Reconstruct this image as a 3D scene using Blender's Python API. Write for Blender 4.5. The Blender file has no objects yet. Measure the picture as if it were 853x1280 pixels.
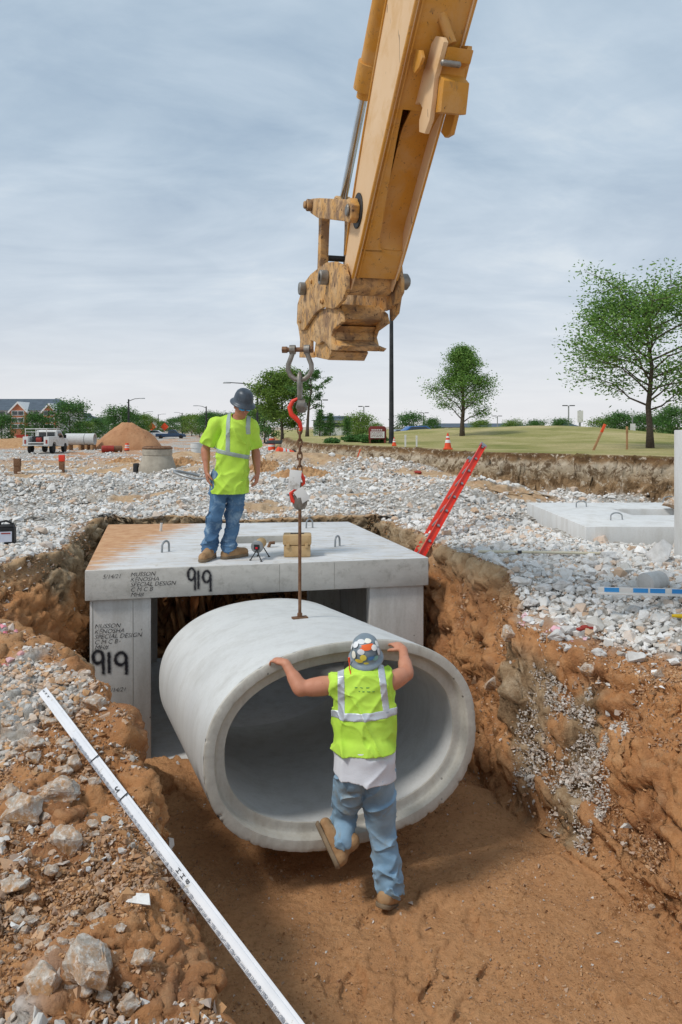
import bpy, bmesh, math, random
import numpy as np
from mathutils import Vector, Matrix
random.seed(7); rng = np.random.default_rng(7)
R = math.radians
C = bpy.context.scene.collection
H = 1.42; F = 900.0; HZ = 533.0; CX = 426.5
def P(px, py, d): return Vector(((px-CX)/F*d, d, H-(py-HZ)/F*d))
def GP(px, py, z=0.0):
    d = F*(H-z)/(py-HZ); return P(px, py, d)

# ------------------------------------------------------------------ noise
def _hash(ix, iy, iz, s):
    n = (ix.astype(np.int64)*374761393 + iy.astype(np.int64)*668265263 + iz.astype(np.int64)*2147483647 + s*1274126177) & 0xffffffff
    n = ((n ^ (n >> 13))*1274126177) & 0xffffffff
    n = ((n ^ (n >> 16))*2246822519) & 0xffffffff
    return ((n ^ (n >> 15)) & 0xffff).astype(np.float32)/32767.5-1
def vn2(x, y, s=0):
    ix = np.floor(x); iy = np.floor(y); fx = x-ix; fy = y-iy
    ux = fx*fx*fx*(fx*(fx*6-15)+10); uy = fy*fy*fy*(fy*(fy*6-15)+10)
    ix = ix.astype(np.int64); iy = iy.astype(np.int64); z = np.zeros_like(ix)
    a = _hash(ix, iy, z, s); b = _hash(ix+1, iy, z, s); c = _hash(ix, iy+1, z, s); d = _hash(ix+1, iy+1, z, s)
    return (a+(b-a)*ux)+((c+(d-c)*ux)-(a+(b-a)*ux))*uy
def fb2(x, y, o=4, s=0, g=.5):
    r = 0; a = 1; n = 0
    for i in range(o):
        r = r+a*vn2(x+i*7.3, y-i*3.1, s+i); n += a; a *= g
        x, y = (x*1.6+y*1.2), (y*1.6-x*1.2)
    return r/n
def vn3(p, s=0):
    i = np.floor(p); f = p-i; u = f*f*(3-2*f); i = i.astype(np.int64)
    x, y, z = i[..., 0], i[..., 1], i[..., 2]; ux, uy, uz = u[..., 0], u[..., 1], u[..., 2]
    def L(a, b, t): return a+(b-a)*t
    r = []
    for k in (0, 1):
        r.append(L(L(_hash(x, y, z+k, s), _hash(x+1, y, z+k, s), ux), L(_hash(x, y+1, z+k, s), _hash(x+1, y+1, z+k, s), ux), uy))
    return L(r[0], r[1], uz)
def fb3(p, o=3, s=0):
    r = 0; a = 1; n = 0
    for i in range(o):
        r = r+a*vn3(p*2.03**i+i*5.7, s+i); n += a; a *= .5
    return r/n
def cells(p, s=0, jit=.9):
    '''F1, F2 and a random value per cell'''
    i = np.floor(p).astype(np.int64); f1 = np.full(len(p), 9., np.float32); f2 = f1.copy(); rv = np.zeros(len(p), np.float32)
    for a in (-1, 0, 1):
        for b in (-1, 0, 1):
            for c in (-1, 0, 1):
                x, y, z = i[:, 0]+a, i[:, 1]+b, i[:, 2]+c; h = _hash(x, y, z, s)
                d = np.sqrt((x+.5+.5*jit*h-p[:, 0])**2+(y+.5+.5*jit*_hash(x, y, z, s+1)-p[:, 1])**2+(z+.5+.5*jit*_hash(x, y, z, s+2)-p[:, 2])**2)
                m = d < f1; f2 = np.where(m, f1, np.minimum(f2, d)); rv = np.where(m, h, rv); f1 = np.where(m, d, f1)
    return f1, f2, rv
def sm(a, b, x):
    t = np.clip((x-a)/(b-a), 0, 1); return t*t*(3-2*t)

# ------------------------------------------------------------------ mesh helpers
class MB:
    def __init__(s): s.v = []; s.f = []; s.m = []; s.n = 0
    def add(s, v, f, mi=0):
        s.v += [tuple(map(float, q)) for q in v]
        s.f += [tuple(i+s.n for i in q) for q in f]; s.m += [mi]*len(f); s.n += len(v); return s
    def box(s, c, size, rot=None, mi=0, taper=1.0):
        x, y, z = [q/2 for q in size]; v = []
        for k, (i, j, l) in enumerate([(-1,-1,-1),(1,-1,-1),(1,1,-1),(-1,1,-1),(-1,-1,1),(1,-1,1),(1,1,1),(-1,1,1)]):
            t = taper if l > 0 else 1
            v.append(Vector((i*x*t, j*y*t, l*z)))
        if rot is not None: v = [rot @ q for q in v]
        v = [q+Vector(c) for q in v]
        return s.add(v, [(0,3,2,1),(4,5,6,7),(0,1,5,4),(1,2,6,5),(2,3,7,6),(3,0,4,7)], mi)
    def quadbox(s, q, z0, z1, mi=0):
        """box on four plan corners"""
        v = [(a, b, z0) for a, b in q]+[(a, b, z1) for a, b in q]
        return s.add(v, [(0,3,2,1),(4,5,6,7),(0,1,5,4),(1,2,6,5),(2,3,7,6),(3,0,4,7)], mi)
    def tube(s, pts, r, n=10, mi=0, cap=True):
        pts = [Vector(p) for p in pts]
        if not isinstance(r, (list, tuple)): r = [r]*len(pts)
        v = []; f = []; up = None
        for i, p in enumerate(pts):
            d = (pts[min(i+1, len(pts)-1)]-pts[max(i-1, 0)]).normalized()
            if up is None:
                up = Vector((0, 0, 1)) if abs(d.z) < .9 else Vector((1, 0, 0))
            a = d.cross(up).normalized(); b = a.cross(d).normalized(); up = b
            for k in range(n):
                t = 2*math.pi*k/n; v.append(p+(a*math.cos(t)+b*math.sin(t))*r[i])
        for i in range(len(pts)-1):
            for k in range(n):
                f.append((i*n+k, i*n+(k+1) % n, (i+1)*n+(k+1) % n, (i+1)*n+k))
        if cap:
            f.append(tuple(range(n-1, -1, -1))); f.append(tuple(range((len(pts)-1)*n, len(pts)*n)))
        return s.add(v, f, mi)
    def torus(s, pts, r, n=8, mi=0):
        pts = [Vector(p) for p in pts]; N = len(pts); c = sum(pts, Vector())/N
        nrm = (pts[0]-c).cross(pts[N//4]-c).normalized(); v = []; f = []
        for i, p in enumerate(pts):
            d = (pts[(i+1) % N]-pts[i-1]).normalized(); a = nrm; b = d.cross(a).normalized()
            for k in range(n):
                t = 2*math.pi*k/n; v.append(p+(a*math.cos(t)+b*math.sin(t))*r)
        for i in range(N):
            j = (i+1) % N
            for k in range(n): f.append((i*n+k, i*n+(k+1) % n, j*n+(k+1) % n, j*n+k))
        return s.add(v, f, mi)
    def prism(s, poly, fn, t0, t1, mi=0):
        """poly: 2D outline; fn(a,b,t)->Vector"""
        n = len(poly); v = [fn(a, b, t0) for a, b in poly]+[fn(a, b, t1) for a, b in poly]
        f = [tuple(range(n)), tuple(range(2*n-1, n-1, -1))]
        for i in range(n):
            j = (i+1) % n; f.append((i, i+n, j+n, j))
        return s.add(v, f, mi)
    def lathe(s, prof, c=(0, 0, 0), n=24, rot=None, mi=0, sx=1, sy=1):
        v = []; f = []; m = len(prof)
        for r, z in prof:
            for k in range(n):
                t = 2*math.pi*k/n; q = Vector((r*math.cos(t)*sx, r*math.sin(t)*sy, z))
                if rot is not None: q = rot @ q
                v.append(q+Vector(c))
        for i in range(m-1):
            for k in range(n): f.append((i*n+k, i*n+(k+1) % n, (i+1)*n+(k+1) % n, (i+1)*n+k))
        if prof[0][0] > 1e-6: f.append(tuple(range(n-1, -1, -1)))
        if prof[-1][0] > 1e-6: f.append(tuple(range((m-1)*n, m*n)))
        return s.add(v, f, mi)
def tagit(o, label=None, cat=None, group=None, kind=None):
    if label: o['label'] = label
    if cat: o['category'] = cat
    if group: o['group'] = group
    if kind: o['kind'] = kind
    return o
def empty(name, loc, label, cat, group=None, rz=0):
    o = bpy.data.objects.new(name, None); C.objects.link(o); o.location = loc; o.rotation_euler = (0, 0, rz)
    o.empty_display_size = .2
    return tagit(o, label, cat, group)
def link(name, me, mats, parent=None, world=False, label=None):
    if not isinstance(mats, (list, tuple)): mats = [mats]
    me.materials.clear()
    for m in mats: me.materials.append(m)
    o = bpy.data.objects.new(name, me); C.objects.link(o)
    if parent is not None:
        o.parent = parent
        if world:
            r = parent
            off = Vector()
            while r is not None: off += r.location; r = r.parent
            me.transform(Matrix.Translation(-off))
    if label: o['label'] = label
    return o
def build(name, mb, mats, parent=None, bevel=0, smooth=False, world=False, label=None, seg=2, ang=35, cuts=0, auto=None):
    me = bpy.data.meshes.new(name); me.from_pydata(mb.v, [], mb.f)
    me.polygons.foreach_set('material_index', mb.m)
    bm = bmesh.new(); bm.from_mesh(me)
    bmesh.ops.remove_doubles(bm, verts=bm.verts, dist=1e-5)
    bmesh.ops.recalc_face_normals(bm, faces=bm.faces)
    if bevel:
        ed = [e for e in bm.edges if len(e.link_faces) == 2 and e.calc_face_angle(0) > R(ang)]
        bmesh.ops.bevel(bm, geom=ed, offset=bevel, segments=seg, profile=.6, affect='EDGES', clamp_overlap=True)
    if smooth or bevel:
        for f in bm.faces: f.smooth = True
        for e in bm.edges:
            if len(e.link_faces) == 2 and e.calc_face_angle(0) > R(auto or 38): e.smooth = False
    bm.to_mesh(me); bm.free()
    return link(name, me, mats, parent, world, label)
def npmesh(name, V, Fc, smooth=False):
    me = bpy.data.meshes.new(name); V = np.asarray(V, np.float32); Fc = np.asarray(Fc, np.int32); k = Fc.shape[1]
    me.vertices.add(len(V)); me.vertices.foreach_set('co', V.ravel())
    me.loops.add(Fc.size); me.loops.foreach_set('vertex_index', Fc.ravel())
    me.polygons.add(len(Fc)); me.polygons.foreach_set('loop_start', np.arange(0, Fc.size, k, dtype=np.int32))
    me.polygons.foreach_set('loop_total', np.full(len(Fc), k, np.int32))
    me.polygons.foreach_set('use_smooth', np.full(len(Fc), smooth, bool))
    me.update(calc_edges=True); return me
def attr(me, name, col):
    a = me.color_attributes.new(name, 'FLOAT_COLOR', 'POINT')
    a.data.foreach_set('color', np.asarray(col, np.float32).ravel())
def copy_tree(o, parent=None):
    c = o.copy(); C.objects.link(c); c.parent = parent
    for ch in [x for x in bpy.data.objects if x.parent == o]: copy_tree(ch, c)
    return c
def rotz(a): return Matrix.Rotation(a, 3, 'Z')

# ------------------------------------------------------------------ materials
def S(c):
    if isinstance(c, str): c = [int(c[i:i+2], 16)/255 for i in (0, 2, 4)]; c = [x/12.92 if x <= .04045 else ((x+.055)/1.055)**2.4 for x in c]
    return (*c[:3], 1)
class N:
    def __init__(s, name, nodes=None):
        if nodes is None:
            s.mat = bpy.data.materials.new(name); s.mat.use_nodes = True; s.t = s.mat.node_tree
        else: s.t = nodes
        s.t.nodes.clear()
    def n(s, ty, ins=None, **kw):
        x = s.t.nodes.new(ty)
        for k, v in kw.items(): setattr(x, k, v)
        for k, v in (ins or {}).items():
            sk = x.inputs[k]
            if isinstance(v, bpy.types.NodeSocket): s.t.links.new(v, sk)
            else: sk.default_value = v
        return x
    def noise(s, vec, scale, det=5, rough=.55, dist=0):
        return s.n('ShaderNodeTexNoise', {'Vector': vec, 'Scale': scale, 'Detail': det, 'Roughness': rough, 'Distortion': dist}).outputs['Fac']
    def ramp(s, fac, stops, interp='LINEAR'):
        x = s.n('ShaderNodeValToRGB', {'Fac': fac}); e = x.color_ramp.elements; x.color_ramp.interpolation = interp
        while len(e) < len(stops): e.new(.5)
        for i, (p, c) in enumerate(stops):
            e[i].position = p; e[i].color = S(c) if not isinstance(c, (int, float)) else (c, c, c, 1)
        return x.outputs['Color']
    def mix(s, f, a, b, mode='MIX'):
        x = s.n('ShaderNodeMix', data_type='RGBA', blend_type=mode)
        for k, v in ((0, f), (6, a), (7, b)):
            if isinstance(v, bpy.types.NodeSocket): s.t.links.new(v, x.inputs[k])
            else: x.inputs[k].default_value = v if k == 0 else S(v)
        return x.outputs[2]
    def math(s, op, a, b=0, clamp=False):
        x = s.n('ShaderNodeMath', operation=op, use_clamp=clamp)
        for k, v in ((0, a), (1, b)):
            if isinstance(v, bpy.types.NodeSocket): s.t.links.new(v, x.inputs[k])
            else: x.inputs[k].default_value = v
        return x.outputs[0]
    def done(s, col, rough=.7, metal=0, h=None, bstr=.3, bdist=.02, spec=.4, alpha=None, **kw):
        b = s.n('ShaderNodeBsdfPrincipled', {'Metallic': metal, 'Specular IOR Level': spec})
        for k, v in (('Base Color', col), ('Roughness', rough)):
            if isinstance(v, bpy.types.NodeSocket): s.t.links.new(v, b.inputs[k])
            else: b.inputs[k].default_value = S(v) if k == 'Base Color' else v
        for k, v in kw.items(): b.inputs[k.replace('_', ' ')].default_value = v
        if alpha is not None: s.t.links.new(alpha, b.inputs['Alpha'])
        if h is not None:
            bp = s.n('ShaderNodeBump', {'Strength': bstr, 'Distance': bdist, 'Height': h}); s.t.links.new(bp.outputs[0], b.inputs['Normal'])
        o = s.n('ShaderNodeOutputMaterial', {'Surface': b.outputs[0]}); return s.mat
def pm(name, c1, c2=None, c3=None, scale=4, rough=.7, metal=0, bump=.2, bscale=40, bdist=.01, spec=.4, contrast=(.35, .65), det=6, c3r=(.62, .72), c3s=None):
    m = N(name); v = m.n('ShaderNodeTexCoord').outputs['Object']
    c2 = c2 or c1
    f = m.noise(v, scale, det); col = m.ramp(f, [(contrast[0], c1), (contrast[1], c2)])
    if c3: col = m.mix(m.ramp(m.noise(v, c3s or scale*3.1, 7, .65), [(c3r[0], 0), (c3r[1], 1)]), col, c3)
    h = m.noise(v, bscale, 5, .6) if bump else None
    return m.done(col, rough, metal, h, bump, bdist, spec)
# concrete with pour streaks, pores and stains
def concrete(name, c1, c2, stain, pores=True, grain=.25):
    m = N(name); tc = m.n('ShaderNodeTexCoord').outputs['Object']
    mp = m.n('ShaderNodeMapping', {'Vector': tc, 'Scale': (3, 3, .6)}).outputs[0]
    a = m.noise(tc, 1.3, 6, .6, .4); b = m.noise(mp, 2.2, 6, .65)
    col = m.ramp(a, [(.3, c1), (.7, c2)])
    col = m.mix(m.ramp(b, [(.46, 0), (.72, .6)]), col, stain)
    col = m.mix(m.ramp(m.noise(tc, 45, 3, .7), [(.3, .22), (.55, 0)]), col, stain)
    h = m.noise(tc, 60, 4, .65)
    if pores:
        vo = m.n('ShaderNodeTexVoronoi', {'Vector': tc, 'Scale': 10}, feature='F1').outputs['Distance']
        pr = m.ramp(vo, [(.07, 1), (.10, 0)])
        sel = m.ramp(m.noise(tc, 4, 3), [(.50, 0), (.56, 1)])
        pr = m.math('MULTIPLY', pr, sel)
        col = m.mix(m.math('MULTIPLY', pr, .75), col, '3c3832')
        h = m.math('SUBTRACT', h, m.math('MULTIPLY', pr, 2))
    return m.done(col, .85, 0, h, grain, .006, .3)
M = {}
M['conc'] = concrete('precast_concrete', 'bdbbb6', 'cfcdc9', '9d978e')
M['conc_top'] = concrete('slab_concrete', 'cfd0cf', 'dcdcda', 'b7b3ab', pores=False)
M['pipe'] = concrete('pipe_concrete', 'c5c6c5', 'd1d2d0', 'b2b1ac', pores=False, grain=.35)
M['pipe_rim'] = concrete('pipe_rim_concrete', 'b5b2a9', 'c6c2b8', '968c7d')
M['dark_metal'] = pm('dark_metal', '26282b', '3a3b3c', rough=.55, metal=.3, bump=.05)
M['galv'] = pm('galvanised_metal', '8e9192', 'a4a6a6', scale=8, rough=.45, metal=.6, bump=.05)
M['steel'] = pm('worn_steel', '77736c', '9a958d', '5f4a3a', scale=12, rough=.5, metal=.7, bump=.15, bscale=60)
M['rust'] = pm('rusty_steel', '6b4a35', '8a6a50', '4c392c', scale=20, rough=.75, metal=.3, bump=.3, bscale=90)
M['chrome'] = pm('chromed_rod', 'b9c2cc', 'd4dae0', rough=.12, metal=1, bump=0)
M['rubber'] = pm('black_rubber', '1b1b1b', '2a2a2a', rough=.8, bump=.1)
M['black'] = pm('black_paint', '17181a', '1f2022', rough=.6, bump=0)
M['glass'] = pm('dark_glass', '1c2429', '2b363c', rough=.08, bump=0, spec=.8)
M['white'] = pm('white_paint', 'd9d9d6', 'c9c8c4', 'a8a298', scale=3, rough=.45, bump=.03)
M['orange'] = pm('orange_plastic', 'd8431c', 'e2572a', rough=.5, bump=.03)
M['redorange'] = pm('fibreglass_orange', 'd8301f', 'e2452c', 'b3301f', scale=6, rough=.45, bump=.05)
M['blue'] = pm('blue_paint', '2f86c9', '3f97d6', rough=.45, bump=.03)
M['yellow'] = pm('yellow_plastic', 'd8b41c', 'c9a51a', rough=.5, bump=.03)
M['red'] = pm('red_paint', '8d2b20', 'a5382a', rough=.6, bump=.05)
M['wood'] = pm('raw_wood', '9a7350', 'b18a63', '6e4c33', scale=14, rough=.8, bump=.2)
def yellow_paint():
    m = N('worn_yellow_machine_paint'); v = m.n('ShaderNodeTexCoord').outputs['Object']
    st = m.n('ShaderNodeMapping', {'Vector': v, 'Scale': (5, 5, 1.2)}).outputs[0]
    col = m.ramp(m.noise(v, 2.2, 6, .6), [(.3, 'bd8022'), (.7, 'cf963e')])
    col = m.mix(m.ramp(m.noise(v, 3.1, 7, .65, .5), [(.46, 0), (.7, .7)]), col, 'c79f6c')      # dust
    col = m.mix(m.ramp(m.noise(st, 5, 8, .7), [(.58, 0), (.70, .75)]), col, '8a6a44')          # mud
    col = m.mix(m.ramp(m.noise(v, 34, 5, .7), [(.64, 0), (.69, .9)]), col, '4a3a2d')           # chips
    wv = m.n('ShaderNodeMapping', {'Vector': v, 'Scale': (26, 26, 3), 'Rotation': (.5, .3, .2)}).outputs[0]
    col = m.mix(m.ramp(m.noise(wv, 1.5, 3, .5, 1.5), [(.70, 0), (.715, .8)]), col, '56443a')      # scratches
    return m.done(col, .55, .0, m.noise(v, 55, 5, .65), .35, .004, .4)
M['cat'] = yellow_paint()
def dusty_skylit_paint():  # dusty, scuffed yellow with the side faces' sky light put into the colour
    m = N('dusty_scuffed_skylit_yellow_paint'); v = m.n('ShaderNodeTexCoord').outputs['Object']
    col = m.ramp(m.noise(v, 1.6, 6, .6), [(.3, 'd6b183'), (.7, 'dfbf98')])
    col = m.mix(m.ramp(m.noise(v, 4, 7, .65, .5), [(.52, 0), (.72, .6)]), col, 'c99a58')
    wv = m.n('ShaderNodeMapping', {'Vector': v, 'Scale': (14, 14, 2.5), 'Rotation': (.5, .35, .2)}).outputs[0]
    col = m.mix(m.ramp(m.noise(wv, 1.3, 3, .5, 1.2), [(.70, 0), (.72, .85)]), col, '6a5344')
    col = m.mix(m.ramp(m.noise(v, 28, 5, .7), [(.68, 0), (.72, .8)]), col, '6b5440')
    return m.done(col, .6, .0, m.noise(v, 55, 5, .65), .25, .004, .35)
M['cat_skylit'] = dusty_skylit_paint()
def muddy():
    m = N('muddy_yellow_steel'); v = m.n('ShaderNodeTexCoord').outputs['Object']
    col = m.ramp(m.noise(v, 5, 6, .65), [(.3, 'cb9444'), (.62, 'c9a67a')])
    col = m.mix(m.ramp(m.noise(v, 7, 8, .7, .6), [(.45, 0), (.6, .95)]), col, '8a6d52')
    col = m.mix(m.ramp(m.noise(v, 19, 7, .7), [(.56, 0), (.64, .95)]), col, '4c3b30')
    return m.done(col, .75, .0, m.noise(v, 38, 6, .7), .6, .008, .3)
M['mud'] = muddy()
def zone_attr(m, name='zone'):
    a = m.n('ShaderNodeVertexColor', layer_name=name); s = m.n('ShaderNodeSeparateColor', {'Color': a.outputs[0]})
    return s.outputs[0], s.outputs[1], s.outputs[2], a.outputs['Alpha']
def ground_mat():
    m = N('ground_surface'); g = m.n('ShaderNodeNewGeometry').outputs['Position']
    gr, gs, cut, sand = zone_attr(m)
    # clay sand
    a = m.noise(g, 1.7, 7, .6, .3); b = m.noise(g, 9, 7, .65); c = m.noise(g, 55, 4, .7)
    dirt = m.ramp(a, [(.3, '96694a'), (.5, 'b98457'), (.7, 'cb9869')])
    dirt = m.mix(m.ramp(b, [(.5, 0), (.75, .55)]), dirt, 'c7a27c')
    dirt = m.mix(m.ramp(b, [(.28, .6), (.42, 0)]), dirt, '7d5839')
    dirt = m.mix(m.ramp(c, [(.62, 0), (.72, .5)]), dirt, 'b9a58c')
    # smooth trench bed
    bed = m.ramp(m.noise(g, 2.3, 6, .6), [(.3, 'b5845b'), (.7, 'c8986c')])
    bed = m.mix(m.ramp(m.noise(g, 26, 6, .7), [(.35, .55), (.5, 0)]), bed, '94683f')
    bed = m.mix(m.ramp(m.noise(g, 70, 4, .7), [(.6, 0), (.72, .5)]), bed, 'd0a97e')
    # gray clay rock cut
    clay = m.ramp(m.noise(g, 6, 8, .7, .5), [(.35, '6e5c47'), (.5, '9b8467'), (.66, 'b9a78d')])
    # gravel bed
    vo = m.n('ShaderNodeTexVoronoi', {'Vector': g, 'Scale': 17}, feature='F1')
    vc = m.ramp(m.n('ShaderNodeSeparateColor', {'Color': vo.outputs['Color']}).outputs[0], [(0, 'a8a49d'), (.5, 'c4c1bb'), (1, 'dbd9d4')])
    vc = m.mix(m.ramp(vo.outputs['Distance'], [(.3, 0), (.75, .75)]), vc, '8d8478')
    grav = m.mix(m.ramp(m.noise(g, .9, 5, .6), [(.55, 0), (.75, .6)]), vc, 'bda98e')
    # grass
    gc = m.ramp(m.noise(g, .35, 6, .65, .4), [(.3, '7f8146'), (.44, 'a29a62'), (.62, 'c3b284')])
    gc = m.mix(m.ramp(m.noise(g, 14, 5, .7), [(.4, .4), (.6, 0)]), gc, '5d6b31')
    # layered cut bank: z banding
    zz = m.n('ShaderNodeSeparateXYZ', {'Vector': g}).outputs[2]
    zz = m.math('ADD', zz, m.math('MULTIPLY', m.math('SUBTRACT', m.noise(g, 1.6, 5, .6), .5), .35))
    cb = m.ramp(m.math('MULTIPLY', m.math('ADD', zz, .2), 1.0), [(0, '93795b'), (.42, '94795a'), (.6, 'a5957d'), (.76, 'b9ab96'), (.86, '8c7152'), (.96, '5e432c'), (1, '6d5a38')])
    cb = m.mix(m.ramp(m.noise(g, 4, 9, .78, .6), [(.44, .9), (.52, 0)]), cb, '5f4a34')
    cb = m.mix(m.ramp(m.noise(g, 7, 8, .75, .4), [(.55, 0), (.62, .8)]), cb, 'c9bba6')
    bedm = m.ramp(zz, [(.0, 1), (.01, 0)])
    fl = m.math('ADD', m.n('ShaderNodeSeparateXYZ', {'Vector': g}).outputs[2], 1.38)
    col = m.mix(m.ramp(fl, [(0, 1), (.06, 0)]), dirt, bed)
    hi = m.ramp(m.math('ADD', fl, -1.38+.30), [(0, 0), (.25, .62)])
    col = m.mix(hi, col, m.ramp(m.noise(g, 3.5, 7, .65), [(.35, 'ab8f6c'), (.6, 'cdb997')]))
    col = m.mix(sand, col, clay)
    col = m.mix(gr, col, grav); col = m.mix(cut, col, cb); col = m.mix(gs, col, gc)
    h = m.math('ADD', m.math('MULTIPLY', m.noise(g, 12, 8, .7), 1.2), m.math('MULTIPLY', m.math('MULTIPLY', gr, m.math('SUBTRACT', 1, vo.outputs['Distance'])), .8))
    return m.done(col, .95, 0, h, .8, .05, .15)
M['ground'] = ground_mat()
def stone_mat(name='crushed_limestone', dirt=.25):
    m = N(name); g = m.n('ShaderNodeNewGeometry'); a = m.n('ShaderNodeVertexColor', layer_name='rv')
    s = m.n('ShaderNodeSeparateColor', {'Color': a.outputs[0]})
    col = m.ramp(s.outputs[0], [(0, 'a19c94'), (.25, 'c4c1bb'), (.65, 'dad8d4'), (1, 'e6e4e1')])
    col = m.mix(s.outputs[1], col, m.ramp(a.outputs['Alpha'], [(0, '8a6340'), (.5, 'a87c54'), (1, 'c49a70')]))
    col = m.mix(s.outputs[2], col, 'ee5c92')
    col = m.mix(m.ramp(m.noise(g.outputs['Position'], 22, 5, .7), [(.5, 0), (.7, .5)]), col, 'ab9d88')
    return m.done(col, .9, 0, m.noise(g.outputs['Position'], 45, 5, .7), .35, .01, .2)
M['stone'] = stone_mat()
def boulder_mat():
    m = N('dusty_limestone_rock'); v = m.n('ShaderNodeTexCoord').outputs['Object']; oi = m.n('ShaderNodeObjectInfo').outputs['Random']
    vv = m.n('ShaderNodeVectorMath', {0: v, 1: (0, 0, 0)}, operation='ADD').outputs[0]
    col = m.ramp(m.noise(vv, 9, 7, .65), [(.3, 'a59c90'), (.55, 'c4beb4'), (.72, 'dad7d1')])
    f = m.math('MULTIPLY', m.ramp(m.noise(vv, 6, 7, .7, .4), [(.40, 0), (.56, 1)]), .95)
    col = m.mix(f, col, 'b98d62')
    col = m.mix(m.ramp(m.noise(vv, 38, 6, .75), [(.50, 0), (.62, .75)]), col, 'dedad2')
    col = m.mix(m.ramp(m.noise(vv, 31, 6, .75), [(.34, .7), (.44, 0)]), col, '8d7a64')
    return m.done(col, .92, 0, m.noise(vv, 24, 9, .75), .8, .018, .15)
M['boulder'] = boulder_mat()
def white_stone():
    m = N('clean_white_limestone'); v = m.n('ShaderNodeTexCoord').outputs['Object']
    col = m.ramp(m.noise(v, 11, 7, .65), [(.3, 'b3b0ab'), (.6, 'd2d0cd'), (.75, 'dddcda')])
    col = m.mix(m.ramp(m.noise(v, 7, 7, .7, .4), [(.58, 0), (.7, .6)]), col, 'ab9474')
    return m.done(col, .92, 0, m.noise(v, 40, 7, .7), .5, .01, .2)
M['stone_w'] = white_stone()
def leaf_mat(name, a, b, c):
    m = N(name); at = m.n('ShaderNodeVertexColor', layer_name='lv'); s = m.n('ShaderNodeSeparateColor', {'Color': at.outputs[0]})
    col = m.ramp(s.outputs[0], [(0, a), (.5, b), (1, c)])
    b1 = m.n('ShaderNodeBsdfPrincipled', {'Base Color': col, 'Roughness': .6, 'Specular IOR Level': .3})
    tr = m.n('ShaderNodeBsdfTranslucent', {'Color': col}); mx = m.n('ShaderNodeMixShader', {0: .3, 1: b1.outputs[0], 2: tr.outputs[0]})
    m.n('ShaderNodeOutputMaterial', {'Surface': mx.outputs[0]}); return m.mat
M['leaf1'] = leaf_mat('fresh_leaves', '486c2c', '6a9142', '98b45f')
M['leaf2'] = leaf_mat('dark_leaves', '345728', '4c7538', '70964a')
M['leaf3'] = leaf_mat('olive_leaves', '4d692c', '6c8a3a', '97b052')
M['bark'] = pm('bark', '4a4038', '5d5247', scale=20, rough=.9, bump=.4, bscale=40)
def cloth(name, c1, c2, dirt=None, dr=(.58, .75), ds=5, rough=.85, fine=.2):
    m = N(name); v = m.n('ShaderNodeTexCoord').outputs['Object']
    col = m.ramp(m.noise(v, 4, 5, .6), [(.3, c1), (.7, c2)])
    if dirt: col = m.mix(m.ramp(m.noise(v, ds, 6, .65, .5), [(dr[0], 0), (dr[1], .75)]), col, dirt)
    return m.done(col, rough, 0, m.math('ADD', m.noise(v, 18, 4, .6, .8), m.math('MULTIPLY', m.noise(v, 180, 2), .3)), fine, .012, .2)
M['hiviz'] = cloth('fluorescent_lime_cloth', 'b0d846', 'c2e85a', '9cb64c', (.66, .85))
M['denim'] = cloth('blue_denim', '3d5c7e', '5c7f9f', '93aabb', (.5, .66), 6)
M['denim_light'] = cloth('faded_denim', '7597b2', '9ab6ca', '8a8370', (.55, .68), 5)
M['tee'] = cloth('white_tshirt', 'cfd0d6', 'dcdde2')
M['reflect'] = pm('reflective_tape', 'b4bac2', 'c9cdd3', rough=.35, metal=.2, bump=.1, bscale=60)
M['reflect_g'] = pm('grey_reflective_tape', '94a39c', 'aab8b0', rough=.35, metal=.2, bump=.1, bscale=60)
M['skin'] = pm('skin', 'ba7c5f', 'c78c70', 'ae6d53', scale=9, rough=.55, bump=.08, bscale=120, bdist=.003)
M['skin2'] = pm('tanned_skin', 'aa7054', 'b98066', '9c6249', scale=9, rough=.55, bump=.08, bscale=120, bdist=.003)
M['leather'] = pm('tan_boot_leather', '94704c', 'ac8a64', '6e5238', scale=14, rough=.8, bump=.25, bscale=70)
M['sole'] = pm('boot_sole', '8d7a62', '6f604e', scale=12, rough=.9, bump=.2)
M['hat_dark'] = pm('scuffed_dark_hat', '3b444d', '4c5660', '70777c', scale=12, rough=.4, bump=.05, metal=.2)
M['hat_grey'] = pm('grey_hat_shell', '75828c', '8a979f', scale=10, rough=.4, bump=.05, metal=.1)
M['lens'] = pm('blue_mirror_lens', '3a9fe0', '62bdf0', rough=.25, metal=.1, bump=0)
M['hair'] = pm('dark_hair', '241a14', '33261c', rough=.7, bump=.5, bscale=150)

# ------------------------------------------------------------------ terrain
Pc = [(3.6,-3),(3.2,2.5),(2.72,4),(2.42,4.86),(2.2,5.36),(1.9,5.8),(1.55,6.24),(1.5,7.4),(1.12,8.7),(.72,10.5),(.45,11.1),(-3.2,11.1),(-3.62,10.5),(-3.4,9),(-3.12,8.0),
      (-3.5,7.6),(-3.9,6.9),(-3.7,6.2),(-2.9,5.98),(-2.55,5.9),(-1.92,5.2),(-1.37,4.46),(-1.08,3.82),(-.80,3.24),(-.45,2.49),(-.1,1.4),(.2,-3)]
Pf = [(2.9,-2.9),(2.55,2.5),(2.06,4),(1.76,5),(1.25,6.43),(1.14,7.5),(.9,8.7),(.45,10.55),(.3,10.85),(-3.0,10.88),(-3.36,10.4),(-2.62,7.35),(-2.35,6.95),(-2.05,6.6),
      (-1.62,5.2),(-1.12,4.46),(-.84,3.82),(-.56,3.24),(-.2,2.49),(.12,1.4),(.45,-2.9)]
QL = [(-2.519,7.08),(.949,7.793),(.113,10.74),(-3.375,10.432)]      # plan corners of the vault lid
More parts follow.
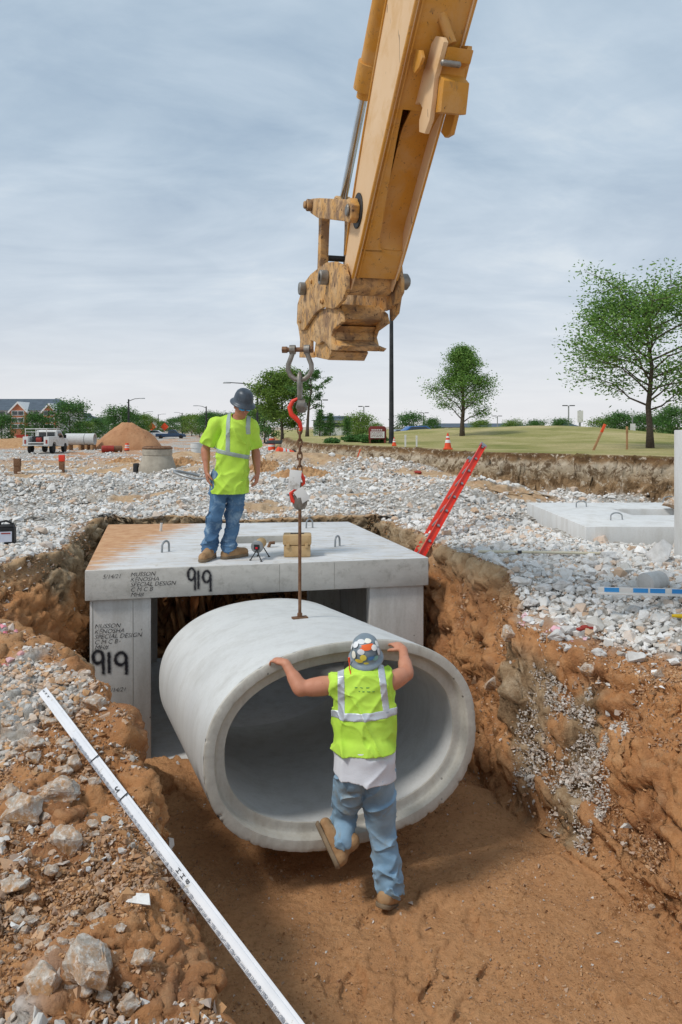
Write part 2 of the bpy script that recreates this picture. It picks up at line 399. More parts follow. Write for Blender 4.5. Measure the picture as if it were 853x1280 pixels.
Pg = [(400,-60),(60,6),(9.5,12.2),(6.65,14.3),(3.1,17.3),(1.5,21.5),(-1.3,26),(-2.6,32),(-4.2,45),(-7,70),(-10,110),(-40,400),(900,400)]
def sdp(x, y, poly):
    n = len(poly); d = np.full(x.shape, 1e9, np.float32); ins = np.zeros(x.shape, bool)
    for i in range(n):
        ax, ay = poly[i]; bx, by = poly[(i+1) % n]; ex, ey = bx-ax, by-ay
        t = np.clip(((x-ax)*ex+(y-ay)*ey)/(ex*ex+ey*ey), 0, 1)
        d = np.minimum(d, (x-ax-t*ex)**2+(y-ay-t*ey)**2)
        c = (ay > y) != (by > y)
        with np.errstate(divide='ignore', invalid='ignore'):
            xi = ax+(y-ay)*(ex/(ey if ey != 0 else 1e-9))
        ins ^= c & (x < xi)
    d = np.sqrt(d); return np.where(ins, -d, d)
def bump2(x, y, cx, cy, rx, ry, h, p=1.0):
    q = ((x-cx)/rx)**2+((y-cy)/ry)**2
    return h*np.exp(-q*p)
def terr(x, y, want=False):
    x = np.asarray(x, np.float64); y = np.asarray(y, np.float64)
    near = 1-sm(16, 30, y)
    wx = (.13*fb2(x*1.3, y*1.3, 4, 11)+.03*fb2(x*7, y*7, 3, 12))*near; wy = (.13*fb2(x*1.3+9, y*1.3, 4, 13)+.03*fb2(x*7, y*7+4, 3, 14))*near
    xw = x+wx; yw = y+wy
    dc = sdp(xw, yw, Pc); df = sdp(xw, yw, Pf); dg = -sdp(x+.35*fb2(x*.9, y*.9, 4, 21)*near, y+.35*fb2(x*.9+5, y*.9, 4, 22)*near, Pg)
    # natural surface
    zl = np.minimum(0, -.95+.12*y)
    zr = -.40*(1-sm(0, 1.3, dc))*(1-sm(5.6, 7.2, y))
    side = sm(-.6, .4, x-.05*(y-6))
    z = np.where(y < 12, zl*(1-side)+zr*side, 0)
    rough = .5*sm(20, 9, y)+.5
    z = z+.28*sm(12, 20, y)*sm(-9, 0, x)*sm(200, 60, y)
    z = z-.85*sm(22, 58, y)*sm(2, -8, x+.04*y)
    z = z+rough*((.09+.07*sm(10.8, 12.5, y))*fb2(x*.7, y*.8, 4, 1)+(.035+.03*sm(10.8, 12.5, y))*fb2(x*3.0, y*3.3, 4, 2))+.012*fb2(x*15, y*15, 3, 3)*near
    z = z+bump2(x, y, -4.6, 9.2, .8, .7, .12)+bump2(x, y, -5.5, 14.5, 3.2, .9, .26)+bump2(x, y, -2.2, 12.6, 2.0, .5, .13)+bump2(x, y, 2.4, 13.6, 1.6, 1.0, .28)+bump2(x, y, -.5, 15.5, 2.5, .6, .15)+bump2(x, y, 1.7, 12.3, .9, 1.6, .2)+bump2(x, y, -1.4, 19.5, 2.8, .9, .45)+bump2(x, y, -5.0, 22, 1.5, 1.0, .5)
    z = z+bump2(x, y, -9.5, 14, 3, .8, .15)
    z = z-.20*np.exp(-((dg+.7)/1.1)**2)*sm(2.5, 5, x)
    # left heap clods
    hl = sm(.3, -.3, x)*sm(6.4, 5.6, y)
    z = z+hl*(.11*fb2(x*2.4, y*2.4, 4, 5)+.07*(np.abs(fb2(x*5, y*5, 4, 6))-.15)+.02*np.abs(fb2(x*19, y*19, 3, 16)))
    ux, uy = ROD[1][0]-ROD[0][0], ROD[1][1]-ROD[0][1]; tt = np.clip(((x-ROD[0][0])*ux+(y-ROD[0][1])*uy)/(ux*ux+uy*uy), 0, 1)
    dd = np.hypot(x-ROD[0][0]-tt*ux, y-ROD[0][1]-tt*uy); zr_ = ROD[0][2]+(ROD[1][2]-ROD[0][2])*tt-.035+np.maximum(dd-.05, 0)*1.0
    z = np.where(dd < .35, np.minimum(z, zr_), z)
    # floor
    zf = -1.70-.22*sm(5.0, 7.0, y)+.03*fb2(x*1.6, y*1.6, 3, 7)+.020*fb2(x*6, y*6, 3, 8)+.012*np.abs(fb2(x*22, y*22, 3, 9))
    zf = zf+bump2(x, y, -1.85, 6.55, .28, .22, .20)+bump2(x, y, 1.05, 6.2, .35, .5, .16)
    zf = zf-.45*sm(.10, -.10, sdp(x, y, QL))
    zf = zf+bump2(x, y, LF.x+.05, LF.y, .22, .45, 1.0)*(LF.z+1.9)
    for fx, fy, fa in FOOT:
        c, s = math.cos(fa), math.sin(fa); u = (x-fx)*c+(y-fy)*s; v = -(x-fx)*s+(y-fy)*c
        q = np.sqrt((u/.055)**2+(v/.15)**2); zf = zf-.018*sm(1.25, .8, q)
    t = np.clip(df/np.maximum(df-dc, 1e-4), 0, 1)
    t = np.clip(t+.10*fb2(x*2.5, y*2.5, 4, 31)*np.sin(np.pi*t), 0, 1)
    ledge = sm(.8, 1.2, x)*sm(6.6, 6.0, y)
    pa = np.interp(t, [0, .04, .10, .24, .40, .47, .56, .78, 1], [0, .05, .22, .29, .46, .54, .68, .84, 1])
    pb = np.interp(t, [0, .12, .3, .55, .8, 1], [0, .38, .62, .82, .95, 1])
    sl = sm(-2.2, -2.7, x)*sm(7.9, 7.4, y); pcv = np.interp(t, [0, .1, .5, .85, 1], [0, .3, .66, .9, 1])
    pr = pa*ledge+(1-ledge)*(pb*(1-sl)+pcv*sl)
    zz = np.where(dc > 0, z, np.where(df <= 0, zf, zf+(z-zf)*pr))
    # grass level behind the cut
    zg = .80-.0*y+.04*fb2(x*.25, y*.25, 3, 41)+bump2(x, y, 11, 38, 6.0, 9, .62)+bump2(x, y, 1.6, 43, 3.8, 7, .42)+bump2(x, y, 22, 48, 8, 9, .35)+bump2(x, y, 5.4, 41, 3, 8, .25)
    zg = zg-.5*sm(30, 46, y)*sm(-3, 3, x)*(1-np.exp(-((x-11)/8)**2))-1.3*sm(50, 80, y)
    kg = np.interp(dg+.06*fb2(x*3, y*3, 3, 43), [0, .12, .3, .42], [0, .4, .9, 1])*sm(52, 36, y)+sm(36, 52, y)*sm(-1, 8, dg)
    zz = zz+(zg-zz)*kg
    if not want: return zz
    gr = np.where(dc > 0, 1.0, 0.0)*sm(.0, .12, dc+.08*fb2(x*5, y*5, 3, 55))
    pat = fb2(x*.55, y*.9, 4, 51); gr = gr*(1-.9*sm(.22, .42, pat)*sm(9, 12, y))
    gr = gr*(1-.9*np.exp(-((x+1.4)/2.8)**2-((y-19.5)/.9)**2)*1.0)*(1-.9*np.exp(-((x+5)/1.7)**2-((y-22)/1.1)**2))
    road = sm(.12, .3, fb2(x*.2+3, y*.12, 3, 57)+.35*np.exp(-((y-30)/7)**2))*sm(18, 24, y)
    gr = gr*(1-.75*road)
    gr = gr*(1-hl*(1-sm(-.05, .35, 1.1*fb2(x*1.9, y*1.9, 4, 58)+.22*(y-4.0)-.5*np.exp(-((y-3.0)/.55)**2)+.6*np.minimum(dc-.25, .6))))
    gr = gr*(1-sm(1.2, 1.9, x)*sm(7.0, 5.8, y)*sm(.5, .12, dc+.2*fb2(x*3, y*3, 3, 60)))
    sandy = sm(.9, 1.2, x)*0
    clay = np.where(dc <= 0, 1.0, 0)*sm(.25, .42, t)*(sm(9.0, 9.8, y)+sm(-2.9, -3.1, x)*sm(7.5, 8.0, y))
    clay = np.clip(clay+.9*np.where((dc < 0) & (df > 0), 1, 0)*sm(.22, .42, fb2(x*1.9+2, y*1.9, 4, 61))*sm(.95, .7, t), 0, 1)
    grass = sm(.40, .62, dg); cut = sm(-.06, .02, dg)*(1-grass)*sm(60, 40, y)
    gr = gr*(1-sm(-.02, .08, dg))
    return zz, gr, grass, cut, clay, dc, df, dg, t*ledge
LA_, LB_ = P(519, 702, 8.6), P(596, 566, 10.4); LF = LA_-(LB_-LA_).normalized()*.25
_a, _b = P(54, 864, 4.62), P(375, 1290, 2.62); ROD = (tuple(_a), tuple(_b+(_b-_a)*.2)); FOOT = []
for i, (fx, fy) in enumerate([(515,1120),(540,1150),(500,1165),(560,1190),(520,1205),(475,1190),(545,1235),(500,1250),(580,1260),(440,1235),(610,1225),(465,1145),(590,1150),(530,1275)]):
    q = GP(fx, fy, -1.7); FOOT.append((q.x, q.y, random.uniform(-.6, .5)))
def terrain():
    ys = [-3.0]
    while ys[-1] < 1.6: ys.append(ys[-1]+.06)
    while ys[-1] < 2500:
        d = ys[-1]
        if 10.7 < d < 11.35: ys.append(d+.008); continue
        k = .0042 if d < 11.6 else (.0045 if d < 13 else (.0026 if d < 25 else (.006 if d < 60 else .02)))
        ys.append(d+k*d)
    ys = np.array(ys); NC = 560
    a = np.linspace(-1, 1, 2200); base = .75*a+2.0*a**7+1.5*a**21
    X = np.empty((len(ys), NC)); Y = np.repeat(ys[:, None], NC, 1)
    for i in range(0, len(ys)):
        y = ys[i]; xs = base*max(y, 1.8)
        if y < 13:
            zz = terr(xs[::2], np.full(1100, y)); xx = xs[::2]
            w = 1/np.maximum(np.abs(np.gradient(xx))*900/max(y, 1.8)/3, .6)
            ds = np.hypot(np.diff(xx), 1.0*np.diff(zz)); ds *= (w[1:]+w[:-1])/2
            dd = (np.diff(xx))*((w[1:]+w[:-1])/2)
            s = np.concatenate([[0], np.cumsum(ds)]); X[i] = np.interp(np.linspace(0, s[-1], NC), s, xx)
        else: X[i] = np.interp(np.linspace(-1, 1, NC), a, base)*y
    # smooth column layout between rows so quads stay regular
    for _ in range(6): X[1:-1] = (X[:-2]+2*X[1:-1]+X[2:])/4
    Z, gr, gs, cut, clay, dc, df, dg, tl = terr(X, Y, True)
    V = np.stack([X, Y, Z], -1)
    # rough faces of the cuts: push along the normal
    nx = np.gradient(V, axis=1); ny = np.gradient(V, axis=0); nn = np.cross(nx, ny); nn /= np.linalg.norm(nn, axis=2, keepdims=True)+1e-9
    steep = np.clip(1-nn[..., 2], 0, 1)**.7
    msk = (Y < 30) & (steep > .10); p3 = V[msk]
    am = 1+.7*sm(9, 10, p3[:, 1]); st = np.array([1, 1, 1.8]); d = .10*am*fb3(p3*st*2.2, 4, 71)+.055*(np.abs(fb3(p3*6, 4, 75))-.1)+.022*np.abs(fb3(p3*21, 3, 79))
    q3 = p3+.20*np.stack([fb3(p3*3, 2, 101+k) for k in range(3)], -1); am2 = 1+.6*sm(9, 10, p3[:, 1])
    d = d+.030*fb3(p3*13, 3, 131)
    for sc_, dp, of, sd_ in ((3.2, .05, .055, 111), (8.5, .024, .024, 121)):
        f1, f2, rv = cells(q3*np.array([sc_, sc_, sc_*1.5]), sd_); lf = np.where((p3[:, 0] < .3) & (p3[:, 1] < 6), .5, 1.0); d = d+am2*lf*(of*rv-dp*(1-sm(0, .16, f2-f1)))
    V[msk] += nn[msk]*(d*np.minimum(steep[msk]*1.6, 1))[:, None]
    und = np.exp(-((tl-.055)/.035)**2)*(.5+.5*sm(-.3, .3, fb2(X*1.3, Y*1.3, 3, 91)))+.6*np.exp(-((tl-.46)/.04)**2)*sm(-.1, .4, fb2(X*1.1+4, Y*1.1, 3, 92))
    V[..., 0] += .10*und; V[..., 2] -= .02*und
    nr, nc = X.shape; idx = np.arange(nr*nc).reshape(nr, nc)
    Fc = np.stack([idx[:-1, :-1], idx[:-1, 1:], idx[1:, 1:], idx[1:, :-1]], -1).reshape(-1, 4)
    me = npmesh('ground', V.reshape(-1, 3), Fc, True)
    attr(me, 'zone', np.stack([gr, gs, cut, clay], -1).reshape(-1, 4))
    o = link('ground', me, M['ground']); tagit(o, kind='structure'); return o
terrain()
def gz(x, y): return float(terr(np.array([x]), np.array([y]))[0])
def hit(px, py):
    '''first ground point met by the line of sight'''
    d = np.exp(np.linspace(math.log(1.8), math.log(60), 900)); zr = H-(py-HZ)/F*d; g = zr-terr((px-CX)/F*d, d); k = int(np.argmax(g < 0)); a = g[k-1]/(g[k-1]-g[k]) if k else 0
    dd = d[k-1]+(d[k]-d[k-1])*a; x = (px-CX)/F*dd; return Vector((x, dd, gz(x, dd)))
def on(px, d): x = (px-CX)/F*d; return Vector((x, d, gz(x, d)))

# ------------------------------------------------------------------ stones
def hull_tpl(seed, n=13, flat=.7, sub=0, jag=.0):
    r = np.random.default_rng(seed); bm = bmesh.new()
    for i in range(n):
        v = r.normal(size=3); v /= np.linalg.norm(v); v *= r.uniform(.8, 1.05); v *= [1, r.uniform(.7, .95), flat]
        bm.verts.new(v)
    res = bmesh.ops.convex_hull(bm, input=bm.verts)
    bmesh.ops.delete(bm, geom=[g for g in res['geom_interior'] if isinstance(g, bmesh.types.BMVert)], context='VERTS')
    bmesh.ops.triangulate(bm, faces=bm.faces)
    bm.verts.ensure_lookup_table(); bm.verts.index_update()
    V = np.array([v.co[:] for v in bm.verts]); Fc = np.array([[v.index for v in f.verts] for f in bm.faces]); bm.free()
    return V, Fc
TPL = [hull_tpl(i, 11+(i % 4), .55+.1*(i % 4)) for i in range(10)]
def rotmats(n, r):
    q = r.normal(size=(n, 4)); q /= np.linalg.norm(q, axis=1, keepdims=True); w, x, y, z = q.T
    return np.stack([np.stack([1-2*(y*y+z*z), 2*(x*y-z*w), 2*(x*z+y*w)], -1), np.stack([2*(x*y+z*w), 1-2*(x*x+z*z), 2*(y*z-x*w)], -1), np.stack([2*(x*z-y*w), 2*(y*z+x*w), 1-2*(x*x+y*y)], -1)], 1)
TPS = [hull_tpl(50+i, 7, .75) for i in range(6)]
def scatter(name, pos, size, col, label, cat, seed=1, TPL=TPL):
    r = np.random.default_rng(seed); n = len(pos); k = r.integers(0, len(TPL), n); Rm = rotmats(n, r)
    Vs = []; Fs = []; Cs = []; off = 0
    for j, (tv, tf) in enumerate(TPL):
        s = np.where(k == j)[0]
        if not len(s): continue
        loc = np.einsum('nij,vj->nvi', Rm[s], tv)*size[s][:, None, None]; loc[..., 2] *= .8
        v = loc+pos[s][:, None, :]
        f = tf[None]+(np.arange(len(s))*len(tv))[:, None, None]+off
        Vs.append(v.reshape(-1, 3)); Fs.append(f.reshape(-1, 3)); Cs.append(np.repeat(col[s], len(tv), 0)); off += len(s)*len(tv)
    me = npmesh(name, np.concatenate(Vs), np.concatenate(Fs), False); attr(me, 'rv', np.concatenate(Cs))
    o = link(name, me, M['stone']); tagit(o, label, cat, kind='stuff'); return o
def gravel():
    r = np.random.default_rng(3); n = 280000
    # density per m2 constant to 8 m, then falling with the square of distance
    u = r.random(n); dl = np.where(u < .30, np.sqrt(r.uniform(2.0**2, 8.5**2, n)), np.exp(r.uniform(math.log(8.5), math.log(75), n)))
    x = r.uniform(-.62, .62, n)*dl; y = dl
    z, gr, gs, cut, clay, dc, df, dg, tl = terr(x, y, True)
    lid = sdp(x, y, QL) < .03; slab = (x > 2.85) & (x < 6.3) & (y > 8.55) & (y < 11.45)
    fines = 1-.75*sm(.12, .3, fb2(x*.9+7, y*1.1, 4, 96)); keep = (r.random(n) < (gr*1.1-.05)*fines*(1-.8*sm(20, 26, y+.4*x+2*fb2(x*.3, y*.3, 3, 95))*(x < 4))) & ~lid & ~slab & (dg < .05)
    x, y, z = x[keep], y[keep], z[keep]; n = len(x)
    s = .0205*(np.maximum(y, 8)/8)**.62*np.where(y < 6.5, 1.25, 1)*np.exp(r.normal(0, .52, n)); s = np.where((y < 6.5) & (x < 0), np.minimum(s*.8, .04), np.minimum(s, .10+.002*y))
    col = np.stack([np.clip(r.normal(.6, .25, n), 0, 1), np.clip((r.random(n) < .24)*r.uniform(.1, .75, n)+((y < 6.4) & (x < 0))*r.uniform(0, .75, n)*(r.random(n) < .7), 0, 1), np.zeros(n), np.ones(n)], -1)
    nl_ = (y < 6.4) & (x < 0); col[:, 0] = np.where(nl_, col[:, 0]*.75, col[:, 0]); col[:, 1] = np.where(nl_, np.clip(col[:, 1]+.15, 0, 1), col[:, 1])
    # marking paint sprayed over the stones
    for (px, py, rad, am) in [(8,788,.20,.6),(-10,800,.22,.6),(25,778,.12,.5),(690,765,.13,.45),(720,770,.14,.45),(650,752,.12,.4)]:
        q = GP(px, py, -.22 if px < 100 else -.1); w = np.exp(-((x-q.x)**2+((y-q.y)*.8)**2)/rad**2); col[:, 2] = np.maximum(col[:, 2], (r.random(n) < w*1.0)*am*r.uniform(.5, 1, n))
    scatter('gravel', np.stack([x, y, z+s*.25], -1), s, col, 'pale crushed limestone covering the ground around the excavation', 'gravel', 4)
gravel()
def spall():
    """small pebbles and clods in the dirt of the banks"""
    r = np.random.default_rng(9); n = 900000
    y = 1.9+9.1*r.random(n)**1.35; x = r.uniform(-.6, .6, n)*y
    z, gr, gs, cut, clay, dc, df, dg, tl = terr(x, y, True)
    big = (r.random(n) < .07); lump = sm(-.1, .4, fb2(x*1.8, y*1.8, 4, 66)+.12+.25*(x < 0)); fine = .25+.75*sm(-.15, .3, fb2(x*3, y*3, 4, 67))
    a0 = hit(672, 872); a1 = hit(745, 975); ux, uy = a1.x-a0.x, a1.y-a0.y; tt = np.clip(((x-a0.x)*ux+(y-a0.y)*uy)/(ux*ux+uy*uy), 0, 1)
    pd = np.hypot(x-a0.x-tt*ux, y-a0.y-tt*uy)+.10*fb2(x*5, y*5, 3, 68); patch = pd < .17
    keep = (df > .0) & (gr < .6) & (dg < 0) & (r.random(n) < np.where(big, .6*lump, .55*fine))
    keep |= (df < 0) & (r.random(n) < np.where(big, .03, .16*fine)); keep |= patch & (r.random(n) < .97) & (df > -.05)
    keep &= ~((sdp(x, y, QL) < .05))
    x, y, z, df, big, patch = x[keep], y[keep], z[keep], df[keep], big[keep], patch[keep]; n = len(x)
    s = np.where(big, np.where(df < 0, .009, .016), np.where(df < 0, .005, .0085))*np.exp(r.normal(0, .5, n)); s = np.where(patch, .012*np.exp(r.normal(0, .35, n)), s)
    col = np.stack([np.where(patch, np.clip(r.normal(.30, .25, n), 0, 1), np.clip(r.normal(.45, .28, n), 0, 1)), np.where(big, np.clip((r.random(n) < .55)*r.uniform(.4, 1, n), 0, 1), np.clip(r.normal(.96, .12, n), 0, 1)), np.zeros(n), np.ones(n)], -1)
    col[:, 1] = np.where(patch, r.uniform(0, .45, n), col[:, 1]); col[:, 3] = r.random(n)
    scatter('pebbles', np.stack([x, y, z+s*.1], -1), s, col, 'small pebbles and crumbs of dirt strewn over the brown trench banks', 'pebbles', 5, TPS)
spall()
def boulder(p, dims, seed, label, group=None, mat='boulder', rz=0, name='rock', sink=.28, jag=.085):
    tv, tf = hull_tpl(seed, 16, 1.0)
    bm = bmesh.new(); vs = [bm.verts.new(v) for v in tv]
    for f in tf: bm.faces.new([vs[i] for i in f])
    bmesh.ops.bevel(bm, geom=[e for e in bm.edges], offset=.05, segments=1, profile=.5, affect='EDGES', clamp_overlap=True)
    bmesh.ops.triangulate(bm, faces=bm.faces); bmesh.ops.subdivide_edges(bm, edges=bm.edges, cuts=3, use_grid_fill=True)
    bmesh.ops.triangulate(bm, faces=bm.faces)
    V = np.array([v.co[:] for v in bm.verts]); d = fb3(V*2.2+seed, 4, seed)*jag*2.4-np.abs(fb3(V*5+seed, 4, seed+5))*jag*1.6+fb3(V*16, 2, seed)*jag*.35
    L = np.linalg.norm(V, axis=1, keepdims=True); V = V+V/L*d[:, None]
    rr = rotz(rz)
    for v, q in zip(bm.verts, V): v.co = rr @ Vector((q[0]*dims[0]/2, q[1]*dims[1]/2, q[2]*dims[2]/2))
    bmesh.ops.recalc_face_normals(bm, faces=bm.faces)
    for f in bm.faces: f.smooth = True
    for e in bm.edges:
        if len(e.link_faces) == 2 and e.calc_face_angle(0) > R(28): e.smooth = False
    me = bpy.data.meshes.new(name); bm.to_mesh(me); bm.free()
    o = link(name, me, M[mat]); o.location = (p[0], p[1], p[2]+dims[2]*(.5-sink)); tagit(o, label, 'rock', group); return o
def rock_at(px, py, wpx, hpx, seed, label, zg=None, **kw):
    q = hit(px, py); x, d = q.x, q.y; w = wpx/F*d; h = hpx/F*d
    return boulder((x, d, gz(x, d)), (w, w*.85, h), seed, label, **kw)
for a in [(118,1222,96,80,3,'largest rock, a squarish dirt-dusted boulder at the bottom left of the near bank'),
          (58,1238,62,74,5,'rounded brown rock leaning against the left of the largest boulder'),
          (72,1000,74,40,8,'long flat grey rock half buried beside the measuring rod'),
          (30,1024,64,44,12,'brownish grey rock just left of and below the long flat rock'),
          (82,1062,54,44,14,'pale wedge-shaped rock with clean white faces below the long flat rock'),
          (178,1205,36,28,15,'small pale rock to the upper right of the largest boulder'),
          (160,1262,34,30,21,'small white rock at the lower right corner of the largest boulder'),
          (60,905,30,22,23,'small grey rock under the top end of the measuring rod'),
          (118,885,44,26,24,'pale lumpy rock on the left bank right of the measuring rod top'),
          (40,935,40,24,27,'tan dirt-covered rock left of the measuring rod'),
          (12,1000,34,30,29,'small white rock at the left picture edge beside the grey rocks'),
          (94,960,22,26,30,'narrow upright grey stone between the rod and the long flat rock'),
          (20,1110,44,26,31,'low brown clod-like rock on the dirt at the left picture edge'),
          (205,1165,16,14,32,'tiny white stone near the edge of the left bank')]:
    rock_at(*a[:4], a[4], a[5])
r_ = random.Random(5)
for k in range(110):
    px = r_.uniform(0, 190); py = r_.uniform(830, 1260)
    if px > 80+ (py-830)*.25: continue
    s = r_.uniform(7, 22)
    rock_at(px, py, s*1.2, s*.8, 40+k, 'small loose rock lying among others on the near left bank', group='small rocks on the left bank')
for a in [(735,842,26,22,61,'lone pinkish grey rock on the brown slope right of the pipe'),
          (700,832,14,10,62,'small white stone on the brown slope right of the pipe'),
          (825,848,18,16,63,'white stone at the foot of the gravel near the right picture edge'),
          (815,1136,10,9,64,'tiny white pebble stuck in the lower right trench wall'),
          (640,800,34,30,65,'round grey cobble in the gully right of the pipe rim'),
          (618,862,30,34,66,'grey pebbly lump in the gully just right of the pipe rim')]:
    rock_at(*a[:4], a[4], a[5])
for k in range(34):
    px = r_.uniform(650, 853); py = r_.uniform(655, 830)
    if 2.8 < (px-CX)/(py-HZ)*1.42 < 6.3 and py < 690: continue
    s = r_.uniform(12, 26)
    o = rock_at(px, py, s*1.25, s*.8, 100+k, 'white limestone cobble among the coarse stones on the right bank', group='coarse stones on the right bank', mat='stone_w')

# ------------------------------------------------------------------ precast vault under the lid
def lerp2(a, b, t): return (a[0]+(b[0]-a[0])*t, a[1]+(b[1]-a[1])*t)
def QU(u, v):        # unit square -> plan of the lid (u along the front, v to the back)
    return lerp2(lerp2(QL[0], QL[1], u), lerp2(QL[3], QL[2], u), v)
def quad(u0, u1, v0, v1): return [QU(u0, v0), QU(u1, v0), QU(u1, v1), QU(u0, v1)]
vault = empty('concrete_vault', (QL[0][0], QL[0][1], -2.1), 'large open-ended precast concrete vault in the trench with black 919 sprayed on lid and wall', 'concrete vault')
LT = -.30
def lid_mat():
    m = N('lid_concrete_with_sand'); g = m.n('ShaderNodeNewGeometry'); p = g.outputs['Position']
    base = m.ramp(m.noise(p, 2.2, 6, .6, .3), [(.3, 'c3c4c5'), (.7, 'd6d6d6')])
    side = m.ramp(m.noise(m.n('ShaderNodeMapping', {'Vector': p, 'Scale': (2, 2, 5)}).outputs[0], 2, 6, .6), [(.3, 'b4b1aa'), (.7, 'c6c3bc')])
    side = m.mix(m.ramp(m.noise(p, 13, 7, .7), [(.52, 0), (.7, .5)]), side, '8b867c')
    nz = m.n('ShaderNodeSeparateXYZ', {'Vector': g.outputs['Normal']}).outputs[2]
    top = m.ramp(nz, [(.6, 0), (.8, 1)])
    st = m.n('ShaderNodeMapping', {'Vector': p, 'Scale': (1.2, 5, 1), 'Rotation': (0, 0, .25)}).outputs[0]
    base = m.mix(m.ramp(m.noise(st, 2.6, 8, .7), [(.46, 0), (.66, .65)]), base, 'b3a793')
    base = m.mix(m.ramp(m.noise(p, 5, 8, .75), [(.56, 0), (.66, .6)]), base, '9f9685')
    x = m.n('ShaderNodeSeparateXYZ', {'Vector': p}); sx = x.outputs[0]; sy = x.outputs[1]
    # spilled sand thickest at the back-left corner
    k = m.math('ADD', m.math('MULTIPLY', m.math('ADD', sx, 2.05), -.95), m.math('MULTIPLY', m.math('SUBTRACT', sy, 8.9), .10))
    k = m.math('ADD', k, m.math('MULTIPLY', m.math('SUBTRACT', m.noise(st, 2.4, 8, .68), .5), 2.0))
    sand = m.ramp(m.noise(p, 7, 6, .65), [(.35, 'b07d51'), (.65, 'c79c72')])
    kk = m.ramp(k, [(.05, 0), (.45, .95)])
    base = m.mix(kk, base, sand)
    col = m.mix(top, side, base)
    return m.done(col, .88, 0, m.math('ADD', m.noise(p, 50, 5, .7), m.math('MULTIPLY', kk, .6)), .25, .012, .25)
M['lid'] = lid_mat()
mb = MB(); hu0, hu1, hv0, hv1 = .46, .655, .42, .60       # access hatch
for q in (quad(0, hu0, 0, 1), quad(hu1, 1, 0, 1), quad(hu0, hu1, 0, hv0), quad(hu0, hu1, hv1, 1)): mb.quadbox(q, LT, 0)
def weld_lid():
    us = [0, hu0, hu1, 1]; vs = [0, hv0, hv1, 1]; v = []; f = []
    for z in (LT, 0):
        for b in vs:
            for a in us: x, y = QU(a, b); v.append((x, y, z))
    def I(i, j, k): return k*16+j*4+i
    for j in range(3):
        for i in range(3):
            if (i, j) == (1, 1): continue
            f.append((I(i, j, 1), I(i+1, j, 1), I(i+1, j+1, 1), I(i, j+1, 1))); f.append((I(i, j, 0), I(i, j+1, 0), I(i+1, j+1, 0), I(i+1, j, 0)))
    for i in range(3):
        f.append((I(i, 0, 0), I(i+1, 0, 0), I(i+1, 0, 1), I(i, 0, 1))); f.append((I(i, 3, 0), I(i, 3, 1), I(i+1, 3, 1), I(i+1, 3, 0)))
        f.append((I(0, i, 0), I(0, i, 1), I(0, i+1, 1), I(0, i+1, 0))); f.append((I(3, i, 0), I(3, i+1, 0), I(3, i+1, 1), I(3, i, 1)))
    f += [(I(1, 1, 0), I(1, 1, 1), I(2, 1, 1), I(2, 1, 0)), (I(1, 2, 0), I(2, 2, 0), I(2, 2, 1), I(1, 2, 1)), (I(1, 1, 0), I(1, 2, 0), I(1, 2, 1), I(1, 1, 1)), (I(2, 1, 0), I(2, 1, 1), I(2, 2, 1), I(2, 2, 0))]
    m = MB(); m.add(v, f); return m
build('lid', weld_lid(), M['lid'], vault, bevel=.012, world=True)
e = .012
WT = .05
mb = MB()
mb.quadbox(quad(e, .178, e, .055), -2.05, LT-.004)
build('front_panel', mb, M['conc'], vault, bevel=.01, world=True)
mb = MB(); mb.quadbox(quad(.818, 1-e, e, .055), -2.05, LT-.004)
build('front_panel', mb, M['conc'], vault, bevel=.01, world=True)
for u0, u1 in ((e, .052), (.948, 1-e)):
    mb = MB(); mb.quadbox(quad(u0, u1, .0555, .9445), -2.05, LT-.004); build('side_wall', mb, M['conc'], vault, bevel=.01, world=True)
for u0, u1 in ((e, .20), (.82, 1-e)):
    mb = MB(); mb.quadbox(quad(u0, u1, .945, 1-e), -2.05, LT-.004); build('back_panel', mb, M['conc'], vault, bevel=.01, world=True)
mb = MB(); mb.quadbox(quad(.0, 1, -.012, 1), -2.25, -1.955); build('floor_slab', mb, M['conc_top'], vault, bevel=.015, world=True)
# pour seams on the panels: thin raised fins
ex = Vector((QL[1][0]-QL[0][0], QL[1][1]-QL[0][1], 0)); eL = ex.length; exn = ex.normalized(); eyn = Vector((exn.y, -exn.x, 0))
def front(u, z, off=.003):      # point on the front face, u metres from the left corner
    return Vector((QL[0][0], QL[0][1], 0))+exn*u+eyn*off+Vector((0, 0, z))
def panel_front(u, z, off=.003):
    b = Vector(QU(e, e)).to_3d(); return b+exn*(u-e*eL)+eyn*off+Vector((0, 0, z))
sm_ = pm('seam_concrete', '8d8a83', '9c988f', rough=.9)
for u in (.455, .07, 3.02): build('mould_seam', MB().tube([panel_front(u, -1.95, -.001), panel_front(u, LT-.02, -.001)], .004, 6), sm_, vault, world=True)
for u in (1.92, 2.5): build('mould_seam', MB().tube([front(u, LT+.01, -.001), front(u, -.012, -.001)], .003, 6), sm_, vault, world=True)
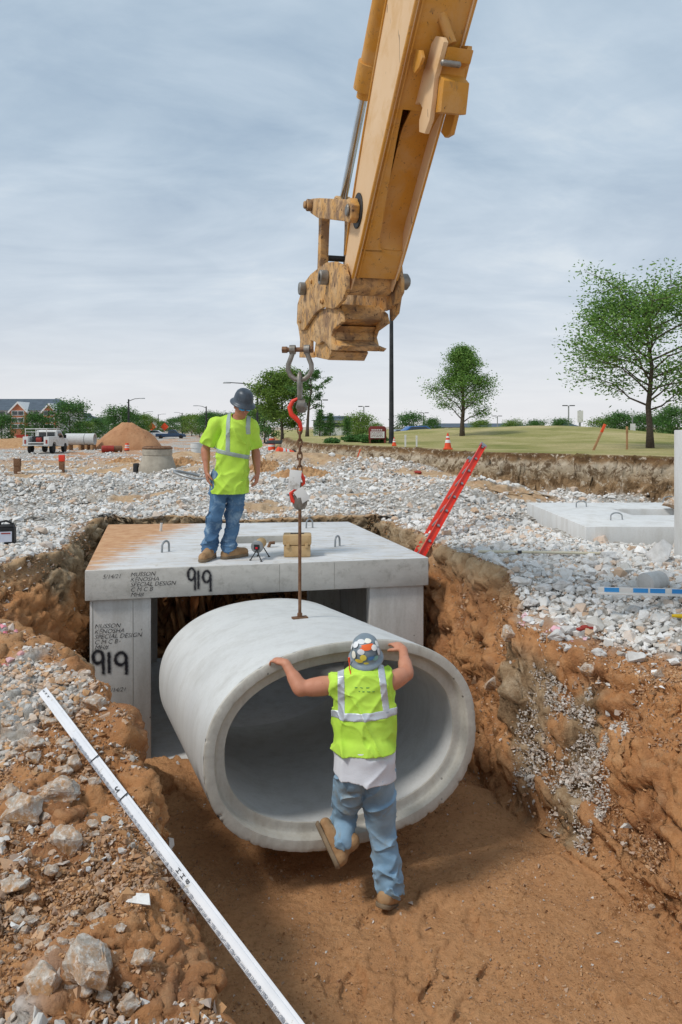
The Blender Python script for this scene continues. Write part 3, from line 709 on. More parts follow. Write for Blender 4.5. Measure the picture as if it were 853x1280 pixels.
# stencilled writing
_n = N('black_stencil_ink'); _g = _n.n('ShaderNodeNewGeometry').outputs['Position']; M['ink'] = _n.done('26252b', .8, alpha=_n.ramp(_n.noise(_g, 38, 5, .7), [(.34, .25), (.52, .93)]))
def text(name, body, size, fn, u, z, mat, parent, shear=.28, bold=.0, spacing=1.0, line=.8, flip=False):
    cu = bpy.data.curves.new('txt', 'FONT'); cu.body = body; cu.size = size; cu.shear = shear; cu.offset = bold*size; cu.space_character = spacing; cu.space_line = line
    cu.resolution_u = 3
    ob = bpy.data.objects.new('txt', cu); C.objects.link(ob)
    dg = bpy.context.evaluated_depsgraph_get(); me = bpy.data.meshes.new_from_object(ob.evaluated_get(dg)); bpy.data.objects.remove(ob)
    for v in me.vertices: v.co = fn(u+v.co.x, z+v.co.y)
    me.name = name; return link(name, me, mat, parent, True)
ST = 'MUSSON\nKENOSHA\nSPECIAL DESIGN\nC M C B\nMH#'
text('stencil_writing', ST, .060, lambda u, z: front(u, z), .43, -.075, M['ink'], vault, line=.84)
text('stencil_date', '5/14/21', .058, lambda u, z: front(u, z), .165, -.085, M['ink'], vault)
text('stencil_writing', ST, .062, lambda u, z: panel_front(u, z), .085, -.585, M['ink'], vault, line=.84)
text('stencil_date', '5/14/21', .058, lambda u, z: panel_front(u, z), .21, -1.225, M['ink'], vault)
text('stencil_mark', "'", .07, lambda u, z: panel_front(u, z), .52, -.66, M['ink'], vault)
def spray(name, strokes, fn, w, h, ox, oz, rad, parent):
    nx, nz = int(w/.006), int(h/.006); a, b = np.meshgrid(np.linspace(0, w, nx), np.linspace(0, h, nz)); D = np.full(a.shape, 9.)
    for s in strokes:
        for (x0, y0), (x1, y1) in zip(s[:-1], s[1:]):
            ex_, ey_ = x1-x0, y1-y0; t = np.clip(((a-x0)*ex_+(b-y0)*ey_)/(ex_**2+ey_**2+1e-9), 0, 1); D = np.minimum(D, np.hypot(a-x0-t*ex_, b-y0-t*ey_))
    al = np.clip(1-sm(rad*.55, rad*1.75, D+.006*fb2(a*60, b*60, 2, 5)), 0, 1); al = np.maximum(al, .22*(1-sm(rad, rad*3.2, D)))
    V = [tuple(fn(ox+p, oz+q)) for p, q in zip(a.ravel(), b.ravel())]; idx = np.arange(nx*nz).reshape(nz, nx)
    Fc = np.stack([idx[:-1, :-1], idx[:-1, 1:], idx[1:, 1:], idx[1:, :-1]], -1).reshape(-1, 4); keep = al.ravel()[Fc].max(1) > .01
    me = npmesh(name, V, Fc[keep]); attr(me, 'ink', np.stack([al.ravel()]*3+[np.ones(al.size)], -1))
    return link(name, me, M['spray'], parent, True)
m = N('black_spray_paint'); at = m.n('ShaderNodeVertexColor', layer_name='ink'); M['spray'] = m.done('1c1b24', .7, alpha=m.math('MULTIPLY', at.outputs[0], .93))
def nine(x, y, w, h):
    c = (x+w*.5, y+h*.72); pts = [(c[0]+w*.48*math.cos(t)-.0, c[1]+h*.27*math.sin(t)) for t in np.linspace(-.2, 2*math.pi-.1, 22)]
    return pts+[(x+w*.98, y+h*.6), (x+w*1.0, y)]
def digits919(w, h): return [nine(0.03, .03, w*.27, h), [(w*.50, .04), (w*.50, h*.98)], nine(w*.66, .0, w*.29, h)]
spray('spray_number', digits919(.27, .215), lambda u, z: front(u, z, .004), .36, .27, .96, -.26, .0095, vault)
spray('spray_number', digits919(.37, .225), lambda u, z: panel_front(u, z, .004), .46, .30, .04, -1.06, .0125, vault)
# lifting loops and pins on the lid
def loop_on(x, y, z, h=.1, r=.008, w=.05, a=0.0, lean=.2):
    mb = MB(); pts = []
    for t in np.linspace(0, math.pi, 10): pts.append((x+math.cos(a)*w*math.cos(t), y+math.sin(a)*w*math.cos(t)+lean*h*math.sin(t), z-.01+h*(.55+.45*math.sin(t)) if 0 < t < math.pi-1e-6 else z-.02))
    mb.tube(pts, r, 8); return mb
for px, py, a in ((207, 690, .9), (387, 660, .5), (422, 683, 1.0)):
    q = GP(px, py, 0); build('lifting_loop', loop_on(q.x, q.y, 0, .13, .012, .05, a), M['galv'], vault, smooth=True, world=True)
q = GP(201, 664, 0); mb = MB(); mb.tube([(q.x, q.y, -.01), (q.x+.01, q.y, .11)], .018, 10); build('lifting_pin', mb, M['white'], vault, smooth=True, world=True)
q = GP(338, 684, 0); mb = MB(); mb.tube([(q.x-.02, q.y, .0), (q.x, q.y, .05), (q.x+.05, q.y+.02, .05)], .02, 8); build('lifting_pin', mb, M['rust'], vault, smooth=True, world=True)
# ------------------------------------------------------------------ elliptical concrete pipe
yaw, pit = .369, -.094; PC = Vector((.062, 5.0, H-2.193)); A_, B_, L_, NE = 1.014, .683, 2.337, 2.3
ax = Vector((-math.sin(yaw)*math.cos(pit), math.cos(yaw)*math.cos(pit), math.sin(pit))); ar = Vector((math.cos(yaw), math.sin(yaw), 0)); au = ar.cross(ax).normalized()
def ell(t, off):
    c, s = math.cos(t), math.sin(t)
    return (A_-off)*math.copysign(abs(c)**(2/NE), c), (B_-off)*math.copysign(abs(s)**(2/NE), s)
def pipe_pt(t, off, axial):
    a, b = ell(t, off); return PC+ar*a+au*b+ax*axial
pipe = empty('concrete_pipe', PC+Vector((0, 0, -.7)), 'big oval grey concrete pipe hanging from the lifting rod in front of the vault', 'concrete pipe')
def ringset(prof, nt=200, rough=0, sd=0, close=False):
    v = []; ts = np.linspace(0, 2*math.pi, nt, endpoint=False)
    for off, axl in prof:
        for t in ts: v.append(pipe_pt(t, off, axl))
    V = np.array([q[:] for q in v])
    if rough: V = V+rough*fb3(V*14, 4, sd)[:, None]*np.array([ax[:]])
    n = nt; f = []
    for i in range(len(prof)-1):
        for k in range(n): f.append((i*n+k, i*n+(k+1) % n, (i+1)*n+(k+1) % n, (i+1)*n+k))
    return V, f
prof = [(.0, .018)]+[(0, .05+(L_-.08)*i/24) for i in range(25)]+[(.01, L_-.01), (.03, L_), (.13, L_), (.15, L_-.01)]+[(.154, L_-.03-(L_-.12)*i/24) for i in range(25)]
V, f = ringset(prof); V = V+.0025*fb3(V*5, 3, 8)[:, None]*np.array([au[:]])
mb = MB(); mb.add(V, f); build('pipe_wall', mb, M['pipe'], pipe, smooth=True, world=True)
prof = [(.0, .018), (.004, .004), (.014, .0), (.03, -.001), (.055, 0), (.068, .002), (.076, .012), (.082, .04), (.088, .066), (.096, .074), (.12, .078), (.14, .08), (.150, .083), (.154, .09)]
V, f = ringset(prof, 420)
n = 420; ts = np.tile(np.linspace(0, 2*math.pi, n, endpoint=False), len(prof)); row = np.repeat(np.arange(len(prof)), n)
chip = np.clip(fb2(ts*22, row*.15, 4, 3)*2.2-.5, 0, 1)*np.where(row < 3, 1, .0)*np.where(np.sin(ts) < -.3, 1, .35)
lowp = sm(-.2, -.8, np.sin(ts))*np.where(row < 4, 1, 0)*(.5+.5*fb2(ts*70, row*.4, 3, 9))
inw = (np.array(PC[:])-V); inw -= (inw@np.array(ax[:]))[:, None]*np.array([ax[:]]); inw /= np.linalg.norm(inw, axis=1, keepdims=True)
V = V+inw*(chip*.014-lowp*.012)[:, None]+np.array([ax[:]])*(.003*fb3(V*20, 3, 2)+chip*.006)[:, None]
mb = MB(); mb.add(V, f); build('bell_rim', mb, M['pipe_rim'], pipe, smooth=True, world=True)

# ------------------------------------------------------------------ excavator arm
T0 = P(460, 350, 5.75); hv = Vector((.247, -.969, 0)).normalized(); pv = Vector((hv.y, -hv.x, 0))   # pv: left, towards camera
if pv.x > 0: pv = -pv
Zv = Vector((0, 0, 1))
def AP(a, z, t): return T0+hv*a+Zv*z+pv*t
def inv(px, py, t):
    """point of the vertical plane at sideways offset t, where a line of sight meets it"""
    o = T0+pv*t; k = (px-CX)/F
    a = (k*o.y-o.x)/(hv.x-k*hv.y); q = o+hv*a
    return (a, H-(py-HZ)/F*q.y-T0.z)
us = Vector((math.sin(R(45.5)), math.cos(R(45.5)))); ns = Vector((us.y, -us.x))      # (a,z): along stick, under-face normal
def SP(l, s): q = us*l+ns*s; return (q.x, q.y)
arm = empty('excavator_arm', T0, 'worn yellow excavator arm with scratched paint reaching down over the trench from the top', 'excavator arm')
Wd = .175
sec = [(0, -.13, .15), (.10, -.16, .165), (.25, -.20, .18), (.45, -.25, .185), (.9, -.33, .19), (1.5, -.40, .20), (2.3, -.46, .21), (3.2, -.46, .24), (3.6, -.30, .20)]
def strip(xs, off_lo, off_hi):
    return [SP(l, lo+off_lo) for l, lo, hi in xs]+[SP(l, hi+off_hi) for l, lo, hi in reversed(xs)]
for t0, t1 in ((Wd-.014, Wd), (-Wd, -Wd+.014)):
    mb = MB(); mb.prism(strip(sec, 0, 0), lambda a, b, t: AP(a, b, t), t0, t1); build('stick_side_plate', mb, M['cat_skylit'], arm, bevel=.004, world=True)  # same machine paint as the cover plates, lightened to paint in sky light
mb = MB()      # under-face plate with the long recess: two rails either side and a sunk floor
def under(l): return float(np.interp(l, [s[0] for s in sec], [s[2] for s in sec]))
def upper(l): return float(np.interp(l, [s[0] for s in sec], [s[1] for s in sec]))
def slab(l0, l1, s_fn, th, t0, t1, n=8):
    ls = np.linspace(l0, l1, n); poly = [SP(l, s_fn(l)) for l in ls]+[SP(l, s_fn(l)-th) for l in reversed(ls)]
    mb.prism(poly, AP, t0, t1)
slab(.12, .38, lambda l: under(l)-.012, .02, -Wd+.014, Wd-.014)
slab(1.42, 3.55, lambda l: under(l)-.012, .02, -Wd+.014, Wd-.014, 14)
slab(.10, 3.55, lambda l: upper(l)+.03, .02, -Wd+.014, Wd-.014, 14)
build('stick_cover_plate', mb, M['cat'], arm, bevel=.003, world=True)
mb = MB(); slab(.36, 1.45, lambda l: under(l)-.012-.11*min(1, (l-.36)/.12, (1.45-l)/.2), .015, -Wd+.014, .04, 20)
build('recess_plate', mb, M['cat'], arm, world=True, smooth=True)
mb = MB()        # sloping rail with the rounded recess edge
rail = [(.36, -.02), (.40, .02), (.47, .045), (.62, .055), (.9, .075), (1.2, .095), (1.45, .105)]
for (l0, t0), (l1, t1) in zip(rail[:-1], rail[1:]):
    s0, s1 = under(l0)-.012, under(l1)-.012
    pts = []
    for l, t, s in ((l0, t0, s0), (l1, t1, s1)):
        for tt, ss in ((Wd-.014, s), (t, s), (t, s-.10), (t+.02, s-.11)):
            a, b = SP(l, ss); pts.append(AP(a, b, tt))
    mb.add(pts, [(0, 1, 5, 4), (1, 2, 6, 5), (2, 3, 7, 6)])
build('recess_rail', mb, M['cat'], arm, world=True)
mb = MB()       # weld beads / flange running along the edges
for t, rr in ((Wd+.004, .012), (Wd-.035, .007), (-Wd-.002, .009)):
    mb.tube([AP(*SP(l, under(l)-.004), t) for l in np.linspace(.12, 3.5, 12)], rr, 8)
mb.tube([AP(*SP(l, upper(l)+.005), Wd+.003) for l in np.linspace(.12, 3.5, 12)], .010, 8)
build('weld_bead', mb, M['cat'], arm, smooth=True, world=True)
rotp = Matrix((pv, hv.cross(pv)*1.0, hv)).transposed()
def cyl(mbx, a, z, t0, t1, r, n=28, ch=.008):
    c0 = AP(a, z, t0); c1 = AP(a, z, t1); d = (c1-c0).normalized()
    mbx.tube([c0, c0+d*ch, c1-d*ch, c1], [r-ch, r, r, r-ch], n)
mb = MB(); cyl(mb, 0, 0, -Wd-.004, Wd+.004, .125); build('stick_nose', mb, M['mud'], arm, smooth=True, world=True)
# thumb bracket on the under face
lear = [(545,45),(552,46),(555,52),(548,80),(543,98),(541,120),(537,150),(531,167),(524,165),(524,150),(528,135),(524,127),(517,132),(519,115),(526,98),(531,85),(535,72),(539,55)]
rear = [(572,57),(585,57),(583,75),(575,108),(572,130),(563,168),(556,172),(551,165),(556,147),(561,130),(566,105),(570,80)]
webp = [(549,60),(560,58),(556,76),(550,80),(549,92),(555,100),(551,140),(541,141),(542,104)]
def inv(px, py, t):
    o = T0+pv*t; k = (px-CX)/F
    a = (k*o.y-o.x)/(hv.x-k*hv.y); q = o+hv*a
    return (a, H-(py-HZ)/F*q.y-T0.z)
br = MB(); br.prism([inv(x, y, .03) for x, y in lear], AP, .0, .03); build('bracket_ear', br, M['cat_skylit'], arm, bevel=.004, world=True)
br = MB(); br.prism([inv(x, y, -.165) for x, y in rear], AP, -.195, -.165); build('bracket_ear', br, M['cat'], arm, bevel=.004, world=True)
br = MB(); br.prism([inv(x, y, 0) for x, y in webp], AP, -.164, -.001); build('bracket_web', br, M['cat'], arm, bevel=.006, world=True)
br = MB(); cyl(br, *inv(552, 78, .03), -.09, .033, .018); build('bracket_pin', br, M['steel'], arm, smooth=True, world=True)
br = MB(); br.prism([inv(x, y, .10) for x, y in [(521,62),(529,63),(531,72),(527,84),(521,92),(517,84)]], AP, .095, .115); build('bracket_gusset', br, M['cat'], arm, bevel=.004, world=True)
br = MB(); br.tube([AP(*inv(565, 55, -.07), -.07), AP(*inv(552, 18, .0), .0)], .03, 14); build('bracket_strut', br, M['cat'], arm, smooth=True, world=True)
# curl cylinder on the upper face
lk = inv(428, 256, 0); cdir = (Vector(inv(479, 0, 0))-Vector(lk)); 
def CY(f): q = Vector(lk)+cdir*f; return (q.x, q.y)
def fy_(y): return (256-y)/256      # picture row to fraction is only used for the end of the barrel
def fsolve(py):
    lo_, hi_ = 0, 1
    for _ in range(30):
        m_ = (lo_+hi_)/2; q = AP(*CY(m_), 0); yy = HZ-(q.z-H)/q.y*F
        if yy > py: lo_ = m_
        else: hi_ = m_
    return lo_
f1, f2 = fsolve(112), fsolve(78); ul = cdir.length
br = MB(); br.tube([AP(*CY(f1), 0), AP(*CY(2.3), 0)], .080, 24); br.tube([AP(*CY(f1), 0), AP(*CY(f2), 0)], .098, 24); br.tube([AP(*CY(f1-.04), 0), AP(*CY(f1), 0)], .06, 24)
build('cylinder_barrel', br, M['cat'], arm, smooth=True, world=True)
br = MB(); br.tube([AP(*CY(f1-.03), 0), AP(*lk, 0)], .036, 20); build('cylinder_rod', br, M['chrome'], arm, smooth=True, world=True)
br = MB(); br.tube([AP(*SP(1.95, -.36), Wd+.012), AP(*SP(1.95, -.41), Wd+.012)], .02, 8); build('hose_clamp', br, M['steel'], arm, world=True, smooth=True)
tA = Wd+.05
pk = inv(440, 263, tA); lkA = inv(393, 257, tA); d = Vector(lkA)-Vector(pk); L_r = d.length; dn = d/L_r; nrm = Vector((-dn.y, dn.x))
for s_ in (1, -1):
    o = [Vector(pk)+nrm*a_+dn*b_ for a_, b_ in ((.09, -.03), (.085, .10), (.10, L_r*.8), (.07, L_r+.05), (.0, L_r+.08), (-.06, L_r+.05), (-.07, L_r*.8), (-.075, .12), (-.09, .0), (-.04, -.09), (.05, -.09))]
    br = MB(); br.prism([tuple(q) for q in o], AP, *sorted((s_*(Wd+.012), s_*(Wd+.075)))); build('rocker_arm', br, M['mud'], arm, bevel=.012, world=True)
    br = MB(); cyl(br, *lkA, *sorted((s_*(Wd+.076), s_*(Wd+.125))), .055); cyl(br, *lkA, *sorted((s_*(Wd+.126), s_*(Wd+.15))), .035); build('pin_boss', br, M['mud'], arm, smooth=True, world=True)
    br = MB(); cyl(br, *pk, *sorted((s_*(Wd+.001), s_*(Wd+.011))), .13); build('grease_ring', br, M['dark_metal'], arm, smooth=True, world=True)
    br = MB(); cyl(br, *pk, *sorted((s_*(Wd+.076), s_*(Wd+.095))), .045); build('pin_boss', br, M['steel'], arm, smooth=True, world=True)
br = MB(); cyl(br, *lkA, -Wd-.011, Wd+.011, .05); build('linkage_pin', br, M['steel'], arm, smooth=True, world=True)
br = MB(); cyl(br, *CY(.0), -.07, .07, .075); build('rod_eye', br, M['mud'], arm, smooth=True, world=True)
cp = inv(401, 352, .14); d = Vector(cp)-Vector(lkA); L2_ = d.length; dn = d/L2_; nrm = Vector((-dn.y, dn.x))
for t0, t1 in ((.085, .165), (-.165, -.085)):
    o = [Vector(lkA)+nrm*a_+dn*b_ for a_, b_ in ((.06, -.05), (.075, .1), (.06, .2), (.06, L2_-.08), (.05, L2_+.05), (-.05, L2_+.05), (-.06, L2_-.08), (-.06, .2), (-.075, .1), (-.06, -.05))]
    br = MB(); br.prism([tuple(q) for q in o], AP, t0, t1); build('power_link', br, M['mud'], arm, bevel=.01, world=True)
qm = Vector(lkA)+dn*(L2_*.68); br = MB(); cyl(br, qm.x, qm.y, -.084, .084, .028); build('link_crossbar', br, M['dark_metal'], arm, smooth=True, world=True)
# quick coupler, traced on its own side plane
cpl = 'quick_coupler'
def out(pts, t): return [inv(x, y, t) for x, y in pts]
tL = .235
ear = [(419,327),(429,332),(433,345),(433,362),(428,375),(420,384),(416,386),(404,384),(395,390),(389,398),(380,412),(375,413),(371,404),(372,380),(380,354),(388,343),(398,335),(408,328)]
lower = [(372,404),(380,395),(391,390),(404,386),(418,382),(425,390),(427,402),(416,412),(414,420),(416,430),(424,434),(421,438),(413,437),(408,430),(403,426),(397,431),(393,427),(388,425),(388,436),(390,447),(374,447),(375,425)]
ea = out(ear, tL); lo = out(lower, tL-.03)
for s, t in ((1, tL), (-1, tL)):
    br = MB(); br.prism(ea, AP, s*(t-.03), s*t); br2 = br
    build('coupler_ear', br, M['mud'], arm, bevel=.006, world=True)
    br = MB(); br.prism(lo, AP, s*(tL-.065), s*(tL-.032)); build('coupler_hook_plate', br, M['mud'], arm, bevel=.005, world=True)
# cross beams of the coupler
br = MB()
xs = [[(405,383),(424,380),(426,398),(419,406),(404,402)], [(414,405),(420,407),(417,415),(417,425),(413,427),(409,418)], [(408,424),(417,424),(424,432),(422,438),(414,437)], [(393,424),(408,428),(412,440),(408,450),(390,446)]]
for o in xs: br.prism(out(o, tL-.05), AP, -(tL-.067), tL-.067)
build('coupler_crossbeam', br, M['mud'], arm, bevel=.008, world=True)
for (px, py, rr, t1) in ((408, 347, .062, .31), (380, 361, .062, .30), (402, 377, .026, .255), (388, 352, .022, .255), (374, 402, .022, .25)):
    a, z = inv(px+2, py, tL)
    for s in (1, -1):
        br = MB(); c0, c1 = sorted((s*(tL-.0), s*t1)); cyl(br, a, z, c0, c1, rr); cyl(br, a, z, *sorted((s*t1, s*(t1+.008))), rr*.55)
        build('pin_boss', br, M['steel'] if rr > .05 else M['mud'], arm, smooth=True, world=True)
br = MB(); cyl(br, 0, 0, -.335, -.263, .066); cyl(br, 0, 0, -.35, -.336, .045); build('pin_boss', br, M['steel'], arm, smooth=True, world=True)
# right-hand ear arm reaching up to the nose pin
br = MB(); br.prism([(-.02, .14), (.09, .11), (.12, 0), (.09, -.12), (.02, -.26), (-.14, -.30), (-.17, -.2), (-.10, -.08), (-.12, .06)], AP, -.262, -.236)
build('coupler_ear', br, M['mud'], arm, bevel=.008, world=True)

# ------------------------------------------------------------------ rigging
hk = Vector((P(375, 460, 6.05).x, 6.05, 0))
sz = P(375, 437, 6.05).z
shk = empty('shackle', (hk.x, hk.y, sz), 'large grey bow shackle pinned through the coupler hook', 'shackle')
sd = Vector((1, -.12, 0)).normalized()
pts = []
for t in np.linspace(-2.55, -.59, 3): pass
bow = [(-.060, .015), (-.062, -.03), (-.078, -.075), (-.098, -.125), (-.100, -.17), (-.08, -.215), (-.045, -.245), (0, -.256), (.045, -.245), (.08, -.215), (.100, -.17), (.098, -.125), (.078, -.075), (.062, -.03), (.060, .015)]
mb = MB(); mb.tube([sd*a+Zv*b for a, b in bow], .021, 14)
for s in (-1, 1): mb.tube([sd*(s*.085), sd*(s*.038)], .040, 16)
build('bow', mb, M['steel'], shk, smooth=True)
mb = MB(); mb.tube([sd*-.115, sd*.095], .020, 14); mb.tube([sd*-.150, sd*-.108], .030, 6); mb.tube([sd*.088, sd*.11], .03, 6); build('shackle_pin', mb, M['rust'], shk, smooth=True)
z1 = sz-.235
chn = empty('lifting_chain', (hk.x, hk.y, z1), 'short lifting chain with orange safety hooks and a white tag hanging from the shackle', 'lifting chain')
def linkpts(c, L, w, vert):
    a = sd if vert else Vector((-sd.y, sd.x, 0)); pts = []
    for t in np.linspace(0, 2*math.pi, 16, endpoint=False): pts.append(c+a*(w*math.cos(t))+Zv*(L/2*math.sin(t)))
    return pts
mb = MB(); mb.torus(linkpts(Vector((0, 0, -.085)), .24, .035, False), .018); build('top_ring', mb, M['steel'], chn, smooth=True)
mb = MB(); mb.tube([Vector((-.02, 0, -.23)), Vector((.04, 0, -.235))], .055, 16); mb.lathe([(.0, .0), (.04, -.01), (.05, -.05), (.03, -.09), (0, -.1)], (.015, 0, -.2), 14); build('hook_clevis', mb, M['steel'], chn, smooth=True)
hook = [(-.005, -.17), (-.06, -.20), (-.085, -.25), (-.07, -.31), (-.03, -.345), (.0, -.38), (.012, -.43), (.0, -.45)]
mb = MB(); mb.tube([Vector((a, -.01, b)) for a, b in hook], [.010, .018, .02, .021, .022, .019, .015, .010], 12); build('hook', mb, M['redorange'], chn, smooth=True)
zz = -.44
for i in range(7):
    mb = MB(); mb.torus(linkpts(Vector((0, 0, zz)), .075, .019, i % 2 == 0), .0075, 6); build('link', mb, M['rust'], chn, smooth=True); zz -= .055
mb = MB(); mb.tube([Vector((0, 0, zz+.04)), Vector((.03, 0, zz-.02)), Vector((.035, 0, zz-.06)), Vector((-.02, 0, zz-.11)), Vector((-.075, 0, zz-.15)), Vector((-.06, 0, zz-.21)), Vector((-.01, -.01, zz-.24)), Vector((.03, 0, zz-.2))], [.011, .016, .014, .015, .018, .019, .016, .008], 12)
build('hook', mb, M['redorange'], chn, smooth=True)
mb = MB(); mb.torus(linkpts(Vector((0, 0, zz-.21)), .13, .05, True), .016, 8); mb.lathe([(0, 0), (.045, -.01), (.05, -.06), (.025, -.11), (0, -.12)], (0, 0, zz-.17), 14); build('hook_clevis', mb, M['steel'], chn, smooth=True)
mb = MB(); mb.box((-.04, -.035, zz-.03), (.10, .006, .16), Matrix.Rotation(.12, 3, 'Y')); mb.box((.02, -.04, zz-.16), (.09, .006, .12), Matrix.Rotation(-.6, 3, 'Y'))
build('load_tag', mb, M['white'], chn, bevel=.002)
ztop = z1+zz-.25; t_ = 1.1; pb = PC+ax*1.12+au*B_
rod = empty('lifting_rod', (hk.x, hk.y, pb.z), 'thin rusty lifting rod with a square plate, holding the oval concrete pipe', 'lifting rod')
px_ = pb-Vector((hk.x, hk.y, pb.z))
mb = MB(); zj = P(0, 616, 6.05).z-pb.z
mb.tube([Vector((0, 0, ztop-pb.z)), Vector((0, 0, 0)), Vector((0, 0, -.1))], .014, 10); build('rod_shaft', mb, M['rust'], rod, smooth=True)
mb = MB(); mb.tube([Vector((0, 0, zj+.09)), Vector((0, 0, zj+.06)), Vector((0, 0, zj-.06)), Vector((0, 0, zj-.09))], [.014, .024, .024, .014], 8); build('coupling_nut', mb, M['rust'], rod, smooth=True)
mb = MB(); mb.box((0, 0, .012), (.13, .06, .014), rotz(.37)); mb.tube([(0, 0, .01), (0, 0, .05)], .024, 6); build('anchor_plate', mb, M['rust'], rod, bevel=.002)
#@@P0
# ------------------------------------------------------------------ people: smooth implicit bodies
class Sdf:
    def __init__(s, lo, hi, h):
        s.h = h; s.lo = np.array(lo, np.float32); s.n = np.ceil((np.array(hi)-lo)/h).astype(int)+1
        s.f = np.full(s.n, 9.0, np.float32)
    def _blk(s, lo, hi):
        i0 = np.clip(np.floor((lo-s.lo)/s.h).astype(int), 0, s.n); i1 = np.clip(np.ceil((hi-s.lo)/s.h).astype(int)+1, 0, s.n)
        if (i1 <= i0).any(): return None, None
        g = np.meshgrid(*[s.lo[k]+s.h*np.arange(i0[k], i1[k], dtype=np.float32) for k in range(3)], indexing='ij')
        return tuple(slice(a, b) for a, b in zip(i0, i1)), np.stack(g, -1)
    def _mix(s, sl, d, k, op):
        a = s.f[sl]
        if op == 'sub': a2, d2 = -a, d
        else: a2, d2 = a, d
        if k > 0: hh = np.clip(.5+.5*(a2-d2)/k, 0, 1); r = a2+(d2-a2)*hh-k*hh*(1-hh)
        else: r = np.minimum(a2, d2)
        s.f[sl] = -r if op == 'sub' else r
    def cap(s, a, b, ra, rb=None, k=.02, sq=None, op='add'):
        """round cone a-b; sq=(dir, factor) makes it thinner along dir"""
        rb = ra if rb is None else rb; a = np.array(a[:], np.float32); b = np.array(b[:], np.float32); m = max(ra, rb)+k+.03
        sl, p = s._blk(np.minimum(a, b)-m, np.maximum(a, b)+m)
        if sl is None: return s
        ab = b-a; L = float(ab@ab)+1e-12; q = p-a; t = np.clip((q@ab)/L, 0, 1); w = q-t[..., None]*ab
        if sq is not None:
            v = np.array(Vector(sq[0]).normalized()[:], np.float32); w = w+((w@v)*(sq[1]-1))[..., None]*v
        s._mix(sl, np.linalg.norm(w, axis=-1)-(ra+(rb-ra)*t), k, op); return s
    def ell(s, c, r, rot=None, k=.02, op='add'):
        c = np.array(c[:], np.float32); r = np.array(r, np.float32); m = r.max()+k+.03
        sl, p = s._blk(c-m, c+m)
        if sl is None: return s
        q = p-c
        if rot is not None: q = q@np.array(rot, np.float32)      # columns = axes
        k0 = np.linalg.norm(q/r, axis=-1); k1 = np.linalg.norm(q/(r*r), axis=-1)+1e-9
        s._mix(sl, k0*(k0-1)/k1, k, op); return s
    def plane(s, pt, nrm, k=.004):      # keep the side opposite to nrm
        g = np.meshgrid(*[s.lo[i]+s.h*np.arange(s.n[i], dtype=np.float32) for i in range(3)], indexing='ij', sparse=True)
        nn = Vector(nrm).normalized(); d = sum((g[i]-pt[i])*nn[i] for i in range(3))
        s.f = np.maximum(s.f, d).astype(np.float32); return s
    def band(s):
        return np.abs(s.f) < .035
    def warp(s, fn):
        m = s.band(); i = np.argwhere(m); p = s.lo+i*s.h; s.f[m] += fn(p).astype(np.float32); return s
    def mesh(s, name, mat, parent, world=True, smooth=1):
        f = s.f; ins = f < 0; c = np.zeros(tuple(np.array(f.shape)-1), np.int8)
        for a in (0, 1):
            for b in (0, 1):
                for d in (0, 1): c += ins[a:f.shape[0]-1+a, b:f.shape[1]-1+b, d:f.shape[2]-1+d]
        act = (c > 0) & (c < 8); ci = np.argwhere(act); idx = np.full(act.shape, -1, np.int32); idx[act] = np.arange(len(ci))
        acc = np.zeros((len(ci), 3)); cnt = np.zeros(len(ci))
        for ax_ in range(3):
            o1, o2 = [k for k in range(3) if k != ax_]
            for u in (0, 1):
                for v in (0, 1):
                    off = np.zeros(3, int); off[o1] = u; off[o2] = v; e = np.zeros(3, int); e[ax_] = 1
                    p = ci+off; q = p+e; fa = f[p[:, 0], p[:, 1], p[:, 2]]; fb = f[q[:, 0], q[:, 1], q[:, 2]]
                    m = (fa < 0) != (fb < 0); t = np.where(m, fa/np.where(m, fa-fb, 1), 0)
                    acc[m] += (off+e*t[:, None])[m]; cnt[m] += 1
        V = s.lo+(ci+acc/np.maximum(cnt, 1)[:, None])*s.h
        Fs = []
        for ax_ in range(3):
            o1, o2 = [(1, 2), (2, 0), (0, 1)][ax_]
            sl0 = [slice(None)]*3; sl1 = [slice(None)]*3; sl0[ax_] = slice(0, -1); sl1[ax_] = slice(1, None)
            A = ins[tuple(sl0)]; B = ins[tuple(sl1)]; cr = np.argwhere(A != B)
            cr = cr[(cr[:, o1] > 0) & (cr[:, o2] > 0) & (cr[:, o1] < f.shape[o1]-1) & (cr[:, o2] < f.shape[o2]-1)]
            if not len(cr): continue
            def g(u, v):
                w_ = cr.copy(); w_[:, o1] -= u; w_[:, o2] -= v; return idx[w_[:, 0], w_[:, 1], w_[:, 2]]
            q = np.stack([g(1, 1), g(0, 1), g(0, 0), g(1, 0)], 1); fl = ~A[cr[:, 0], cr[:, 1], cr[:, 2]]; q[fl] = q[fl][:, ::-1]; Fs.append(q[(q >= 0).all(1)])
        Fc = np.concatenate(Fs)
        for _ in range(smooth):
            S_ = np.zeros_like(V); n_ = np.zeros(len(V))
            for a, b in ((0, 1), (1, 2), (2, 3), (3, 0)):
                for u, v in ((a, b), (b, a)):
                    np.add.at(S_, Fc[:, u], V[Fc[:, v]]); np.add.at(n_, Fc[:, u], 1)
            V = V*.5+.5*S_/np.maximum(n_, 1)[:, None]
        o = link(name, npmesh(name, V, Fc, True), M[mat] if isinstance(mat, str) else mat, parent, world); return o
def V3(*a): return Vector(a)
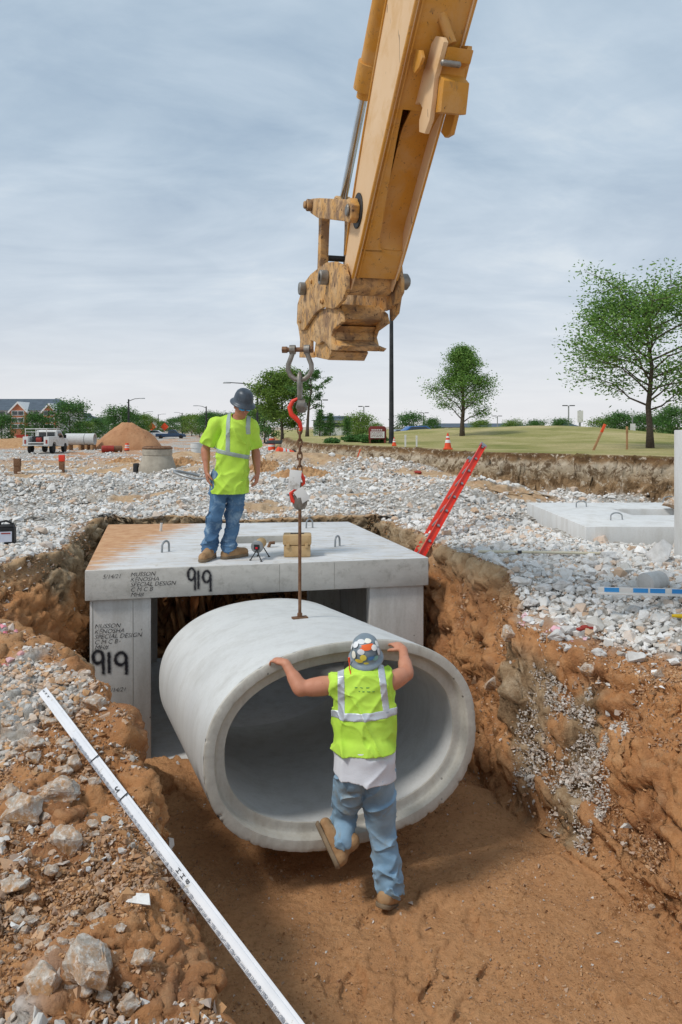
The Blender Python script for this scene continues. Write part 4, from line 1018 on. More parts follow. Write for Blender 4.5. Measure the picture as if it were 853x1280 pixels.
def hand(s, W, D, Nn, T, curl=.35, sc=1.0, spread=.10, cf=None, thumb=.55):
    """W wrist, D towards the fingers, Nn palm normal (palm faces this way), T thumb side"""
    D = D.normalized(); T = (T-D*T.dot(D)).normalized(); Nn = (Nn-D*Nn.dot(D)-T*Nn.dot(T)).normalized()
    s.cap(W-D*.01, W+D*.045*sc, .026*sc, .036*sc, k=.012, sq=(Nn, 1.5)); s.cap(W+D*.03*sc, W+D*.078*sc, .036*sc, .037*sc, k=.012, sq=(Nn, 2.1))
    for i, (o, L) in enumerate(((.030, .074), (.010, .083), (-.011, .077), (-.031, .060))):
        q = W+D*.082*sc+T*(o*sc); d = (D+T*(o*spread*6)).normalized(); an = 0; r = .0098*sc-.0006*i
        s.cap(W+D*.05*sc+T*(o*.8*sc), q, r*1.15, r*1.1, k=.006)
        for j, l in enumerate((.46, .31, .23)):
            an += (cf[j] if cf else curl*(.8, 1.1, .8)[j]); e = q+(d*math.cos(an)+Nn*math.sin(an))*(L*sc*l); s.cap(q, e, r*(1-.07*j), r*(.93-.08*j), k=.002); q = e
    q = W+D*.018*sc+T*.022*sc; d1 = (D*.62+T*.75+Nn*.3).normalized(); e = q+d1*.042*sc; s.cap(q, e, .015*sc, .0125*sc, k=.010)
    d2 = (D*.9+T*(thumb*.5)+Nn*.35).normalized(); e2 = e+d2*.032*sc; s.cap(e, e2, .0125*sc, .0108*sc, k=.003); e3 = e2+(d2+Nn*.25-T*.15).normalized()*.026*sc; s.cap(e2, e3, .0108*sc, .0092*sc, k=.003)
def head(s, c, fw, up, sc=1.0):
    """skull, jaw, nose, lips, ears, eyes around centre c"""
    fw = fw.normalized(); r = fw.cross(up).normalized(); up = r.cross(fw).normalized(); rot = np.stack([np.array(r[:]), np.array(fw[:]), np.array(up[:])], 1)
    q = lambda a, b, z: c+(r*a+fw*b+up*z)*sc
    s.ell(q(0, -.01, .025), (.076*sc, .096*sc, .096*sc), rot, k=.02); s.ell(q(0, .018, -.045), (.058*sc, .068*sc, .072*sc), rot, k=.03); s.ell(q(0, .052, -.088), (.028*sc, .024*sc, .022*sc), rot, k=.02)
    for a in (-1, 1):
        s.ell(q(a*.036, .060, -.025), (.024*sc, .022*sc, .022*sc), rot, k=.015); s.ell(q(a*.032, .092, .012), (.017*sc, .014*sc, .012*sc), rot, k=.01, op='sub'); s.ell(q(a*.032, .079, .011), (.0125*sc,)*3, rot, k=.002)
        s.ell(q(a*.031, .082, .028), (.022*sc, .012*sc, .006*sc), rot, k=.008); s.ell(q(a*.077, -.006, -.008), (.009*sc, .020*sc, .032*sc), rot, k=.005); s.ell(q(a*.082, -.004, -.006), (.006*sc, .010*sc, .018*sc), rot, k=.003, op='sub')
        s.ell(q(a*.012, .096, -.026), (.008*sc, .009*sc, .007*sc), rot, k=.006)
    s.cap(q(0, .086, .018), q(0, .108, -.022), .008*sc, .0125*sc, k=.01); s.ell(q(0, .084, -.052), (.024*sc, .012*sc, .006*sc), rot, k=.005); s.ell(q(0, .082, -.064), (.020*sc, .012*sc, .0075*sc), rot, k=.005); s.cap(q(-.018, .096, -.0575), q(.018, .096, -.0575), .0022*sc, k=.003, op='sub')
    return q
def hat(root, c, fw, up, mat, brim=.052, peak=.01, sc=1.0):
    fw = fw.normalized(); r = fw.cross(up).normalized(); up = r.cross(fw).normalized(); rm = Matrix((r, fw, up)).transposed()
    hb = MB(); prof = [(.0, .135), (.035, .132), (.065, .120), (.09, .096), (.104, .062), (.110, .03), (.112, .0), (.112+brim*.35, -.008), (.112+brim*.8, -.018), (.112+brim, -.026), (.112+brim, -.031), (.112+brim*.7, -.024), (.106, -.010), (.102, .0), (.09, .07), (.06, .105), (.0, .12)]
    prof = [(a*sc*.94, b*sc) for a, b in prof]; hb.lathe(prof, c, 48, rm, sx=.95, sy=1.13)
    o = build('hard_hat', hb, mat, root, smooth=True, world=True, auto=60)
    rb = MB()
    for a in (-.022, 0, .022): rb.tube([c+rm @ Vector((a*sc, b*sc*.98, z*sc)) for b, z in ((-.112, .035), (-.098, .075), (-.065, .110), (-.02, .128), (.03, .127), (.07, .108), (.10, .075), (.113, .035))], .004*sc, 6)
    build('hat_ridge', rb, mat, o, smooth=True).location = -root.location
    return o, rm
def person(name, base, label): return empty('person', base, label, 'person')
def wr(p, amp, fx, fy, fz, seed, ridge=True):
    n = fb3(p*np.array([fx, fy, fz], np.float32), 3, seed); return amp*((1-2*np.abs(n))-.5 if ridge else n)

def folds(p, amp, f, dirv, seed, sharp=2.0):
    '''cloth folds: thin creases running roughly along dirv'''
    dv_ = np.array(Vector(dirv).normalized()[:]); q = p+.09*np.stack([fb3(p*4, 2, seed+k) for k in range(3)], -1); al = (q@dv_)[:, None]*dv_
    q = (q-al)*f+al*f*.22; return 1.6*amp*(np.clip(1-np.abs(vn3(q, seed))*2.4, 0, 1)**sharp-.25)

# ---- the man pushing the pipe from the trench floor
HOFF = Vector((-.004, -.012, .012))
def trench_worker():
    p_foot = P(494, 1128, 4.72); root = person('w', Vector((.3, 4.72, -1.72)), 'worker in lime vest and faded jeans, seen from behind, pushing on the big pipe rim')
    D0 = 4.66
    pel = P(456, 968, 4.66); neck = P(457, 842, 4.74); hd = P(458, 819, 4.80)
    shL = P(416, 856, 4.73); elL = P(376, 861, 4.70); wrL = P(357, 829, 4.79)
    shR = P(487, 853, 4.75); elR = P(508, 842, 4.84); wrR = P(504, 812, 5.04)
    hipL = P(439, 968, 4.66); hipR = P(474, 968, 4.66)
    knL = P(431, 1020, 4.86); anL = P(431, 1056, 4.72)
    knR = P(477, 1042, 4.76); anR = P(487, 1107, 4.70)
    lo = (-.62, 4.4, -1.85); hi = (.62, 5.3, .12)
    s = Sdf(lo, hi, .0052)
    fy = V3(0, 1, 0)
    mid = pel.lerp(neck, .5)
    s.cap(pel+V3(0, 0, .06), mid, .10, .115, k=.03, sq=(fy, 1.35)); s.cap(mid, neck-V3(0, 0, .10), .125, .125, k=.04, sq=(fy, 1.45)); s.cap(shL.lerp(shR, .18), shL.lerp(shR, .82), .065, k=.04)
    s.cap(neck-V3(0, 0, .05), hd-V3(0, 0, .02), .058, .055, k=.02)
    fwd = V3(.03, .95, .22); q = head(s, hd, fwd, V3(0, -.22, 1))
    for sh, el, w_ in ((shL, elL, wrL), (shR, elR, wrR)):
        s.cap(sh, el, .062, .046, k=.03); s.cap(sh.lerp(el, .35), sh.lerp(el, .6), .054, .05, k=.03); s.cap(el, w_, .046, .029, k=.015); s.cap(el.lerp(w_, .15), el.lerp(w_, .4), .048, .044, k=.02)
    hand(s, wrL, V3(-.66, .62, .02), V3(.1, .15, -1), V3(.75, .6, 0), curl=.30, cf=(.25, .7, .6))
    hand(s, wrR, V3(-.35, .75, .12), V3(-.1, .1, -1), V3(-.9, -.1, 0), curl=.25, cf=(.15, .3, .3))
    for hp, kn, an in ((hipL, knL, anL), (hipR, knR, anR)): s.cap(hp, kn, .07, .052, k=.02); s.cap(kn, an, .05, .036, k=.01)
    s.mesh('body', 'skin', root, smooth=1)
    # trousers
    t = Sdf((-.25, 4.4, -1.85), (.45, 5.1, -.62), .0052)
    t.cap(hipL+V3(.03, 0, .08), hipR+V3(-.03, 0, .08), .122, k=.03, sq=(fy, 1.2)); t.cap(hipL+V3(.012, 0, .0), knL, .112, .082, k=.03); t.cap(hipR+V3(-.01, 0, .0), knR, .114, .084, k=.012)
    t.cap(knL, anL+V3(0, 0, .02), .086, .070, k=.02); t.cap(knR, anR+V3(0, 0, .0), .090, .078, k=.02); t.cap(anR+V3(0, 0, .02), anR+V3(.01, 0, -.03), .080, .080, k=.01)
    t.cap(hipL.lerp(hipR, .15)+V3(0, -.05, .0), hipL.lerp(hipR, .3)+V3(0, -.05, .03), .075, k=.03); t.cap(hipL.lerp(hipR, .85)+V3(0, -.05, .0), hipL.lerp(hipR, .7)+V3(0, -.05, .03), .075, k=.03)
    t.plane(pel+V3(0, 0, .14), (0, 0, 1)); t.plane(anR-V3(0, 0, .045), (0, .0, -1))
    t.warp(lambda p: -folds(p, .013, 9, (.8, .2, .45), 21)-folds(p, .010, 12, (-.7, 0, .6), 22)*sm(-1.0, -1.35, p[:, 2])-folds(p, .013, 15, (1, 0, .25), 25)*sm(-1.35, -1.5, p[:, 2])+wr(p, .002, 16, 16, 30, 23))
    t.mesh('trousers', 'denim_light', root)
    pk = Sdf((-.1, 4.4, -1.1), (.45, 4.8, -.7), .0052)
    for px0, px1 in ((434, 451), (461, 479)):       # back pockets
        g = Sdf((-.25, 4.35, -1.25), (.45, 4.75, -.7), .005); g.cap(hipL+V3(.03, 0, .08), hipR+V3(-.03, 0, .08), .1265, k=.03, sq=(fy, 1.2)); g.cap(hipL+V3(.012, 0, .0), knL, .1165, .0865, k=.03); g.cap(hipR+V3(-.01, 0, .0), knR, .1185, .0885, k=.012)
        g.cap(hipL.lerp(hipR, .15)+V3(0, -.05, .0), hipL.lerp(hipR, .3)+V3(0, -.05, .03), .0795, k=.03); g.cap(hipL.lerp(hipR, .85)+V3(0, -.05, .0), hipL.lerp(hipR, .7)+V3(0, -.05, .03), .0795, k=.03)
        g.warp(lambda p: -folds(p, .013, 9, (.8, .2, .45), 21)+wr(p, .002, 16, 16, 30, 23))
        X = (g.lo[0]+g.h*np.arange(g.n[0]))[:, None, None]; Z = (g.lo[2]+g.h*np.arange(g.n[2]))[None, None, :]; Y = (g.lo[1]+g.h*np.arange(g.n[1]))[None, :, None]
        x0, x1 = P(px0, 980, 4.55).x, P(px1, 980, 4.55).x; z1_, z0_ = P(0, 972, 4.55).z, P(0, 996, 4.55).z; xc = (x0+x1)/2
        g.f = np.maximum(g.f, np.maximum(np.maximum(np.abs(X-xc)-(x1-x0)/2+0*Z, Z-z1_), z0_-Z-.25*np.abs(X-xc)+.02)+np.maximum(Y-4.62, 0)).astype(np.float32); g.mesh('pocket', 'denim_light', root)
    # boots
    def boot(an, toe, heel_dir, up, name='boot'):
        d = (toe-an); L = d.length; dn = d.normalized(); u = up-dn*up.dot(dn); u.normalize(); b = Sdf(tuple(min(an[i], toe[i])-.16 for i in range(3)), tuple(max(an[i], toe[i])+.16 for i in range(3)), .005); side = dn.cross(u)
        heel = an-dn*.045-u*.06; b.cap(an+u*.05, an-u*.02, .056, .058, k=.02); b.cap(heel, an-u*.045+dn*.08, .052, .050, k=.03); b.cap(an-u*.045+dn*.06, toe-u*.05, .052, .046, k=.03, sq=(u, 1.15)); b.plane(an-u*.088, -u)
        b.warp(lambda p: wr(p, .003, 25, 25, 25, 5)); o = b.mesh(name, 'leather', root)
        c = Sdf(tuple(min(an[i], toe[i])-.18 for i in range(3)), tuple(max(an[i], toe[i])+.18 for i in range(3)), .005); c.cap(heel-u*.03, an-u*.075+dn*.08, .054, .052, k=.01); c.cap(an-u*.075+dn*.08, toe-u*.08, .052, .050, k=.02); c.plane(an-u*.084, u); c.plane(an-u*.112, -u)
        so_ = c.mesh('sole', 'sole', o); so_.location = Vector()
        return o
    boot(anR+V3(0, 0, -.015), P(499, 1113, 4.86)+V3(.03, .02, .015), None, V3(0, 0, 1))
    boot(anL+V3(.0, .0, -.005), P(416, 1026, 4.82), None, V3(.85, .35, .45))
    hem_z = P(450, 946, 4.55).z
    # tee shirt under the vest
    ts = Sdf((-.2, 4.4, -1.05), (.42, 5.0, -.1), .0055)
    ts.cap(pel+V3(.0, -.012, -.10), mid, .216, .18, k=.03, sq=(fy, 1.25)); ts.cap(hipR+V3(.05, -.02, .06), hipR+V3(.085, -.02, -.04), .03, .022, k=.02)
    ts.plane(pel+V3(0, 0, .0), (-.10, 0, -1)); ts.plane((0, 0, hem_z+.02), (0, 0, 1)); ts.warp(lambda p: -folds(p, .010, 10, (.6, 0, .5), 31)); ts.mesh('t_shirt', 'tee', root)
    # vest
    def vest_field(grow=0):
        v = Sdf((-.34, 4.4, -.98), (.46, 5.05, -.02), .0055)
        v.cap(pel+V3(0, 0, -.05), mid+V3(0, 0, 0), .205+grow, .205+grow, k=.01, sq=(fy, 1.5)); v.cap(mid, neck-V3(0, 0, .11), .205+grow, .195+grow, k=.03, sq=(fy, 1.5))
        v.cap(shL.lerp(shR, .10)+V3(0, 0, .0), shL.lerp(shR, .90), .078+grow, k=.05, sq=(fy, .98)); v.cap(pel+V3(-.04, -.01, .12), pel+V3(.05, -.01, .12), .17+grow, k=.02, sq=(fy, 1.15))
        v.warp(lambda p: -folds(p, .014, 7, (.75, 0, -.6), 41)-folds(p, .010, 8, (-.5, 0, -.8), 43)-folds(p, .006, 14, (.6, 0, -.3), 44)+wr(p, .002, 14, 14, 10, 45))
        return v
    v = vest_field(); v0 = v.f.copy()
    sx = lambda px: P(px, 900, 4.6).x
    hem = P(450, 946, 4.55).z
    v.plane((0, 0, hem), (.03, 0, -1)); v.plane((P(409, 850, 4.66).x, 0, -.2), (-1, 0, .03)); v.plane((P(495, 850, 4.66).x, 0, -.2), (1, 0, .03))
    v.ell(neck+V3(0, .03, .03), (.082, .10, .055), k=.01, op='sub'); v.f = np.maximum(v.f, -(v0+.03)) if False else v.f
    ve = v.mesh('safety_vest', 'hiviz', root)
    def stripe(sel, name='reflective_stripe'):
        g = vest_field(.0045); g.f = g.f.astype(np.float32)
        X = (g.lo[0]+g.h*np.arange(g.n[0]))[:, None, None]; Y = (g.lo[1]+g.h*np.arange(g.n[1]))[None, :, None]; Z = (g.lo[2]+g.h*np.arange(g.n[2]))[None, None, :]
        cut = sel(X, Y, Z); g.f = np.maximum(g.f, cut).astype(np.float32); g.plane((0, 0, hem), (.03, 0, -1)); g.plane((P(409, 850, 4.66).x-.004, 0, -.2), (-1, 0, .03)); g.plane((P(495, 850, 4.66).x+.004, 0, -.2), (1, 0, .03)); g.ell(neck+V3(0, .03, .03), (.080, .10, .053), k=.01, op='sub')
        o = g.mesh(name, 'reflect', ve); return o
    zb = P(450, 898, 4.57).z
    stripe(lambda X, Y, Z: np.abs(Z-zb-(X-.12)*.06)+0*Y-.025)
    xL, xR = sx(427), sx(484)
    stripe(lambda X, Y, Z: np.maximum(np.abs(X-xL+.06*(Z-zb)*.2)+0*Y-.023, zb-Z)); stripe(lambda X, Y, Z: np.maximum(np.abs(X-xR+.12*(Z-zb))+0*Y-.023, zb-Z))
    # faint two-line green print on the back
    M['print'] = pm('faded_green_print', '7fae45', '6f9d4a', rough=.8, bump=0)
    for py_, segs in ((861, ((443, 448), (449, 455), (457, 463))), (865.5, ((447, 451), (452, 457), (458, 464), (465, 470)))):
        zc_ = P(450, py_, 4.6).z
        stripe2 = vest_field(.0038); X = (stripe2.lo[0]+stripe2.h*np.arange(stripe2.n[0]))[:, None, None]; Z = (stripe2.lo[2]+stripe2.h*np.arange(stripe2.n[2]))[None, None, :]; Y = (stripe2.lo[1]+stripe2.h*np.arange(stripe2.n[1]))[None, :, None]
        reg = np.full((stripe2.n[0], 1, stripe2.n[2]), 9.)
        for a_, b_ in segs: xa_, xb_ = sx(a_), sx(b_); reg = np.minimum(reg, np.maximum(np.abs(X-(xa_+xb_)/2)-(xb_-xa_)/2+.002, np.abs(Z-zc_)-.0055))
        stripe2.f = np.maximum(stripe2.f, reg+np.maximum(Y-4.72, 0)).astype(np.float32); stripe2.mesh('back_print', 'print', ve)
    # hat with stickers
    ho, rm = hat(root, hd+HOFF, V3(.05, .92, .30), V3(-.06, -.32, .94), M['hat_grey'], .024, sc=.98)
    hc = hd+HOFF; SCH = .98; rr = random.Random(4); cols = ['dfe1e2', 'e8672b', 'e2cf57', '4f7fb5', 'e9e6d8', 'd7d9da', 'd8b94a', 'f0efe9', '7fb0a8', 'e36b3a']
    for i, c_ in enumerate(cols):
        if 'stk'+c_ not in M: M['stk'+c_] = pm('sticker_'+str(i), c_, rough=.5, bump=0)
    spots = [(-.9, .95, .020, .020, 'dfe1e2'), (.15, .85, .036, .011, 'e8672b'), (.25, .98, .034, .010, 'e8672b'), (.75, .80, .020, .018, 'f0efe9'), (-.75, .45, .019, .024, 'e9e6d8'), (-.1, .42, .019, .019, 'e2cf57'), (-.35, .22, .026, .012, 'd8b94a'), (.35, .35, .022, .012, '4f7fb5'), (1.05, .5, .018, .026, 'd7d9da'), (-.25, .70, .020, .016, 'd7d9da'), (.65, .28, .022, .014, '7fb0a8'), (.05, .10, .016, .008, 'e2cf57'), (-1.3, .7, .018, .020, 'dfe1e2'), (1.3, .85, .02, .02, 'f0efe9'), (-.5, 1.2, .022, .018, 'd7d9da'), (.5, 1.25, .02, .02, 'e9e6d8')]
    for az, el_, a, b, c_ in spots:
        mbs = MB(); vs = []; nn_ = 7
        def dome(az, el_):      # az from the back of the hat
            d = Vector((math.sin(az)*math.cos(el_), -math.cos(az)*math.cos(el_), math.sin(el_))); k = (abs(d.x/(.1*SCH))**2.6+abs(d.y/(.1189*SCH))**2.6+abs(d.z/(.135*SCH))**2.6)**(-1/2.6); return d*k*1.012
        for i in range(nn_):
            for j in range(nn_):
                u = (i/(nn_-1)*2-1); v_ = (j/(nn_-1)*2-1); uu = u*math.sqrt(1-v_*v_/2); vv = v_*math.sqrt(1-u*u/2); q_ = dome(az+uu*a/.11/max(.35, math.cos(el_)), el_+vv*b/.12); vs.append(hc+rm @ q_)
        mbs.add(vs, [(i*nn_+j, i*nn_+j+1, (i+1)*nn_+j+1, (i+1)*nn_+j) for i in range(nn_-1) for j in range(nn_-1)])
        so_ = build('sticker', mbs, M['stk'+c_], ho, smooth=True); so_.location = -root.location
    # ear plug cord and faint back print
    mbs = MB(); mbs.tube([P(437, 826, 4.72), P(437, 836, 4.70), P(439, 843, 4.68)], .004, 6); build('ear_plug_cord', mbs, M['orange'], root, world=True, smooth=True)
    mbs = MB(); mbs.tube([P(436.5, 822, 4.72), P(437, 828, 4.72)], .008, 6); build('ear_muff', mbs, M['orange'], root, world=True, smooth=True)
def rm_up(fw): return (Vector((0, 0, 1))-fw.normalized()*fw.normalized().z).normalized()
trench_worker()

# ---- the man on the lid looking down
def lid_worker():
    d = 7.72
    root = person('m', Vector((GP(277, 697).x, 7.72, 0)), 'man in lime t-shirt and dark hard hat standing on the vault lid, looking down')
    fL = GP(262, 697, 0); fR = GP(294, 694, 0)
    J = lambda px, py, dd=0: P(px, py, d+dd)
    pel = J(287, 604); neck = J(297, 521, -.03); hd = J(303, 507.5, -.09)
    shL = J(270, 530, .0); elL = J(257, 562, .02); wrL = J(259, 590, -.08)
    shR = J(314, 532, .05); elR = J(320, 566, .10); wrR = J(322, 592, .02)
    hipL = J(277, 608, 0); hipR = J(297, 608, .03); knL = J(268, 650, -.05); knR = J(291, 650, .06); anL = J(262.5, 686, .0); anR = J(287, 684, .03)
    fy = V3(.25, -1, 0).normalized()
    s = Sdf((-1.62, 7.3, -.02), (-.72, 8.2, 1.95), .0065)
    mid = pel.lerp(neck, .5)
    s.cap(pel, mid, .12, .12, k=.03, sq=(fy, 1.3)); s.cap(mid, neck-V3(0, 0, .1), .125, .13, k=.04, sq=(fy, 1.4)); s.cap(shL, shR, .06, k=.04)
    s.cap(neck-V3(0, 0, .06), hd-V3(0, 0, .02), .060, .057, k=.02)
    fw = V3(.42, -.76, -.44); up = V3(.2, -.3, .9)
    q = head(s, hd, fw, up, 1.02)
    for sh, el, w_ in ((shL, elL, wrL), (shR, elR, wrR)):
        s.cap(sh, el, .056, .043, k=.03); s.cap(el, w_, .045, .029, k=.015); s.cap(el.lerp(w_, .15), el.lerp(w_, .42), .046, .040, k=.02)
    hand(s, wrL, V3(.15, -.1, -1), V3(1, .3, 0), V3(.3, -1, 0), curl=.28); hand(s, wrR, V3(-.12, -.15, -1), V3(-1, .3, 0), V3(-.2, -1, 0), curl=.38)
    for hp, kn, an in ((hipL, knL, anL), (hipR, knR, anR)): s.cap(hp, kn, .08, .055, k=.02); s.cap(kn, an, .05, .036, k=.01)
    s.mesh('body', 'skin2', root, smooth=1)
    t = Sdf((-1.62, 7.3, .02), (-.8, 8.2, 1.02), .0065)
    t.cap(hipL+V3(.03, 0, .10), hipR+V3(-.03, 0, .10), .135, k=.03, sq=(fy, 1.15)); t.cap(hipL+V3(0, 0, .04), knL, .112, .078, k=.03); t.cap(hipR+V3(0, 0, .04), knR, .110, .078, k=.01)
    t.cap(knL, anL+V3(0, 0, .02), .078, .070, k=.02); t.cap(knR, anR+V3(0, 0, .02), .078, .070, k=.006); t.cap(anL+V3(0, 0, .03), anL+V3(0, 0, .0), .077, .077, k=.01); t.cap(anR+V3(0, 0, .03), anR, .076, .076, k=.005)
    t.plane((0, 0, .055), (0, 0, -1)); t.plane(pel+V3(0, 0, .14), (0, 0, 1))
    t.warp(lambda p: -folds(p, .014, 8, (.7, .2, .6), 61)-folds(p, .012, 14, (1, 0, .2), 63)*sm(.4, .15, p[:, 2])-folds(p, .010, 9, (-.6, 0, .7), 62))
    t.mesh('trousers', 'denim', root)
    def shirt_field(grow=0):
        v = Sdf((-1.7, 7.3, .7), (-.7, 8.25, 1.75), .0065)
        v.cap(pel+V3(.01, 0, -.12), mid, .192+grow, .172+grow, k=.03, sq=(fy, 1.22)); v.cap(mid, neck-V3(0, 0, .115), .172+grow, .160+grow, k=.04, sq=(fy, 1.3)); v.cap(shL+V3(.03, 0, -.005), shR+V3(-.03, 0, -.005), .078+grow, k=.04); v.cap(shL.lerp(shR, .33)+V3(0, 0, .035), shL.lerp(shR, .67)+V3(0, 0, .035), .062+grow, k=.05)
        for sh, el in ((shL, elL), (shR, elR)): v.cap(sh, sh.lerp(el, .92), .074+grow, .084+grow, k=.03)
        v.warp(lambda p: -folds(p, .015, 6.5, (.55, 0, -.7), 71)-folds(p, .012, 8, (-.6, 0, -.6), 73)+wr(p, .002, 15, 15, 10, 75)); return v
    def trim(v):
        v.plane((0, 0, J(290, 605).z), (.12, 0, -1)); v.ell(neck+V3(.01, -.035, .0), (.072, .075, .05), k=.008, op='sub')
        for sh, el in ((shL, elL), (shR, elR)):
            dd_ = (el-sh).normalized(); e_ = sh.lerp(el, .82)
            g = np.meshgrid(*[v.lo[i]+v.h*np.arange(v.n[i], dtype=np.float32) for i in range(3)], indexing='ij', sparse=True)
            pl_ = sum((g[i]-e_[i])*dd_[i] for i in range(3)); side_ = sum((g[i]-e_[i])**2 for i in range(3))**.5-.135
            v.f = np.maximum(v.f, -np.maximum(-pl_, side_)).astype(np.float32)
        return v
    sh_ = trim(shirt_field()).mesh('t_shirt', 'hiviz', root)
    def stripe(sel):
        g = shirt_field(.0055); X = (g.lo[0]+g.h*np.arange(g.n[0]))[:, None, None]; Y = (g.lo[1]+g.h*np.arange(g.n[1]))[None, :, None]; Z = (g.lo[2]+g.h*np.arange(g.n[2]))[None, None, :]
        g.f = np.maximum(g.f, sel(X, Y, Z)).astype(np.float32); trim(g).mesh('reflective_stripe', 'reflect_g', sh_)
    zb = J(290, 566).z; x1 = J(285, 550, -.15).x; x2 = J(310, 550, -.1).x; xa = J(272, 560, -.1).x; xb_ = J(316, 560, -.1).x
    stripe(lambda X, Y, Z: np.maximum(np.maximum(np.abs(Z-zb+(X-x1)*.22)+0*Y-.024, xa-.06-X), X-xb_-.05))
    stripe(lambda X, Y, Z: np.maximum(np.maximum(np.abs(X-x1)+0*Z+.0*Y-.024, zb-Z), -(7.95-Y))); stripe(lambda X, Y, Z: np.maximum(np.maximum(np.abs(X-x2)+0*Z+0*Y-.020, J(300, 543).z-Z), -(7.95-Y)))
    for an, toe in ((anL, fL+V3(.0, -.16, .045)), (anR, fR+V3(.14, -.03, .045))):
        an2 = Vector((an.x, an.y, .10)); dn = Vector((toe.x-an2.x, toe.y-an2.y, 0)).normalized()
        b = Sdf((an.x-.32, an.y-.32, -.01), (an.x+.36, an.y+.3, .22), .0055); heel = an2-dn*.05-V3(0, 0, .05); tp = Vector((an2.x, an2.y, .05))+dn*.19
        b.cap(an2+V3(0, 0, .04), an2, .058, k=.02); b.cap(heel, an2+dn*.08-V3(0, 0, .045), .054, .052, k=.03); b.cap(an2+dn*.06-V3(0, 0, .04), tp, .054, .047, k=.03); b.plane((0, 0, .028), (0, 0, -1)); b.warp(lambda p: wr(p, .003, 22, 22, 22, 5)); o = b.mesh('boot', 'leather', root)
        c = Sdf((an.x-.32, an.y-.32, -.02), (an.x+.36, an.y+.3, .10), .0055); c.cap(heel-V3(0, 0, .03), an2+dn*.08-V3(0, 0, .075), .055, .053, k=.01); c.cap(an2+dn*.08-V3(0, 0, .075), tp-V3(0, 0, .03), .053, .051, k=.02); c.plane((0, 0, .034), (0, 0, 1)); c.plane((0, 0, .002), (0, 0, -1)); c.mesh('sole', 'sole', o)
    ho, rm = hat(root, hd+rm_up(fw)*.052-V3(.0, -.02, -.005), fw+V3(0, 0, .02), up, M['hat_dark'], .034, sc=1.03)
    r_s = fw.normalized().cross(up).normalized(); u_s = r_s.cross(fw.normalized()).normalized(); f_s = fw.normalized()
    g = MB()
    for sx_ in (-1, 1): g.tube([hd+r_s*(sx_*.008)+f_s*.104+u_s*.010, hd+r_s*(sx_*.035)+f_s*.101+u_s*.008, hd+r_s*(sx_*.064)+f_s*.078+u_s*.010], [.014, .020, .013], 10)
    go = build('safety_glasses', g, M['lens'], root, smooth=True, world=True)
    g = MB()
    for sx_ in (-1, 1): g.tube([hd+r_s*(sx_*.066)+f_s*.078+u_s*.014, hd+r_s*(sx_*.084)+f_s*.0+u_s*.014], .004, 6)
    build('temple', g, M['black'], go).location = -root.location
    hs = Sdf(tuple(hd[i]-.2 for i in range(3)), tuple(hd[i]+.2 for i in range(3)), .006); rot = np.stack([np.array(r_s[:]), np.array(f_s[:]), np.array(u_s[:])], 1)
    hs.ell(hd-f_s*.02+u_s*.022, (.082, .094, .098), rot); hs.plane(hd+f_s*.02, f_s); hs.plane(hd-u_s*.035, -u_s); hs.mesh('hair', 'hair', root)
lid_worker()
#@@P1


# ------------------------------------------------------------------ things on and around the vault
q = GP(371, 697, 0)
bl = empty('foam_block', (q.x, q.y+.12, 0), 'tan blocky carry case with a dark handle slot standing on the vault lid', 'carry case', rz=.05)
M['tan'] = pm('tan_plastic', 'b39366', 'c4a67a', '8f744e', scale=10, rough=.75, bump=.25, bscale=50)
mb = MB(); mb.box((0, 0, .065), (.29, .22, .125)); build('case_base', mb, M['tan'], bl, bevel=.014)
mb = MB(); mb.box((0, 0, .185), (.31, .23, .112)); build('case_lid', mb, M['tan'], bl, bevel=.022)
mb = MB(); mb.box((0, -.0, .243), (.15, .035, .012)); build('handle', mb, M['dark_metal'], bl, bevel=.003)
for x in (-.1, .1):
    mb = MB(); mb.box((x, -.119, .128), (.035, .012, .05)); build('latch', mb, M['tan'], bl, bevel=.003)
q = GP(325, 700, 0)
lz = empty('pipe_laser', (q.x, q.y+.05, 0), 'small round laser level with a red window on thin splayed legs beside the standing man', 'laser level', rz=-.5)
d = Vector((.35, -1, -.12)).normalized(); c0 = Vector((-.05, .10, .165)); c1 = c0+d*.2
mb = MB(); mb.tube([c0, c0+d*.01, c1-d*.03, c1-d*.028], [.045, .055, .055, .05], 24); build('laser_body', mb, M['tan'], lz, smooth=True)
mb = MB(); mb.tube([c1-d*.03, c1-d*.025, c1-d*.005, c1], [.05, .066, .066, .058], 24); build('end_cap', mb, M['galv'], lz, smooth=True)
mb = MB(); mb.box(c1+d*.002, (.06, .01, .055), rotz(.33)); build('display', mb, M['black'], lz, bevel=.002)
mb = MB(); mb.box(c1+d*.008+Vector((0, 0, -.008)), (.025, .006, .02), rotz(.33)); build('red_window', mb, pm('red_lens', 'c0182c', rough=.2), lz, bevel=.001)
for c, s, y in ((c0, -.07, .02), (c0, .06, .05), (c1, -.06, -.03), (c1, .08, -.03)):
    mb = MB(); mb.tube([c+Vector((0, 0, -.03)), Vector((c.x+s, c.y+y, .006))], .006, 8); mb.tube([Vector((c.x+s, c.y+y, .0)), Vector((c.x+s, c.y+y, .012))], .011, 8); build('leg', mb, M['dark_metal'], lz, smooth=True)
la, lb = LA_, LB_
dl = (lb-la).normalized(); a0 = LF; wdir = Vector((-.085, -1, 0)); wdir = (wdir-dl*wdir.dot(dl)).normalized(); nd = dl.cross(wdir).normalized()
lad = empty('ladder', a0, 'red-orange fibreglass ladder standing in the pit behind the right corner of the vault', 'ladder')
Lr = (lb-a0).length; rm = Matrix((wdir, nd, dl)).transposed(); LW = .34
